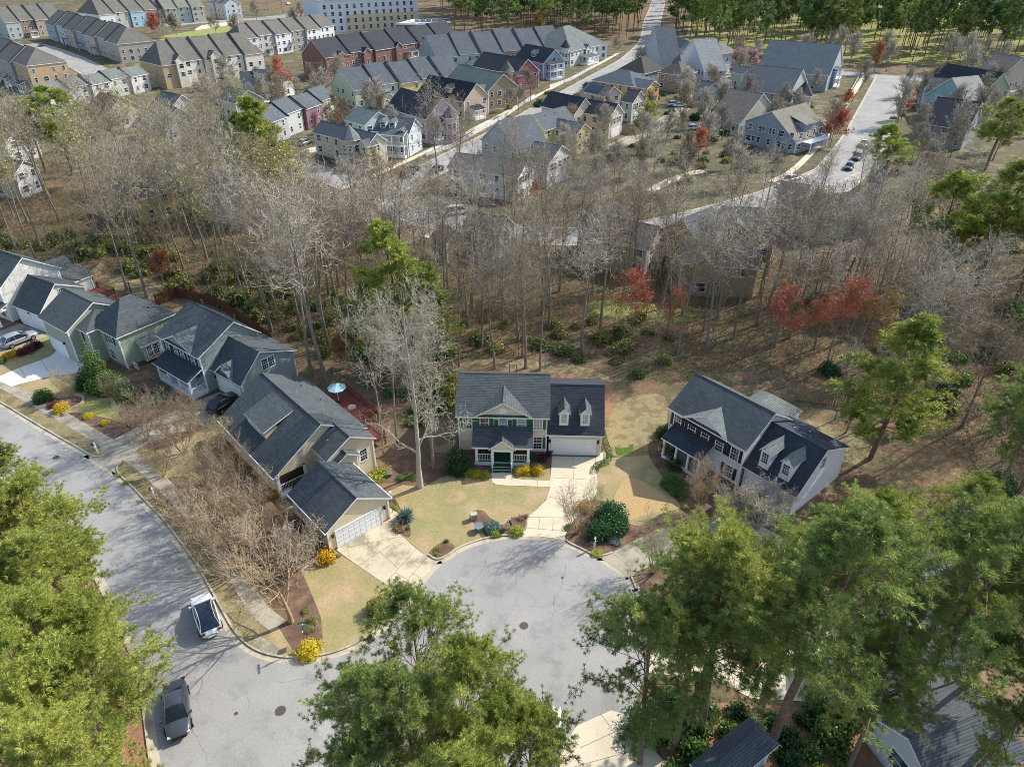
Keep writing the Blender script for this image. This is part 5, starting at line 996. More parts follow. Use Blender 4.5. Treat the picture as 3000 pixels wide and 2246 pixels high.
car('second white car tucked behind the orange house', c3(1450, 925), c3(1490, 924), 'dcdee0', 'sedan')
car('dark red car on the alley behind the pyramid roofs', c4(330, 465), c4(345, 460), '6c2a2c', 'suv')
car('white car among shrubs left of the grey gabled house', c4(70, 840), c4(95, 838), 'dcdee0', 'suv')
car('blue car parked at the top parking lot', c1(1250, 125), c1(1275, 122), '2c3c50', 'suv')
car('red car parked at the top parking lot', c1(1480, 95), c1(1500, 93), '8c2a2c', 'suv')
car('dark red car between the left terraces', c1(270, 300), c1(290, 310), '6c1c24', 'sedan')
car('white car at the top beyond the park', c1(1865, 30), c1(1880, 28), 'e8eaec', 'suv')
car('black car beside the wood road cul de sac', c2(1950, 1165), c2(1980, 1160), '1a1c20', 'suv')
car('blue car beside the white house under the right pines', (2820, 1870), (2850, 1880), '2a4a68', 'suv')
# utility trailer
tr = thing('utility_trailer', 'flat utility trailer with a long frame between the parked trucks', 'trailer', tuple(W(2518, 450)), math.atan2(-1, -.35)); MB().box(-2, 2, -.9, .9, .5, .6, GREYM).box(-2, 2, -.95, -.88, .6, .9, DKMETAL).box(-2, 2, .88, .95, .6, .9, DKMETAL).build('trailer_bed', tr)
for sg in (-1, 1): MB().bar((0, sg*1.0-.1, .32), (0, sg*1.0+.1, .32), .32, BLACK, 12).build('tyre', tr)
# ---------------------------------------------------------------- street furniture
def mailbox(px, label, ang, paint=TRIM):
    o = thing('mailbox', label, 'mailbox', tuple(W(*px)), ang); MB().box(-.06, .06, -.06, .06, 0, 1.45, paint).box(-.09, .09, -.09, .09, 1.3, 1.36, paint).bar((0, 0, 1.45), (0, 0, 1.58), .09, paint, 4, .02).build('post', o)
    MB().box(-.09, .09, -.55, .1, .98, 1.02, paint).bar((0, -.45, 1.0), (0, -.06, .6), .03, paint, 4).build('arm', o); b = MB(); P = [(math.cos(math.pi*i/8)*.1, math.sin(math.pi*i/8)*.1+.1) for i in range(9)]+[(-.1, 0), (.1, 0)]
    b.prism(P, -.55, -.08, lambda a, p, z: (p, a, 1.02+z), DKMETAL); b.build('letter_box', o); return o
mailbox((1493, 1549), 'white post mailbox in the bed beside the rounded green shrub', .3); mailbox((1741, 1606), 'white post mailbox at the planted island by the camellia', -1.0)
mailbox((287, 1327), 'white post mailbox with plants on the small kerb island', -1.9); mailbox((455, 1460), 'white post mailbox half hidden in the verge under the bare shrubs', -2.2); mailbox((1876, 1962), 'mailbox at the kerb under the lower right pines', -1.2); mailbox((1866, 1750), 'white mailbox post beside white flowers at the right kerb', -1.2)
mailbox((1850+4, 183), 'tiny mailbox on the far corner of the middle street', -1.2)
def manhole(px, r, label):
    o = thing('manhole_cover', label, 'manhole', tuple(W(*px)))
    MB().bar((0, 0, .0), (0, 0, .018), r, plain('cast iron', '6a5a50', .7, .4), 28).build('frame_ring', o); m = MB()
    m.bar((0, 0, .0), (0, 0, .024), r*.25, plain('cast iron dark', '4a4440', .7, .4), 16)
    for k in range(8):
        a = 2*math.pi*k/8; m.face([(r*rr*math.cos(a+dd), r*rr*math.sin(a+dd), .0235) for rr, dd in ((.32, -.25), (.85, -.27), (.85, .27), (.32, .25))], plain('cast iron dark', '4a4440', .7, .4))
    m.build('cover_plate', o); return o
for q, r, l in (((822, 2081), .42, 'large round manhole cover in the junction'), ((692, 2089), .14, 'small round valve cover left of the large manhole'), ((1535, 1832), .38, 'round manhole cover in the centre of the cul-de-sac'), ((164, 1340), .36, 'round manhole cover in the left street near the mailbox island'), ((1648, 1692), .12, 'small valve cover in the cul-de-sac near the shrub shadow')): 
    o = manhole(q, r, l); o.location.z = .014
# stop sign
sg = thing('stop_sign', 'stop sign with green street name blades at the corner bed', 'sign', tuple(W(905, 1893)), R(200)); MB().box(-.03, .03, -.03, .03, 0, 3.2, GREYM).build('post', sg)
def text(parent, s_, loc, size, mat, rot):
    c = bpy.data.curves.new('lettering', 'FONT'); c.body = s_; c.size = size; c.align_x = 'CENTER'; c.align_y = 'CENTER'; c.extrude = .002; c.materials.append(mat)
    o0 = bpy.data.objects.new('lettering', c); me = o0.to_mesh().copy(); me.materials.clear(); me.materials.append(mat); bpy.data.objects.remove(o0); o = bpy.data.objects.new('lettering', me); COL.objects.link(o); o.parent = parent; o.location = loc; o.rotation_euler = rot; return o
def octs(r, y, m): return MB().face([(r*math.cos(R(22.5+45*i)), y, 2.35+r*math.sin(R(22.5+45*i))) for i in range(8)][::-1], m)
RED = plain('sign red', 'a8202a', .4, var=.03); pl = MB(); P = [(.38*math.cos(R(22.5+45*i)), .38*math.sin(R(22.5+45*i))) for i in range(8)]; pl.prism(P, -.045, -.035, lambda a, p, z: (p, a, 2.35+z), GREYM, caps=True); pl.build('sign_plate', sg)
octs(.38, -.047, TRIM).build('sign_face', sg); octs(.355, -.049, RED).build('sign_face', sg); text(sg, 'STOP', (0, -.052, 2.35), .27, TRIM, (R(90), 0, 0))
MB().box(-.45, .45, -.01, .01, 2.95, 3.1, plain('sign green', '1f6a40', .4)).box(-.01, .01, -.45, .45, 3.12, 3.27, plain('sign green', '1f6a40', .4)).build('name_blade', sg)
s2 = thing('stop_sign', 'red stop sign at the far end of the right hand street', 'sign', tuple(W(2653, 238)), R(180)); MB().box(-.03, .03, -.03, .03, 0, 2.8, GREYM).build('post', s2); a_ = MB(); a_.prism(P, -.05, -.03, lambda a, p, z: (p*1.2, a, 2.35+z*1.2), RED); a_.build('sign_plate', s2); a_ = MB(); a_.prism(P, .04, .05, lambda a, p, z: (p*1.2, a, 2.35+z*1.2), RED); a_.build('sign_plate', s2)
lp = thing('lamp_post', 'slim pole with white ball lamp at the beige garage corner', 'lamp', tuple(W(1150, 1500))); MB().bar((0, 0, 0), (0, 0, 2.6), .04, GREYM).build('pole', lp); MB().bar((0, 0, 2.6), (0, 0, 2.8), .12, TRIM, 10).build('lamp_head', lp)
ut = thing('utility_box', 'pale green utility box in the small mulch bed', 'utility box', tuple(W(1388, 1520)), .3); MB().box(-.3, .3, -.25, .25, 0, .7, plain('pale green metal', 'a8ae98')).box(-.33, .33, -.28, .28, .7, .76, plain('pale green metal', 'a8ae98')).build('cabinet', ut); MB().box(-.25, .25, -.265, -.25, .08, .62, plain('pale green lid', '98a088')).build('hatch', ut)
def pot(px, label, r=.3, m=None):
    o = thing('planter', label, 'planter', tuple(W(*px))); MB().bar((0, 0, 0), (0, 0, r*1.3), r*.7, m or plain('terracotta', '9c6448'), 14, r).build('pot', o); MB().bar((0, 0, r*1.3), (0, 0, r*1.42), r*1.08, m or plain('terracotta', '9c6448'), 14).build('rim', o)
pot((1838, 1550), 'round bowl planter in the bed below the camellia'); pot((1820, 1560), 'terracotta pot beside the round bowl planter', .35); pot((1403, 1553), 'silver rounded rock like planter by the blue shrub', .45, GREYM); pot((1143, 1393), 'small grey bird figure bowl in the tree bed', .3, GREYM); pot((1608, 1332), 'round dark planter beside the garage door of the tan house', .4, DKMETAL)
def chair(px, z, label, m, a=0):
    p = W(*px); o = thing('rocking_chair', label, 'chair', (p.x, p.y, z), a); MB().box(-.28, .28, -.26, .26, .4, .45, m).build('seat', o); b = MB()
    for k in range(5): b.box(-.26+k*.11, -.19+k*.11, .22, .26, .45, 1.15, m)
    b.box(-.28, .28, .21, .27, 1.1, 1.2, m); b.build('backrest', o)
    for x in (-.26, .22): MB().box(x, x+.05, -.26, -.21, 0, .65, m).build('leg', o); MB().box(x, x+.05, .21, .26, 0, .65, m).build('leg', o)
    return o
q = hh.world(3.0, -.7); 
def chair_w(q, z, label, m, a): o = chair((1500, 1400), z, label, m, a); o.location = (q.x, q.y, z); return o
chair_w(hh.world(3.1, -.5), .67, 'brown wooden rocking chair on the left side of the green porch', BROWNWOOD, R(-2)); chair_w(hh.world(7.3, -.4), .67, 'brown wooden seat at the right side of the green porch', BROWNWOOD, R(-2)); chair_w(h3.world(8.3, -.8), .5, 'white rocking chair on the grey green house porch', TRIM, R(-60))
chair_w(h6.world(2.1, -.8), .5, 'dark rocking chair on the porch of the white house', DKMETAL, R(-50))
gf = thing('garden_flag', 'small red and white flag on a pole beside the yellow corner shrub', 'flag', tuple(W(893, 1885))); MB().bar((0, 0, 0), (0, 0, 1.9), .02, GREYM).build('pole', gf); fm_ = MB()
for k in range(6): fm_.box(-.02, .01, .02, .55, 1.25+k*.1, 1.35+k*.1, RED if k % 2 == 0 else TRIM)
fm_.build('cloth', gf)
sg_ = thing('street_light', 'grey pole light at the verge among bare shrubs', 'lamp', tuple(W(500, 1480))); MB().bar((0, 0, 0), (0, 0, 2.2), .05, GREYM).build('pole', sg_); MB().box(-.2, .2, -.1, .1, 2.2, 2.35, GREYM).build('lamp_head', sg_)
ed = thing('bed_edging', 'curved tan stone edging round the mulch bed on the front lawn', 'edging', (0, 0, 0)); strip('stone_row', line([(185, 1217), (205, 1203), (235, 1190), (247, 1178), (246, 1168), (238, 1162), (222, 1160)], 2), -.12, .15, 0, .3, plain('tan stone', 'a89880', .9), parent=ed)
sheet('bed', [(122, 1170), (150, 1195), (187, 1214), (235, 1190), (246, 1176), (238, 1163), (215, 1160), (180, 1168), (140, 1163)], .02, MULCH, 1)
# ================================================================ VEGETATION
def unit(a): return a/np.maximum(np.linalg.norm(a, axis=-1, keepdims=True), 1e-9)
def poly_from(rng, p0, d, L, K, wob, up, r0, r1, droop=0):
    n = len(p0); P = np.zeros((n, K, 3)); P[:, 0] = p0; d = unit(d.copy()); st = (L/(K-1))[:, None]
    for k in range(1, K):
        d = unit(d+rng.normal(0, wob, (n, 3))+np.array([0, 0, up-droop*k])); P[:, k] = P[:, k-1]+d*st
    t = np.linspace(0, 1, K)[None]; return P, r0[:, None]*(1-t)+r1[:, None]*t
def children(rng, P, Rr, nc, tmin, tmax, ang, length, K, wob, up, rr=.55, rend=.35, droop=0, phi=None):
    M, Kp, _ = P.shape; n = M*nc; idx = np.repeat(np.arange(M), nc)
    t = np.tile((np.arange(nc)+.5)/nc, M)+rng.uniform(-.5, .5, n)/nc; t = np.clip(tmin+(tmax-tmin)*t, 0, .999)
    f = t*(Kp-1); i = np.minimum(f.astype(int), Kp-2); fr = (f-i)[:, None]
    a, b = P[idx, i], P[idx, i+1]; p0 = a*(1-fr)+b*fr; tan = unit(b-a); r = Rr[idx, i]*(1-fr[:, 0])+Rr[idx, i+1]*fr[:, 0]
    q = unit(np.cross(tan, rng.normal(0, 1, (n, 3)))); an = np.radians(rng.uniform(*ang, n))[:, None] if not callable(ang) else ang(t)[:, None]
    d = tan*np.cos(an)+q*np.sin(an); L = length(t, n) if callable(length) else rng.uniform(*length, n)
    r0 = np.minimum(r*.9, r*rr+.004); return (*poly_from(rng, p0, d, L, K, wob, up, r0, r0*rend, droop), t)
def tubes(groups):                                                     # [(P, R, sides)] -> V, F quads
    Vs, Fs, off = [], [], 0
    for P, Rr, S in groups:
        M, K, _ = P.shape; T = unit(np.gradient(P, axis=1)); ref = np.where(np.abs(T[:, :1, 2:3]) > .9, np.array([1., 0, 0]), np.array([0, 0, 1.])); ref = np.broadcast_to(ref, T.shape)
        A = unit(np.cross(T, ref)); B = np.cross(T, A); th = np.arange(S)*2*np.pi/S
        V = P[:, :, None]+Rr[:, :, None, None]*(A[:, :, None]*np.cos(th)[None, None, :, None]+B[:, :, None]*np.sin(th)[None, None, :, None])
        base = off+(np.arange(M)[:, None, None]*K+np.arange(K-1)[None, :, None])*S; s = np.arange(S)[None, None]; s2 = (s+1) % S
        F = np.stack([base+s, base+s2, base+S+s2, base+S+s], -1).reshape(-1, 4); Vs.append(V.reshape(-1, 3)); Fs.append(F); off += M*K*S
    return np.concatenate(Vs), np.concatenate(Fs)
def quads(rng, C, size, nrm=None, flat=.0, aspect=.6):
    n = len(C); d = unit(rng.normal(0, 1, (n, 3))+(nrm*1.0 if nrm is not None else 0)); a = unit(np.cross(d, rng.normal(0, 1, (n, 3)))); b = np.cross(d, a); s = (size*rng.uniform(.6, 1.3, n))[:, None]
    V = np.stack([C-a*s, C-b*s*aspect, C+a*s, C+b*s*aspect], 1).reshape(-1, 3); return V, np.arange(4*n).reshape(n, 4)
def tufts(rng, C, D, n, L, w_, spread=.75):
    T = len(C); c = np.repeat(C, n, 0); d = unit(np.repeat(D, n, 0)*1.0+rng.normal(0, spread, (T*n, 3))); l = (L*rng.uniform(.7, 1.2, T*n))[:, None]
    s = unit(np.cross(d, rng.normal(0, 1, (T*n, 3))))*w_; V = np.stack([c-s*.5, c+d*l*.55+s, c+d*l, c+d*l*.55-s], 1).reshape(-1, 3)
    return V, np.arange(4*T*n).reshape(-1, 4)
PROTO = {}
def bare_proto(key, seed, H, t0=.4, n1=15, l1=.28, ang1=(30, 58), r=.2, dens=(6, 5, 5), wob=.1, sides=8, twig=.014, up=.08, fork=0, buds=.10, stems=1, lean=0.):
    rng = np.random.default_rng(seed); z = np.zeros((stems, 3)); d = np.tile([0, 0, 1.], (stems, 1))
    if stems > 1:
        th = np.arange(stems)*2*np.pi/stems+rng.uniform(0, 1, stems); d = np.stack([np.cos(th)*lean, np.sin(th)*lean, np.ones(stems)], 1); z = np.stack([np.cos(th)*.12, np.sin(th)*.12, np.zeros(stems)], 1)
    L = H*rng.uniform(.82, .95, stems); P0, R0 = poly_from(rng, z, d, L, 9, .035 if stems == 1 else .06, .02, np.full(stems, r), np.full(stems, r*.15)); R0[:, 0] *= 1.35
    ln = lambda t, n: H*l1*(1.15-.75*t)*rng.uniform(.7, 1.2, n)
    P1, R1, _ = children(rng, P0, R0, n1, t0, .98, ang1, ln, 6, wob, up, .5, .2)
    P2, R2, _ = children(rng, P1, R1, dens[0], .2, 1., (22, 55), (H*l1*.28, H*l1*.6), 5, wob*1.3, up, .6, .3)
    P3, R3, _ = children(rng, P2, R2, dens[1], .15, 1., (25, 65), (H*l1*.14, H*l1*.3), 4, wob*1.5, up, .6, .5)
    R3 = np.maximum(R3, twig*.9); P4, R4, _ = children(rng, P3, R3, dens[2], .1, 1., (20, 70), (H*l1*.07, H*l1*.17), 3, wob*2, up, .7, .6); R4 = np.maximum(R4*0+twig, twig*.8); R4[:, -1] *= .5
    R2 = np.maximum(R2, twig)
    tr = fast_mesh('trunk', *tubes([(P0, R0, sides)]), BARK, True); cr = fast_mesh('crown', *tubes([(P1, R1, 5), (P2, R2, 4), (P3, R3, 3), (P4, R4, 3)]), TWIG)
    cr.materials.append(BARK); nl = len(P1)*5*5+len(P2)*4*4; cr.polygons.foreach_set('material_index', np.r_[np.ones(nl, np.int32), np.zeros(len(cr.polygons)-nl, np.int32)])
    E = np.concatenate([P4[:, -1], P4[:, 1], P3[:, -1]]); bd = fast_mesh('buds', *quads(rng, E, buds), PGB); PROTO[key] = (tr, cr, bd, H); return PROTO[key]
def pine_proto(key, seed, H, t0=.45, n1=44, rad=.2, nt=24, Lt=.34, wt=.022, r=.24, L2=6, L3=3, taper=1.0, sides=8):
    rng = np.random.default_rng(seed); P0, R0 = poly_from(rng, np.zeros((1, 3)), np.array([[0, 0, 1.]]), np.array([H*.97]), 10, .02, .03, np.array([r]), np.array([r*.12]))
    prof = lambda t: np.sin(np.clip((t-t0)/(1-t0), 0, 1)**.72*np.pi*.86+.35)
    ln = lambda t, n: H*rad*np.clip(prof(t), .16, 1)*rng.uniform(.65, 1.2, n)
    an = lambda t: np.radians(np.clip(92-45*np.clip((t-t0)/(1-t0), 0, 1)**2+rng.normal(0, 10, len(t)), 15, 105))
    P1, R1, _ = children(rng, P0, R0, n1, t0, .995, an, ln, 6, .09, .035, .32, .2)
    Lp = np.linalg.norm(P1[:, -1]-P1[:, 0], axis=1)
    P2, R2, _ = children(rng, P1, R1, L2, .3, 1., (30, 65), lambda t, n: np.repeat(Lp, L2)*rng.uniform(.22, .5, n)*(1.2-.5*t), 4, .12, .09, .6, .4)
    P3, R3, _ = children(rng, P2, R2, L3, .25, 1., (25, 60), (.35, .85), 3, .15, .16, .7, .6)
    C = np.concatenate([P3[:, -1], P3[:, 1], P2[:, -1], P2[:, -2], P1[:, -1]]); D = np.concatenate([P3[:, -1]-P3[:, -2], P3[:, -1]-P3[:, -2], P2[:, -1]-P2[:, -2], P2[:, -1]-P2[:, -2], P1[:, -1]-P1[:, -2]]); D = unit(D)+[0, 0, .35]
    tr = fast_mesh('trunk', *tubes([(P0, R0, sides)]), BARKP, True); br = fast_mesh('branches', *tubes([(P1, R1, 4), (P2, R2, 3), (P3, np.maximum(R3, .012), 3)]), BARKP)
    cr = fast_mesh('crown', *tufts(rng, C, unit(D), nt, Lt, wt), PINE); PROTO[key] = (tr, br, cr, H); return PROTO[key]
def leaf_ball(key, seed, n, leaf, rx=1., rz=.8, lumps=7, mat=SHRUBG, asp=.6, base=.0, fill=.6):
    rng = np.random.default_rng(seed); c = rng.normal(0, 1, (lumps, 3)); c = unit(c)*rng.uniform(.25, .6, (lumps, 1)); c[:, 2] = np.abs(c[:, 2])*.8; rad = rng.uniform(.4, .62, lumps)
    i = rng.integers(0, lumps, n); d = unit(rng.normal(0, 1, (n, 3))); q = c[i]+d*(rad[i]*rng.uniform(fill, 1.02, n))[:, None]; q[:, 2] = np.abs(q[:, 2]+.05)
    q = q*[rx, rx, rz*1.25]; q[:, 2] += base; V, F = quads(rng, q, leaf, d, aspect=asp); PROTO[key] = fast_mesh('foliage', V, F, mat); return PROTO[key]
def setmat(o, m, i=0):
    if m: o.material_slots[i].link = 'OBJECT'; o.material_slots[i].material = m
rnd = random.Random(11)
def bare(key, p, H=None, label='', group=None, twig=None, buds=None, rz=None, name='bare_tree', bark_m=None, cat='tree', lean=0, wide=1.0):
    tr, cr, bd, H0 = PROTO[key]; s = (H or H0)/H0; o = thing(name, label, cat, (p.x, p.y, 0), rnd.uniform(0, 6.28) if rz is None else rz, group); o.scale = (s*wide, s*wide, s)
    if lean: o.rotation_euler.x = lean
    a = inst('trunk', tr, (0, 0, 0), 0, o); b = inst('crown', cr, (0, 0, 0), 0, o); setmat(a, bark_m); setmat(b, twig); setmat(b, bark_m, 1)
    if buds: c = inst('buds', bd, (0, 0, 0), 0, o); setmat(c, buds)
    return o
def pine(key, p, H=None, label='', group=None, mat=None, rz=None, wide=1.0, name='pine_tree'):
    tr, br, cr, H0 = PROTO[key]; s = (H or H0)/H0; o = thing(name, label, 'tree', (p.x, p.y, 0), rnd.uniform(0, 6.28) if rz is None else rz, group); o.scale = (s*wide, s*wide, s)
    inst('trunk', tr, (0, 0, 0), 0, o); inst('branches', br, (0, 0, 0), 0, o) if br else None; setmat(inst('crown', cr, (0, 0, 0), 0, o), mat); return o
def shrub(key, px, r, label, mat=None, rz=1., group=None, name='shrub', cat='shrub', p=None):
    p = p or W(*px); o = inst(name, PROTO[key], (p.x, p.y, 0), rnd.uniform(0, 6.28), None, (r, r, r*rz)); setmat(o, mat); return tag(o, label, cat, group)
for i in range(6): bare_proto('wood%d' % i, 20+i, 22, t0=.42+.06*(i % 3), n1=10+i % 3*2, l1=.3+.03*(i % 2), r=.21+.03*(i % 2), dens=(5, 4, 3), twig=.018, wob=.16, ang1=(22, 55), up=.1, buds=.15)
for i in range(2): bare_proto('thin%d' % i, 40+i, 18, t0=.5, n1=11, l1=.2, r=.13, dens=(5, 4, 3), twig=.016, wob=.15, ang1=(22, 50), buds=.14)
bare_proto('birch', 51, 22, t0=.2, n1=18, l1=.25, r=.3, dens=(6, 5, 4), twig=.013, wob=.22, ang1=(35, 80))
for i in range(3): bare_proto('small%d' % i, 60+i, 8, t0=.2, n1=14, l1=.42, r=.11, dens=(6, 5, 4), twig=.024, wob=.12, ang1=(25, 55), up=.14, buds=.15)
for i in range(3): bare_proto('crape%d' % i, 70+i, 6.5, t0=.28, n1=6, l1=.36, r=.055, dens=(4, 4, 3), twig=.008, wob=.08, ang1=(15, 40), up=.16, stems=8, lean=.36, buds=.035)
for i in range(2): bare_proto('maple%d' % i, 86+i, 17, t0=.35, n1=13, l1=.32, r=.17, dens=(5, 5, 4), twig=.014, wob=.14, ang1=(25, 60), buds=.17)
bare_proto('young', 80, 8.5, t0=.18, n1=17, l1=.52, r=.15, dens=(5, 4, 3), twig=.010, wob=.1, ang1=(38, 62), up=.1)
bare_proto('bush', 83, 2.4, t0=.15, n1=8, l1=.5, r=.025, dens=(4, 4, 3), twig=.009, wob=.1, ang1=(20, 55), up=.1, stems=7, lean=.55)
for i in range(4): pine_proto('near%d' % i, 90+i, 20, t0=[.42, .5, .56, .46][i], n1=[38, 34, 32, 36][i], rad=.2, nt=34, Lt=.27, wt=.011, L2=6, L3=4)
for i in range(2): pine_proto('full%d' % i, 140+i, 19, t0=.16+.06*i, n1=58, rad=.2, nt=18, Lt=.42, wt=.03, L2=6, L3=3, sides=6)
for i in range(3): pine_proto('mid%d' % i, 95+i, 19, t0=.45, n1=40, rad=.21, nt=16, Lt=.45, wt=.035, L2=6, L3=3, sides=6)
for i in range(4): pine_proto('far%d' % i, 100+i, 24, t0=.42+.05*i, n1=26, rad=.17, nt=7, Lt=.9, wt=.12, L2=4, L3=2, r=.22, sides=5)
leaf_ball('ball', 110, 2600, .055, lumps=9); leaf_ball('ball2', 111, 2200, .06, lumps=6, rz=.9); leaf_ball('big', 112, 7000, .05, lumps=14, rz=.95); leaf_ball('big2', 113, 6000, .045, lumps=18, rz=1.1, fill=.5)
leaf_ball('loose', 114, 900, .07, lumps=8, fill=.2); leaf_ball('cone', 115, 5000, .04, rx=.6, rz=1.8, lumps=12, fill=.3)
for i in range(3): leaf_ball('scrub%d' % i, 130+i, 1500, .10, rx=1.15, rz=.8, lumps=7+i*2, fill=.1, mat=OLIVE)
r_ = np.random.default_rng(5); C_ = np.tile([[0, 0, .15]], (150, 1)); PROTO['spiky'] = fast_mesh('foliage', *tufts(r_, C_, np.tile([[0, 0, .6]], (150, 1)), 3, .8, .03, .8), SHRUBG)
# ---- clear zones: houses and streets
ZONES = []
for o in list(COL.objects):
    pass
def add_zone(h, pad=1.2):
    for r in h.rects: ZONES.append((h.org, h.ex, h.ey, r[0]-pad, r[1]+pad, r[2]-pad, r[3]+pad))
for h in HOUSES: add_zone(h)
def clear(p, road_pad=5.2):
    for org, ex, ey, x0, x1, y0, y1 in ZONES:
        d = p-org; x, y = d.dot(ex), d.dot(ey)
        if x0 < x < x1 and y0 < y < y1: return False
    for L_ in (CS, PK, RS):
        for q in L_:
            if (p-q).length < road_pad+1: return False
    return True
def inside(p, poly):
    c = False; n = len(poly)
    for i in range(n):
        a, b = poly[i], poly[(i+1) % n]
        if (a.y > p.y) != (b.y > p.y) and p.x < (b.x-a.x)*(p.y-a.y)/(b.y-a.y)+a.x: c = not c
    return c
def scatter(px, n, gap, seed, pad=5.2, tries=40):
    poly = [W(*q) for q in px]; x0, x1 = min(p.x for p in poly), max(p.x for p in poly); y0, y1 = min(p.y for p in poly), max(p.y for p in poly); rg = random.Random(seed); out = []
    for _ in range(n*tries):
        if len(out) >= n: break
        p = Vector((rg.uniform(x0, x1), rg.uniform(y0, y1), 0))
        if not inside(p, poly) or not clear(p, pad) or any((p-q).length < gap for q in out): continue
        out.append(p)
    return out
# ---- the woodland of bare trees
TW = [TWIG, TWIG, TWIG_L, TWIG_B, TWIG]
MARKS = [((90, 800), 'behind the cream house at the left edge'), ((300, 780), 'behind the sage house'), ((520, 840), 'behind the grey green house roof'), ((700, 900), 'behind the grey green house garage'), ((850, 1000), 'above the turquoise umbrella'), ((960, 900), 'left of the central towering pine'), ((850, 700), 'amid the woods between two large pines'), ((600, 640), 'below the big broad pine'), ((350, 620), 'before the half hidden yellow house'), ((80, 620), 'at the far left of the woods'),
    ((200, 480), 'below the broad upper left pine'), ((500, 470), 'before the low grey terrace'), ((690, 420), 'beside the dark pine under the terraces'), ((850, 560), 'before the brown tiled house'), ((1050, 560), 'before the turret house'), ((1150, 700), 'by the brown tiled house roof'), ((1300, 700), 'by the bend of the wood road'), ((1300, 950), 'right of the central towering pine'), ((1450, 980), 'behind the tan house ridge'), ((1650, 980), 'behind the tan house garage'), ((1500, 820), 'before the taupe long house'), ((1750, 850), 'by the sunny clearing'),
    ((1900, 950), 'by the first red maples'), ((2050, 1000), 'behind the white house roof'), ((2250, 960), 'among the red maples behind the white house'), ((2450, 950), 'by the mustard budding tree'), ((2100, 820), 'behind the tan house in the right woods'), ((2350, 820), 'below the foot of the right hand street'), ((2600, 900), 'above the lone full pine'), ((2800, 1000), 'below the three large right edge pines'), ((2950, 1200), 'at the right edge above the glossy evergreen'), ((2700, 1200), 'right of the lone full pine'), ((1800, 640), 'beyond the wood road'), ((2150, 640), 'by the grey green long house'), ((2550, 680), 'left of the three large right edge pines'), ((2900, 640), 'behind the three large right edge pines'),
    ((1700, 480), 'by the sunroom gables'), ((1950, 480), 'in the garden left of the glazed porch building'), ((2100, 350), 'by the alley'), ((2250, 330), 'by the slate blue house'), ((2700, 420), 'by the dark roofed house on the right'), ((2900, 330), 'beyond the green house')]
KEEP = [W(*q) for q in ((800, 630), (215, 515), (2700, 860), (2840, 880), (2970, 900), (1185, 1075), (2580, 566), (2885, 500), (2420, 1070), (2255, 1045), (1850, 985), (2520, 1090))]
MW = [(W(*q), t) for q, t in MARKS]
def wood(px, n, gap, seed, label, group, hr=(17, 25), keys=('wood0', 'wood1', 'wood2', 'wood3', 'wood4', 'wood5', 'thin0', 'thin1'), tw=TW, buds=None, name='bare_tree', pb=1, near=True):
    rg = random.Random(seed*3+1)
    for p in scatter(px, n, gap, seed):
        if any(abs(p.x-q.x*p.y/q.y) < 4.5 and -16 < p.y-q.y < 2 for q in KEEP): continue
        b = rg.choice(buds) if buds and rg.random() < pb else None; k = rg.choice(keys); H = rg.uniform(*hr); t = rg.choice(tw)
        lb, gr = label, group
        if near: mk = min(MW, key=lambda m: (m[0]-p).length)[1]; gr = 'bare trees '+mk; lb = ('slender ' if k[0] == 't' else 'tall ' if H > sum(hr)/2 else 'shorter ')+('budding ' if b else '')+{TWIG.name: 'grey', TWIG_L.name: 'pale', TWIG_B.name: 'brownish'}[t.name]+' bare tree '+mk
        bare(k, p, H, lb, gr, t, b, name=name, wide=rg.uniform(.9, 1.25))
wood([(-250, 560), (0, 520), (350, 560), (470, 700), (500, 780), (200, 790), (0, 790), (-300, 800)], 30, 4.2, 1, 'tall bare tree in the woods behind the cream and sage houses', 'bare woodland trees, left part', buds=[PGB], pb=.12)
wood([(350, 560), (700, 600), (960, 700), (1000, 1040), (760, 960), (640, 870), (520, 810), (470, 700)], 38, 4.2, 2, 'tall bare tree in the woods behind the grey green and beige houses', 'bare woodland trees, centre left part', buds=[PGB], pb=.1)
wood([(960, 700), (1300, 780), (1340, 1040), (1300, 1080), (1010, 1060)], 22, 4.0, 3, 'tall bare tree in the woods left behind the tan house with green shutters', 'bare woodland trees, centre part', hr=(15, 21))
wood([(1300, 780), (1850, 800), (1900, 1030), (1620, 1050), (1340, 1040)], 24, 4.2, 4, 'tall bare tree in the woods behind the tan house garage', 'bare woodland trees, centre right part', hr=(15, 21))
wood([(1850, 780), (2500, 820), (2520, 1120), (2380, 1090), (2200, 1060), (2000, 1040), (1900, 1030)], 42, 3.4, 5, 'bare tree in the woods behind the white house with dormers', 'bare woodland trees, right part', hr=(14, 20))
wood([(2500, 760), (3300, 780), (3300, 1350), (2850, 1330), (2560, 1150)], 52, 3.4, 6, 'bare tree in the woods at the right edge', 'bare woodland trees, right edge', hr=(14, 20), tw=[TWIG, TWIG_L, TWIG_L, TWIG_B])
wood([(2350, 600), (3300, 560), (3300, 790), (2400, 780)], 26, 5.5, 7, 'bare tree among the houses at the right end of the woods', 'bare trees by the right end houses', hr=(11, 16), tw=[TWIG_L, TWIG, TWIG_L])
wood([(1280, 560), (1700, 620), (2300, 590), (2350, 760), (1300, 770)], 20, 6, 8, 'bare tree by the road through the middle of the woods', 'bare trees by the wood road', hr=(12, 18))
wood([(0, 470), (560, 460), (700, 520), (1000, 620), (1300, 690), (1300, 780), (960, 700), (700, 600), (350, 560), (0, 520), (-250, 540)], 24, 6.5, 9, 'tall bare tree among the first houses beyond the woods', 'bare trees among the wood edge houses', hr=(13, 19), buds=[PGB], pb=.35)
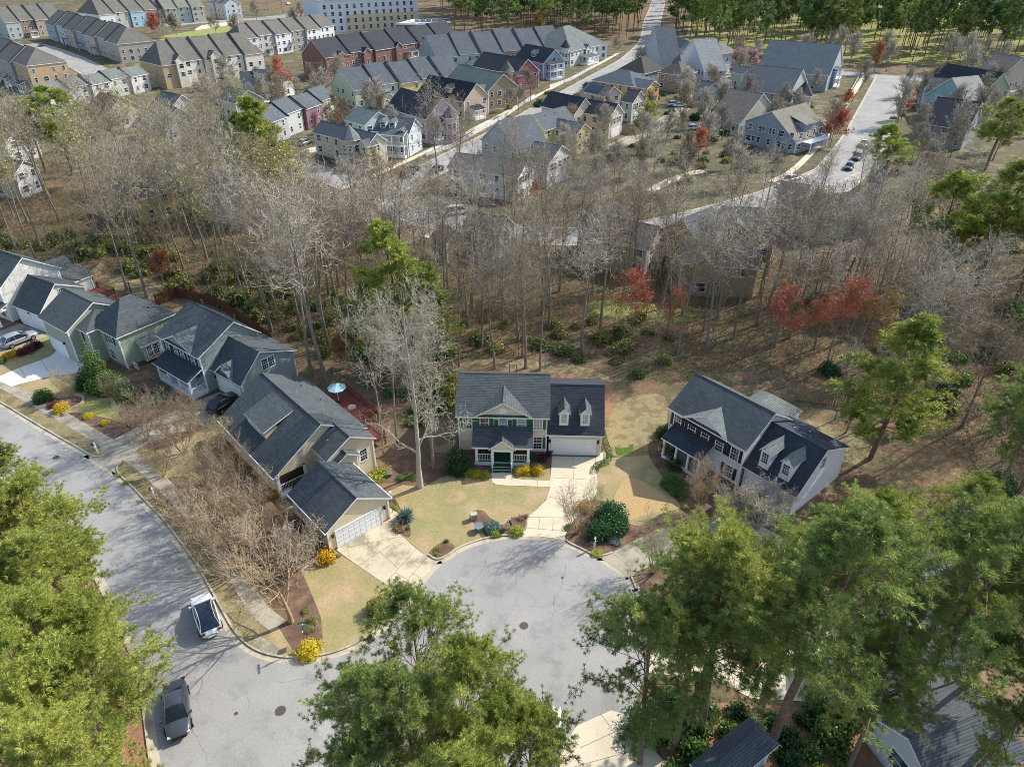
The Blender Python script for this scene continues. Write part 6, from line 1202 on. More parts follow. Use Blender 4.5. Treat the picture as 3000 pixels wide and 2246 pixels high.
wood([(560, 330), (1000, 420), (1300, 500), (1480, 380), (1600, 330), (1560, 260), (1300, 300), (1000, 250), (600, 250)], 40, 5, 17, '', '', hr=(6, 10), name='garden_tree', keys=('small0', 'small1', 'small2'), tw=[TWIG, TWIG_L, TWIG_B])
wood([(2560, 540), (2700, 250), (3200, 290), (3200, 420), (3000, 560)], 14, 5, 18, '', '', hr=(7, 12), name='garden_tree', keys=('small0', 'small1', 'small2'), tw=[TWIG, TWIG_B])
wood([(1760, 130), (1850, 230), (1980, 330), (2060, 300), (2250, 200), (2080, 170)], 14, 5, 19, '', '', hr=(6, 9), name='garden_tree', keys=('small0', 'small1', 'small2'), tw=[TWIG, TWIG_L])
wood([(-250, 340), (300, 360), (750, 400), (800, 520), (0, 470), (-250, 450)], 18, 8, 10, 'pale bare tree below the left townhouse terraces', 'bare trees below the terraces', hr=(11, 16), tw=[TWIG_L, TWIG, TWIG_L], buds=[PGB], pb=.4)
wood([(1650, 330), (2300, 330), (2250, 560), (1700, 600), (1560, 560)], 30, 6, 11, 'small rounded bare tree in the gardens left of the right hand street', 'small bare garden trees', hr=(6, 10), name='garden_tree', keys=('small0', 'small1', 'small2'), tw=[TWIG, TWIG_L, TWIG_B])
wood([(2000, 180), (2480, 200), (2560, 260), (2480, 420), (2250, 420), (2000, 300)], 14, 8, 12, 'small bare tree between the far blue grey houses', 'small bare trees at the far houses', hr=(7, 11), name='garden_tree', keys=('small0', 'small1', 'small2'), tw=[TWIG_L, TWIG])
wood([(2640, 260), (3200, 300), (3200, 560), (2720, 560), (2600, 400)], 18, 8, 13, 'small grey bare tree near the green and teal houses', 'small bare trees right of the street', hr=(8, 12), name='garden_tree', keys=('small0', 'small1', 'small2'), tw=[TWIG_L, TWIG])
FARBARE = scatter([(-500, -10), (1100, -20), (1280, 60), (1250, 80), (500, 20), (-400, 40)], 90, 7, 14)
wood([(430, 120), (480, 60), (900, 55), (900, 90), (760, 110), (520, 140)], 10, 8, 15, 'small bare tree round the park lawn at the top', 'small bare park trees', hr=(8, 11), keys=('small0', 'small1'), tw=[TWIG_L, TWIG], name='park_tree', near=False)
wood([(2330, 160), (2640, 180), (3100, 230), (3100, 270), (2650, 215), (2330, 200)], 12, 7, 16, 'pale bare tree along the far road before the pine wood', 'bare trees along the far road', hr=(9, 13), keys=('small0', 'small2'), tw=[TWIG_L], name='roadside_tree', near=False)
# single bare trees one can point to
for (px, yt, key, lab, kw) in (
    ((1231, 1426), 870, 'birch', 'tall pale bare tree with thick trunk on the lawn left of the tan house', dict(twig=TWIG_L, bark_m=bark('pale beige bark', 'a09688', 'c4baaa'), wide=.9)),
    ((1165, 1300), 880, 'wood5', 'pale forked bare tree behind the bed left of the big lawn tree', dict(twig=TWIG_L, wide=.7)),
    ((1272, 1373), 870, 'wood2', 'second pale bare tree standing just behind the big lawn tree', dict(twig=TWIG_L, wide=.8)),
    ((1124, 1335), 860, 'wood4', 'slim bare tree beside the corner of the beige house', dict(twig=TWIG_L, wide=.7)),
    ((955, 1118), 560, 'wood1', 'very tall pale trunked bare tree right of the patio umbrella fence line', dict(twig=TWIG_L)),
    ((915, 1105), 620, 'wood5', 'tall leaning bare tree behind the grey green house garage', dict(twig=TWIG_L)),
    ((432, 872), 430, 'wood3', 'tall bare tree with dark trunk behind the sage house', dict()),
    ((372, 850), 480, 'wood0', 'dark trunked bare tree on the grass behind the sage house', dict()),
    ((1345, 1075), 760, 'thin0', 'slender dark bare tree directly behind the tan house roof', dict()), ((1450, 1080), 740, 'wood2', 'bare tree rising behind the middle of the tan house roof', dict()), ((1540, 1078), 700, 'wood3', 'forked bare tree behind the right half of the tan house roof', dict()), ((1582, 1085), 640, 'thin1', 'straight bare tree behind the tan house garage ridge', dict()),
    ((2478, 1268), 1000, 'thin0', 'thin pale bare tree behind the back wing of the white house', dict(twig=TWIG_L)), ((2445, 1230), 990, 'thin1', 'thin bare tree at the picket fence behind the white house', dict()),
    ((1290, 610), 250, 'wood5', 'large open branched bare tree before the pale grey carriage house', dict(twig=TWIG)), ((1345, 600), 300, 'wood3', 'bare tree with wide limbs before the white grey house', dict()), ((2380, 700), 480, 'wood1', 'dark limbed bare tree at the foot of the right hand street', dict()), ((1660, 690), 430, 'wood4', 'dark bare tree beside the taupe roofed long house', dict()),
    ((2050, 1500), 1365, 'crape0', 'round headed tan bare tree before the porch of the white house', dict(twig=TWIG_T, bark_m=BARK_T, buds=BUDT, wide=.85)),
    ((1690, 1562), 1432, 'crape1', 'bare many stemmed crape myrtle with seed heads by the driveway', dict(twig=TWIG_T, bark_m=BARK_T)),
    ((1915, 1678), 1545, 'crape2', 'bare many stemmed crape myrtle at the right kerb bed', dict(twig=TWIG_T, bark_m=BARK_T, wide=.9)),
    ((853, 1821), 1600, 'young', 'vase shaped young bare tree in the corner bed beside the stop sign', dict(twig=TWIG_T, bark_m=BARK_T, wide=1.25)),
    ((700, 1676), 1440, 'crape0', 'tan bare crape myrtle beside the sidewalk near pink azaleas', dict(twig=TWIG_T, bark_m=BARK_T)),
    ((205, 1165), 1090, 'crape1', 'grey tan bare tree in the round stone edged bed', dict(twig=TWIG_T, bark_m=BARK_T)),
    ((333, 1178), 1105, 'crape2', 'brownish bare tree between the holly and the sage house', dict(twig=TWIG_B, bark_m=BARK_T, wide=.8)),
    ((2625, 1260), 1180, 'small1', 'low spreading bare tree with orange buds behind the right pines', dict(buds=ORB, twig=TWIG)),
    ((2220, 1540), 1440, 'bush', 'pale bare shrub before the garage of the white house', dict(twig=TWIG_L, bark_m=TWIG_L)),
    ((2140, 1530), 1450, 'bush', 'grey twiggy shrub left before the white house garage', dict(twig=TWIG_L, bark_m=TWIG_L)),
    ((890, 1650), 1560, 'bush', 'grey bare twiggy shrub beside the golden shrub', dict(twig=TWIG, bark_m=TWIG)),
    ((840, 1640), 1570, 'bush', 'smaller grey twiggy shrub left of the golden shrub', dict(twig=TWIG, bark_m=TWIG))):
    bare(key, W(*px), HT(*px, yt), lab, **kw)
# tan crape myrtles massed in front of the beige house
cr = [(470, 1245), (560, 1265), (430, 1290), (540, 1330), (640, 1330), (480, 1395), (600, 1420), (700, 1440), (560, 1490), (660, 1520), (760, 1530), (620, 1590), (720, 1600), (800, 1600)]
cl = ['bare tan crape myrtle at the foot of the grey green house porch', 'bare tan crape myrtle between porch and shaded garage drive', 'bare tan crape myrtle left of the grey driveway', 'bare crape myrtle at the top corner of the beige house front', 'bare crape myrtle against the far end of the beige house wall', 'bare crape myrtle at the sidewalk near the verge mailbox', 'bare crape myrtle in the middle of the row before the beige house', 'bare crape myrtle under the shed dormer side of the beige house', 'bare crape myrtle beside the sidewalk above the white crossover', 'bare crape myrtle before the beige porch corner', 'bare crape myrtle next to the golden shrub by the porch', 'bare crape myrtle left of the pink azaleas', 'bare crape myrtle behind the pink azaleas', 'bare crape myrtle beside the beige garage side wall']
for i, q in enumerate(cr):
    bare('crape%d' % (i % 3), W(*q), 4.4+.5*(i % 4), cl[i], 'crape myrtles before the beige and grey green houses', [TWIG_T, TWIG_B][i % 2], None, bark_m=BARK_T, name='crape_myrtle', wide=1.15)
# coloured budding trees
for (px, yt, key, lab, b) in (((1850, 985), 790, 'maple0', 'red budded maple in the woods behind the garage roof', REDB), ((1965, 995), 850, 'maple1', 'red budded maple right of the first red maple in the woods', REDB), ((2255, 1045), 850, 'maple0', 'red budded maple behind the white house, left of the mustard one', REDB), ((2420, 1070), 815, 'maple1', 'bright red budded maple behind the white house', REDB), ((2520, 1090), 860, 'maple0', 'mustard yellow budding tree right of the bright red maple', YB), ((2340, 1050), 880, 'maple1', 'small red budded maple between two larger red ones', REDB),
    ((835, 300), 165, 'maple1', 'red maple standing by the brick terrace', REDB), ((2560, 215), 130, 'small0', 'orange red tree at the far end of the right hand street', ORB), ((2195, 225), 150, 'small1', 'pink blossom tree beside the teal white house', PINKB), ((2150, 225), 155, 'small2', 'reddish tree left of the pink blossom tree', REDB), ((2045, 470), 385, 'small0', 'small red budded tree by the low glazed porch building', REDB), ((2432, 430), 330, 'small1', 'small reddish brown street tree left of the right hand street', REDB), ((2470, 330), 270, 'small2', 'small reddish street tree halfway up the right hand street', REDB), ((2640, 350), 270, 'small0', 'small reddish tree on the right side of the street', REDB), ((1565, 590), 535, 'small1', 'small red budded tree beside the white grey garage', REDB),
    ((1580, 110), 45, 'small2', 'olive budding round tree before the pine wood', YB), ((1880, 420), 310, 'small1', 'lime green budding tree behind the carriage house fence', YG), ((460, 110), 45, 'small0', 'red tinted tree at the park lawn edge', REDB), ((520, 110), 50, 'small2', 'pinkish bare tree beside the red tinted park tree', TWIG_B), ((480, 830), 740, 'small1', 'low tree with rusty leaves in the undergrowth behind the grey green house', ORB), ((1000, 1080), 1000, 'small2', 'low rusty leaved tree behind the deck', ORB)):
    bare(key, W(*px), HT(*px, yt), lab, None, TWIG, b, name='budding_tree')
# ---- pines
nc = {}
def pine_at(px, z, H, key, lab, mat=None, wide=1., group=None):          # placed so that its crown, z metres up, stands where the photo shows it
    p = W(*px, z); return pine(key, Vector((p.x, p.y, 0)), H, lab, group, mat, wide=wide)
LP = [((40, 1440), 14, 19, 'topmost pine of the dense group left of the street, at the frame edge'), ((70, 1570), 14, 19, 'second pine from the top of the group left of the street'), ((-60, 1640), 14, 20, 'pine at the left frame edge in the upper part of the left group'), ((110, 1720), 14, 19, 'pine of the left group reaching out over the bare tree shadows'), ((60, 1780), 15, 20, 'pine of the left group behind the one above the white crossover shadow'), ((150, 1860), 14, 19, 'pine of the left group level with the white crossover'), ((205, 1985), 13, 18, 'rightmost pine of the left group, above the dark grey sedan'), ((120, 1960), 15, 20, 'pine in the middle of the left group'), ((-80, 1900), 15, 20, 'pine at the left frame edge, half way down the left group'), ((110, 2090), 14, 19, 'pine of the left group beside the dark grey sedan'), ((30, 2130), 15, 20, 'pine in the lower left corner group, near the frame edge'), ((150, 2230), 11, 16, 'lowest right pine of the left group, at the bottom edge'), ((120, 2290), 15, 20, 'pine at the bottom edge of the left group'), ((-100, 2150), 14, 19, 'pine at the very lower left corner')]
for i, (q, z, H, l) in enumerate(LP):
    pine_at(q, z, H, 'near%d' % (i % 4), l, PINE, 1.1, 'pines left of the street')
for i, (q, z, H, l, k) in enumerate([((1240, 1900), 14, 18, 'topmost pine of the clump at the bottom centre', 0), ((1350, 2030), 14, 19, 'large pine in the middle of the bottom centre clump', 3), ((1130, 2060), 13, 17, 'pine at the left of the bottom centre clump', 0), ((1480, 2130), 13, 17, 'pine at the right of the bottom centre clump', 3), ((1240, 2180), 14, 19, 'pine at the lower left middle of the bottom centre clump', 0), ((1560, 2290), 11, 16, 'lowest right pine of the bottom centre clump', 1), ((1060, 2230), 12, 16, 'pine at the lower left end of the bottom centre clump', 3), ((1390, 2280), 14, 19, 'pine at the bottom edge of the centre clump', 0)]):
    pine_at(q, z, H, 'near%d' % k, l, [PINE2, PINE][i % 2], 1.1)
RP = [((2017, 2132), 1560, 1.15, 'third trunk from the left in the lower right clump'), ((1976, 2190), 1640, 1.2, 'leftmost pine of the lower right clump, by the dark shrub mass'), ((2053, 2142), 1500, 1.2, 'second trunk from the left in the lower right clump'), ((2211, 2138), 1480, 1.15, 'slim trunked pine in the middle left of the lower right clump'), ((2264, 2167), 1440, 1.25, 'thick leaning pine in the middle of the lower right clump'), ((2440, 2020), 1440, 1.2, 'pine before the open dark garages in the right clump'), ((2570, 2173), 1500, 1.25, 'left one of the two crossing trunks at the lower right'), ((2617, 2160), 1560, 1.1, 'right one of the two crossing trunks at the lower right'), ((2664, 1985), 1450, 1.2, 'pine rising beside the white walled house at the lower right'), ((2790, 2080), 1520, 1.2, 'pine before the white walled house near the right edge'), ((2900, 2200), 1600, 1.2, 'pine at the right edge of the lower right clump'), ((2480, 2260), 1860, 1.1, 'shorter pine at the bottom edge of the right clump'), ((2800, 2330), 1900, 1.1, 'shorter pine in the lower right corner')]
for i, (b, yt, w_, l) in enumerate(RP):
    pine('near%d' % (i % 4), W(*b), min(26, HT(*b, yt)), l, 'pines of the lower right clump', [PINE2, PINE2, PINE][i % 3], wide=w_)
pine_at((1935, 1890), 13, 18, 'near0', 'pine leaning out over the right kerb of the cul-de-sac', PINE2, 1.1)
for (b, yt, key, l, m_, w_) in (((2550, 1342), 930, 'full1', 'full crowned pine standing alone right of the white house', PINE, 1.35), ((2872, 1533), 1080, 'near3', 'loose crowned pine near the right edge above the glossy evergreen', PINE2, 1.2), ((2960, 1500), 1040, 'near0', 'pine cut off by the right edge above the lower right clump', PINE2, 1.2),
    ((1185, 1075), 650, 'full0', 'bright pine towering over the woods at the centre', PINE, 1.3), ((1255, 1085), 780, 'full1', 'second bright pine just right of the central towering pine', PINE, 1.35), ((1120, 1060), 800, 'mid2', 'lower pine at the left foot of the central towering pine', PINE2, 1.0), ((800, 630), 290, 'full1', 'big broad pine in the left middle of the woods', PINE, 1.45), ((740, 600), 335, 'mid0', 'dark pine just left of the big broad pine', PINE2, 1.1),
    ((215, 515), 258, 'mid2', 'broad pine at the upper left before the low terrace', PINE, 1.7), ((135, 505), 290, 'mid0', 'smaller pine left of the broad upper left pine', PINE, 1.3), ((2580, 566), 371, 'mid1', 'broad pine at the foot of the right hand street', PINE, 1.7), ((2700, 860), 510, 'mid0', 'leftmost of the three large pines at the right edge of the woods', PINE, 1.4), ((2840, 880), 480, 'mid2', 'middle one of the three large pines at the right edge of the woods', PINE, 1.5), ((2970, 900), 530, 'mid1', 'rightmost of the three large pines at the right edge of the woods', PINE, 1.5), ((2885, 500), 290, 'mid2', 'wide pine beside the dark roofed house at the right edge', PINE, 1.7), ((670, 300), 215, 'mid0', 'small pine before the white hipped terrace', PINE2, 1.3), ((2960, 700), 470, 'mid0', 'pine behind the three large ones at the right edge', PINE2, 1.3), ((1000, 960), 850, 'mid1', 'small dark pine in the undergrowth behind the deck', PINE2, .9)):
    pine(key, W(*b), HT(*b, yt), l, None, m_, wide=w_)
FW = [(W(*q), t) for q, t in (((1320, 70), 'next to the brick office wing'), ((1450, 100), 'behind the farthest terrace'), ((1580, 110), 'by the olive budding tree'), ((1700, 120), 'behind the corner turret house'), ((1840, 90), 'left of the forest road'), ((1600, 30), 'deep behind the terraces'), ((1980, 100), 'right of the forest road'), ((2080, 150), 'behind the teal pyramid roofs'), ((2200, 160), 'behind the pink blossom tree'), ((2350, 160), 'behind the long slate blue house'),
    ((2480, 150), 'at the head of the right hand street'), ((2300, 60), 'deep behind the slate blue house'), ((2620, 160), 'above the street end stop sign'), ((2750, 170), 'behind the near black roofed green house'), ((2900, 170), 'at the right edge beyond the green house'), ((2650, 60), 'on the sunny field'), ((2850, 60), 'below the ball field'), ((3000, 120), 'at the far right edge'))]
def farwood(px, n, gap, seed, label, group, hr=(22, 29), mats=(PINE3, PINE2)):
    rg = random.Random(seed)
    for p in scatter(px, n, gap, seed, 3):
        m_ = rg.choice(mats); H = rg.uniform(*hr); mk = min(FW, key=lambda m: (m[0]-p).length)[1]
        pine('far%d' % rg.randrange(4), p, H, ('tall ' if H > sum(hr)/2 else 'shorter ')+('dark' if m_ is PINE3 else 'light green')+' pine of the far wood '+mk, 'far pines '+mk, m_, wide=rg.uniform(.9, 1.3))
farwood([(1290, 20), (1870, -20), (1880, 110), (1700, 135), (1380, 120), (1290, 80)], 75, 5.0, 31, 'dark pine in the wood behind the office wing and terraces', 'pine wood, left of the forest road')
farwood([(1965, 40), (2420, 20), (2420, 165), (2300, 178), (2100, 168), (1960, 120)], 70, 5.0, 32, 'dark pine in the wood right of the forest road', 'pine wood, right of the forest road')
farwood([(2420, 30), (3300, 80), (3300, 205), (2900, 200), (2420, 165)], 95, 6.0, 33, 'light green pine in the wood at the top right', 'pine wood, top right', mats=(PINE2, PINE2, PINE3))
def merged(name, pts, protos, hr, label, mats, seed=1, cat='trees'):      # far masses that read as one: a single object
    rg = random.Random(seed); VV, FF, MM, off = [], [], [], 0; data = {}
    for k in protos:
        for j, me in enumerate(PROTO[k][:2] if 'low' not in k else PROTO[k][:3]):
            v = np.zeros(len(me.vertices)*3); me.vertices.foreach_get('co', v); f = np.zeros(len(me.loops), np.int32); me.loops.foreach_get('vertex_index', f); data[(k, j)] = (v.reshape(-1, 3), f.reshape(-1, 4))
    for p in pts:
        k = rg.choice(protos); s_ = rg.uniform(*hr)/PROTO[k][3]; a = rg.uniform(0, 6.3); Rm = np.array([[math.cos(a), -math.sin(a), 0], [math.sin(a), math.cos(a), 0], [0, 0, 1]])
        for j in range(len([q for q in data if q[0] == k])):
            v, f = data[(k, j)]; VV.append((v*s_)@Rm.T+np.array([p.x, p.y, 0])); FF.append(f+off); MM.append(np.full(len(f), j, np.int32)); off += len(v)
    me = fast_mesh(name, np.concatenate(VV), np.concatenate(FF), mats[0])
    for m in mats[1:]: me.materials.append(m)
    me.polygons.foreach_set('material_index', np.concatenate(MM)); me.update(); o = inst(name, me, (0, 0, 0)); return tag(o, label, cat, kind='stuff')
pine_proto('plow', 120, 25, t0=.5, n1=16, rad=.17, nt=5, Lt=1.5, wt=.3, L2=3, L3=1, r=.22, sides=4); pine_proto('plow1', 121, 25, t0=.45, n1=18, rad=.15, nt=5, Lt=1.4, wt=.3, L2=3, L3=1, r=.22, sides=4)
bare_proto('blow', 122, 16, t0=.3, n1=9, l1=.34, r=.15, dens=(4, 4, 2), twig=.035, sides=4); bare_proto('sap', 123, 8, t0=.35, n1=7, l1=.3, r=.045, dens=(3, 3, 2), twig=.012, sides=4, ang1=(20, 45))
merged('distant_pine_wood', scatter([(1290, -60), (1880, -60), (1870, 30), (1300, 30)], 170, 6, 34, 3)+scatter([(1960, -60), (3000, -60), (2800, 15), (2400, 30), (1960, 40)], 200, 8, 35, 3)+scatter([(1290, 20), (1870, 0), (1880, 105), (1700, 130), (1380, 115)], 150, 3.5, 36, 3)+scatter([(1965, 40), (3300, 20), (3300, 200), (2900, 198), (2400, 165), (1970, 120)], 260, 4.5, 37, 3), ['plow', 'plow1'], (20, 28), 'dark mass of the pine wood along the top of the photo', [BARKP, BARKP, PINE3], 5)
merged('distant_bare_wood', FARBARE, ['blow'], (13, 20), 'grey mass of distant bare trees beyond the terraces', [BARK, TWIG_L], 6)
merged('saplings', scatter([(-250, 560), (350, 560), (960, 690), (1850, 760), (2500, 760), (3300, 760), (3300, 1400), (2850, 1380), (2560, 1160), (2200, 1060), (1950, 1100), (1800, 1050), (1300, 1050), (1260, 1200), (1180, 1210), (1040, 1080), (760, 965), (640, 865), (300, 795), (-250, 785)], 420, 2.2, 38, 4), ['sap'], (5, 12), 'thin saplings filling the woods between the larger trunks', [BARK, TWIG_B], 7)
# ---- shrubs one can point to
for (key, px, r, lab, m_, rz) in (
    ('ball', (1543, 1384), .85, 'middle one of the three yellow shrubs right of the porch steps', YELL, .95), ('ball2', (1523, 1385), .85, 'yellow shrub nearest to the right side of the porch steps', YELL, .95), ('ball', (1574, 1383), 1.0, 'round yellow shrub below the single green shuttered window', YELL, .95),
    ('ball2', (1374, 1390), .8, 'green yellow shrub at the far left of the porch front', YG, .8), ('ball', (1398, 1394), .85, 'green yellow shrub in the middle left of the porch front', YELL, .75), ('ball2', (1421, 1394), .8, 'green yellow shrub left beside the porch steps', YG, .75),
    ('big2', (1338, 1378), 1.8, 'large dark evergreen at the left corner of the tan house', HOLLY, 1.5), ('ball', (1350, 1392), .9, 'low dark evergreen before the large dark one', HOLLY, .8),
    ('big', (1785, 1535), 2.3, 'large glossy camellia shrub on the island beside the driveway', CAM, .95), ('big2', (1760, 1565), 1.8, 'front glossy green shrub of the island beside the driveway', CAM, .95), ('ball', (1715, 1490), 1.3, 'tawny shrub behind the bare crape myrtle at the driveway', GOLD, .8),
    ('ball2', (1440, 1548), 1.1, 'blue green juniper in the small mulch bed', BLUEG, .9), ('ball', (1450, 1566), .75, 'low green shrub in front of the blue juniper', YG, .7), ('ball2', (1470, 1556), .55, 'smallest green shrub between juniper and mailbox', SHRUBG, .8), ('ball', (1514, 1562), .95, 'round green shrub right of the mailbox', YG, .8), ('loose', (1535, 1518), .8, 'tuft of tan ornamental grass at the driveway edge', BUDT, .8),
    ('spiky', (1188, 1520), 1.35, 'spiky yucca in the bed beside the beige garage', BLUEG, 1.0), ('loose', (1167, 1552), .9, 'brown twiggy shrub at the drive edge of the beige garage', BUDT, .8), ('ball', (1195, 1548), .35, 'tiny green shrub in the drive side bed', SHRUBG, .8), ('loose', (1280, 1618), .8, 'grey green low plant in the kerb side bed', OLIVE, .4), ('ball', (1308, 1586), .35, 'tiny dark green plant at the top of the kerb side bed', SHRUBG, .8),
    ('loose', (1112, 1395), 1.7, 'lime green loose shrub beside the beige house', YG, .8), ('ball2', (1205, 1398), .8, 'low green shrub by the big tree trunk', SHRUBG, .5), ('ball', (1172, 1402), .7, 'second low green shrub by the big tree trunk', SHRUBG, .5), ('ball', (1147, 1482), .45, 'small green tuft behind the beige garage corner', YG, .6), ('ball', (1160, 1490), .4, 'another small green tuft along the beige garage bed', YG, .6),
    ('ball2', (952, 1640), 1.25, 'golden yellow shrub at the corner of the beige garage', GOLD, 1.0), ('ball', (806, 1452), .95, 'golden shrub at the front end of the beige house porch', GOLD, .8), ('big', (865, 1418), 1.5, 'green shrub between the beige house and its garage', SHRUBG, 1.2), ('big2', (905, 1585), 1.3, 'dark spreading evergreen beside the beige garage wall', HOLLY, .9), ('loose', (990, 1628), .5, 'small tan shrub at the drive corner', BUDT, .8),
    ('ball', (905, 1912), 1.35, 'bright yellow green shrub in the corner bed by the street', YELL, .85), ('big', (1115, 1788), 1.35, 'round olive brown shrub on the lawn near the drive', OLIVE, 1.0), ('ball2', (918, 1820), .7, 'grey green low shrub in the corner bed', OLIVE, .6), ('ball', (897, 1790), .6, 'second grey green low shrub in the corner bed', OLIVE, .6), ('ball2', (910, 1845), .6, 'third grey green low shrub in the corner bed', OLIVE, .5), ('loose', (780, 1680), .8, 'dark low shrub in the brown bed by the sidewalk', OLIVE, .6),
    ('loose', (690, 1600), 1.2, 'pink flowering azalea under the tan crape myrtle', MAG, .7), ('big2', (372, 1165), 1.9, 'variegated pale green holly on the front lawn', leafmat('variegated holly', '6c8050', 'a8b080', 1.2), 1.35), ('cone', (290, 1130), 3.2, 'large yellow green evergreen before the sage house', SHRUBG, 1.0), ('big', (315, 1140), 2.6, 'broad lower part evergreen beside the sage house corner', SHRUBG, 1.0), ('big', (262, 1128), 2.0, 'dark evergreen left of the broad one by the sage house', HOLLY, 1.0),
    ('big', (460, 1190), 1.6, 'round dark evergreen by the porch of the grey green house', HOLLY, 1.0), ('loose', (425, 1165), 2.2, 'maroon leaved shrub beside the round dark evergreen', MAROON, .7), ('big2', (130, 1172), 1.5, 'dark green shrub at the left of the round stone edged bed', HOLLY, 1.0), ('ball', (182, 1203), 1.35, 'large yellow shrub at the sidewalk bed', YELL, .9), ('ball2', (155, 1190), .9, 'rusty low shrub left of the large yellow one', MAROON, .6),
    ('ball', (262, 1222), .8, 'yellow shrub in the long mulch bed', YELL, .9), ('ball2', (305, 1242), .65, 'smaller yellow shrub right in the long mulch bed', YELL, .9), ('ball', (22, 1048), 1.1, 'left golden shrub of the hedge by the cream house drive', GOLD, .8), ('ball2', (40, 1040), 1.0, 'right golden shrub of the hedge by the cream house drive', GOLD, .8), ('ball', (68, 1036), 1.2, 'crimson shrub in the hedge by the cream house drive', MAROON, .8), ('ball2', (85, 1028), 1.2, 'second crimson shrub in the hedge by the cream house drive', MAROON, .8), ('ball', (106, 1017), 1.3, 'dark purple shrub ending the hedge by the cream house drive', PURP, .9), ('ball', (4, 1062), .9, 'green shrub at the left edge of the frame by the hedge', SHRUBG, .9),
    ('big', (1950, 1275), 1.4, 'dark green shrub at the left corner of the white house', HOLLY, 1.1), ('big2', (1945, 1325), 1.3, 'olive round shrub beside the porch flag of the white house', OLIVE, 1.0), ('ball', (1975, 1365), 1.5, 'dark green shrub before the porch of the white house', HOLLY, .7), ('big', (1968, 1420), 1.5, 'green shrub on the lawn edge before the white house', SHRUBG, .7), ('ball2', (1990, 1448), 1.1, 'light green end of the shrub row before the white house', SHRUBG, .7), ('ball', (2145, 1490), 1.1, 'dark shrub below the lower window of the white house', HOLLY, .8),
    ('ball', (1870, 1745), .8, 'white flowering shrub at the right kerb', WHITEF, .5), ('ball2', (1750, 1625), .75, 'green mound of flowers by the island mailbox', YG, .5), ('loose', (1800, 1590), 1.0, 'blue green shrub at the foot of the camellia', BLUEG, .7), ('loose', (1830, 1535), .8, 'purple flowered pot plant on the island', MAG, .6), ('loose', (1665, 1545), .8, 'low green plants at the drive side of the island', SHRUBG, .5),
    ('big', (2890, 1490), 2.6, 'large glossy dark evergreen near the right edge', HOLLY, 1.5), ('big2', (2925, 1450), 2.0, 'upper part evergreen beside the large glossy one at the right edge', HOLLY, 1.4), ('ball2', (1592, 1345), .8, 'dark maroon shrub left of the garage of the tan house', MAROON, .8), ('ball', (1560, 1345), .8, 'dark green low shrub below the green shuttered window', HOLLY, .7), ('loose', (350, 1390), .8, 'bright green ground plants at the verge tip', YG, .4), ('loose', (375, 1415), .8, 'second bright green ground plant at the verge tip', YG, .4),
    ('big', (1960, 2110), 2.4, 'dark green shrub mass beside the lower driveway', HOLLY, .9), ('big2', (1890, 2130), 2.0, 'rounded green shrub at the lower driveway edge', SHRUBG, .9)):
    shrub(key, px, r, lab, m_, rz)
# clipped hedge along the drive of the tan house
hd = thing('hedge', 'low clipped hedge curving round the right side of the driveway', 'hedge', tuple(W(1770, 1290)*1)); o0 = W(1770, 1290); hp = line([(1766, 1270), (1772, 1300), (1786, 1330), (1782, 1355), (1760, 1362), (1746, 1366), (1744, 1385)], 2); rg_ = np.random.default_rng(3); Cs = []
for a, b in zip(hp, hp[1:]):
    n = int((b-a).length*420); t = rg_.uniform(0, 1, (n, 1)); th = rg_.uniform(0, np.pi, (n, 1)); c = np.array(a)*(1-t)+np.array(b)*t; dd = np.array((b-a).normalized()); pp = np.array([-dd[1], dd[0], 0]); Cs.append(c+pp*np.cos(th)*.36+np.array([0, 0, 1])*(np.sin(th)*.42+.1)-np.array(o0))
hm = fast_mesh('foliage', *quads(rg_, np.concatenate(Cs), .05), leafmat('clipped hedge leaves', '4f6e36', '6f8c4c', 2)); inst('foliage', hm, (0, 0, 0), 0, hd)
# understory evergreens and brush in the woods
SCR = leafmat('dull green leaves', '5c6a40', '7e8650', .9); UM = [SCR, OLIVE, OLIVE, SHRUBG, SCR]
def under(px, n, gap, seed, label, group, rr=(1.2, 2.6), mats=UM, keys=('scrub0', 'scrub1', 'scrub2')):
    rg = random.Random(seed)
    for p in scatter(px, n, gap, seed, 4):
        m_ = rg.choice(mats); lb, gr = label, group
        if seed in (51, 52, 53, 54, 56): mk = min(MW, key=lambda m: (m[0]-p).length)[1]; lb = {OLIVE.name: 'olive', SCR.name: 'dull green', SHRUBG.name: 'bright green', HOLLY.name: 'dark green'}.get(m_.name, 'leafy')+(' undergrowth shrub ' if seed != 56 else ' garden shrub ')+mk; gr = 'shrubs '+mk
        shrub(rg.choice(keys), None, rg.uniform(*rr), lb, m_, rg.uniform(.8, 1.3), gr, 'understory_shrub', 'shrub', p)
under([(-100, 650), (480, 720), (900, 780), (1000, 1060), (780, 960), (640, 880), (520, 850), (300, 780), (-100, 760)], 60, 2.2, 51, 'olive green undergrowth shrub in the woods behind the left houses', 'undergrowth shrubs, left woods', mats=[OLIVE, OLIVE, SCR])
under([(1000, 900), (1330, 940), (1330, 1200), (1250, 1280), (1160, 1220), (1060, 1080)], 32, 1.9, 52, 'green undergrowth shrub in the woods left of the tan house', 'undergrowth shrubs, beside the tan house', rr=(1, 2.2), mats=[OLIVE, SCR, SHRUBG])
under([(1330, 920), (1990, 940), (1960, 1120), (1820, 1180), (1790, 1080), (1600, 1040), (1350, 1030)], 22, 2.6, 53, 'green undergrowth shrub in the woods between the tan and white houses', 'undergrowth shrubs, between the tan and white houses', mats=[OLIVE, SCR, OLIVE], rr=(1, 2.1))
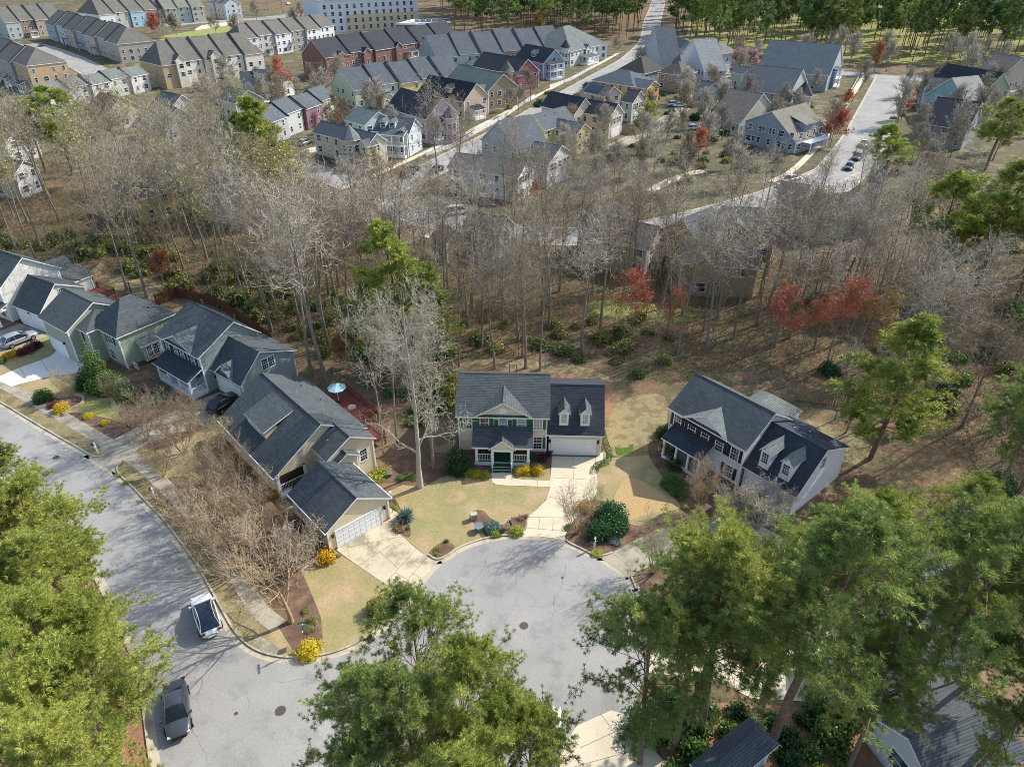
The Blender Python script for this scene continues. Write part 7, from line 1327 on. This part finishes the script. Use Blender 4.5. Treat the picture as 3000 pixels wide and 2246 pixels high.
under([(2300, 900), (3100, 900), (3100, 1350), (2700, 1250), (2420, 1100)], 18, 3.2, 54, 'undergrowth shrub in the right hand woods', 'undergrowth shrubs, right woods', mats=[OLIVE, SHRUBG, HOLLY])
under([(1900, 2080), (2500, 2080), (2900, 2180), (2900, 2330), (2000, 2330), (1960, 2250)], 26, 1.6, 55, 'bright green shrub beneath the lower right pines', 'shrubs beneath the lower right pines', rr=(.8, 1.7), mats=[SHRUBG, YG, SHRUBG, HOLLY])
under([(560, 330), (1000, 420), (1300, 500), (1500, 300), (1850, 200), (2400, 260), (2380, 500), (1900, 560), (1400, 560), (600, 480)], 95, 3, 56, 'garden shrub among the houses beyond the woods', 'garden shrubs beyond the woods', rr=(.9, 2.3), mats=[HOLLY, SHRUBG, OLIVE])
under([(2560, 400), (2640, 240), (2760, 300), (2700, 560), (2560, 560)], 14, 3, 57, 'garden shrub right of the right hand street', 'garden shrubs by the right hand street', rr=(.8, 1.6), mats=[HOLLY, SHRUBG, OLIVE, ORB])
# brush and fallen sticks: what nobody could count
rg = np.random.default_rng(8)
def brush(name, px, n, h, w_, mat, label, seed=1, lie=.25):
    poly = [W(*q) for q in px]; x0, x1 = min(p.x for p in poly), max(p.x for p in poly); y0, y1 = min(p.y for p in poly), max(p.y for p in poly); g = np.random.default_rng(seed)
    X = g.uniform(x0, x1, n*3); Y = g.uniform(y0, y1, n*3); PX = np.array([p.x for p in poly]); PY = np.array([p.y for p in poly]); c = np.zeros(len(X), bool)
    for i in range(len(PX)):
        j = (i+1) % len(PX)
        with np.errstate(divide='ignore', invalid='ignore'): c ^= ((PY[i] > Y) != (PY[j] > Y)) & (X < (PX[j]-PX[i])*(Y-PY[i])/(PY[j]-PY[i])+PX[i])
    for org, ex, ey, a0, a1, b0, b1 in ZONES:
        u = (X-org.x)*ex.x+(Y-org.y)*ex.y; v = (X-org.x)*ey.x+(Y-org.y)*ey.y; c &= ~((u > a0+.8) & (u < a1-.8) & (v > b0+.8) & (v < b1-.8))
    for L_ in (CS,):
        for q in L_[::2]: c &= (X-q.x)**2+(Y-q.y)**2 > 25
    X, Y = X[c][:n], Y[c][:n]; m = len(X); C = np.stack([X, Y, np.zeros(m)], 1); D = np.stack([g.normal(0, 1, m), g.normal(0, 1, m), g.uniform(lie, 1.6, m)], 1)
    D = unit(D); s = unit(np.cross(D, g.normal(0, 1, (m, 3))))*w_; L = (h*g.uniform(.4, 1.3, m))[:, None]
    V = np.stack([C-s, C+s, C+D*L+s*.4, C+D*L-s*.4], 1).reshape(-1, 3); o = inst(name, fast_mesh(name, V, np.arange(4*m).reshape(m, 4), mat), (0, 0, 0)); return tag(o, label, 'undergrowth', kind='stuff')
WOODS = [(-250, 560), (350, 560), (960, 690), (1850, 760), (2500, 760), (3300, 760), (3300, 1420), (2850, 1400), (2560, 1180), (2200, 1070), (1950, 1130), (1800, 1050), (1300, 1050), (1260, 1250), (1180, 1230), (1040, 1080), (760, 970), (640, 870), (300, 800), (-250, 790)]
brush('undergrowth', WOODS, 46000, 1.1, .018, bark('brown brush', '5c4e3e', '8c7a60', .3), 'brown twiggy undergrowth covering the floor of the woods', 1); brush('undergrowth', WOODS, 26000, .9, .035, OLIVE, 'olive leafy undergrowth among the trunks of the woods', 2); brush('fallen_sticks', WOODS, 14000, 1.5, .025, bark('fallen wood', '6c6254', 'a49a88', .3), 'pale fallen sticks lying on the floor of the woods', 3, -.02)
brush('grass_tufts', [(0, 1176), (187, 1286), (345, 1382), (440, 1480), (520, 1580), (640, 1770), (720, 1886), (760, 1880), (640, 1680), (520, 1490), (400, 1380), (200, 1265), (0, 1155)], 9000, .10, .02, leafmat('verge grass blades', '7c8440', 'a09858', 3), 'patchy grass tufts on the verge beside the sidewalk', 4, .5)
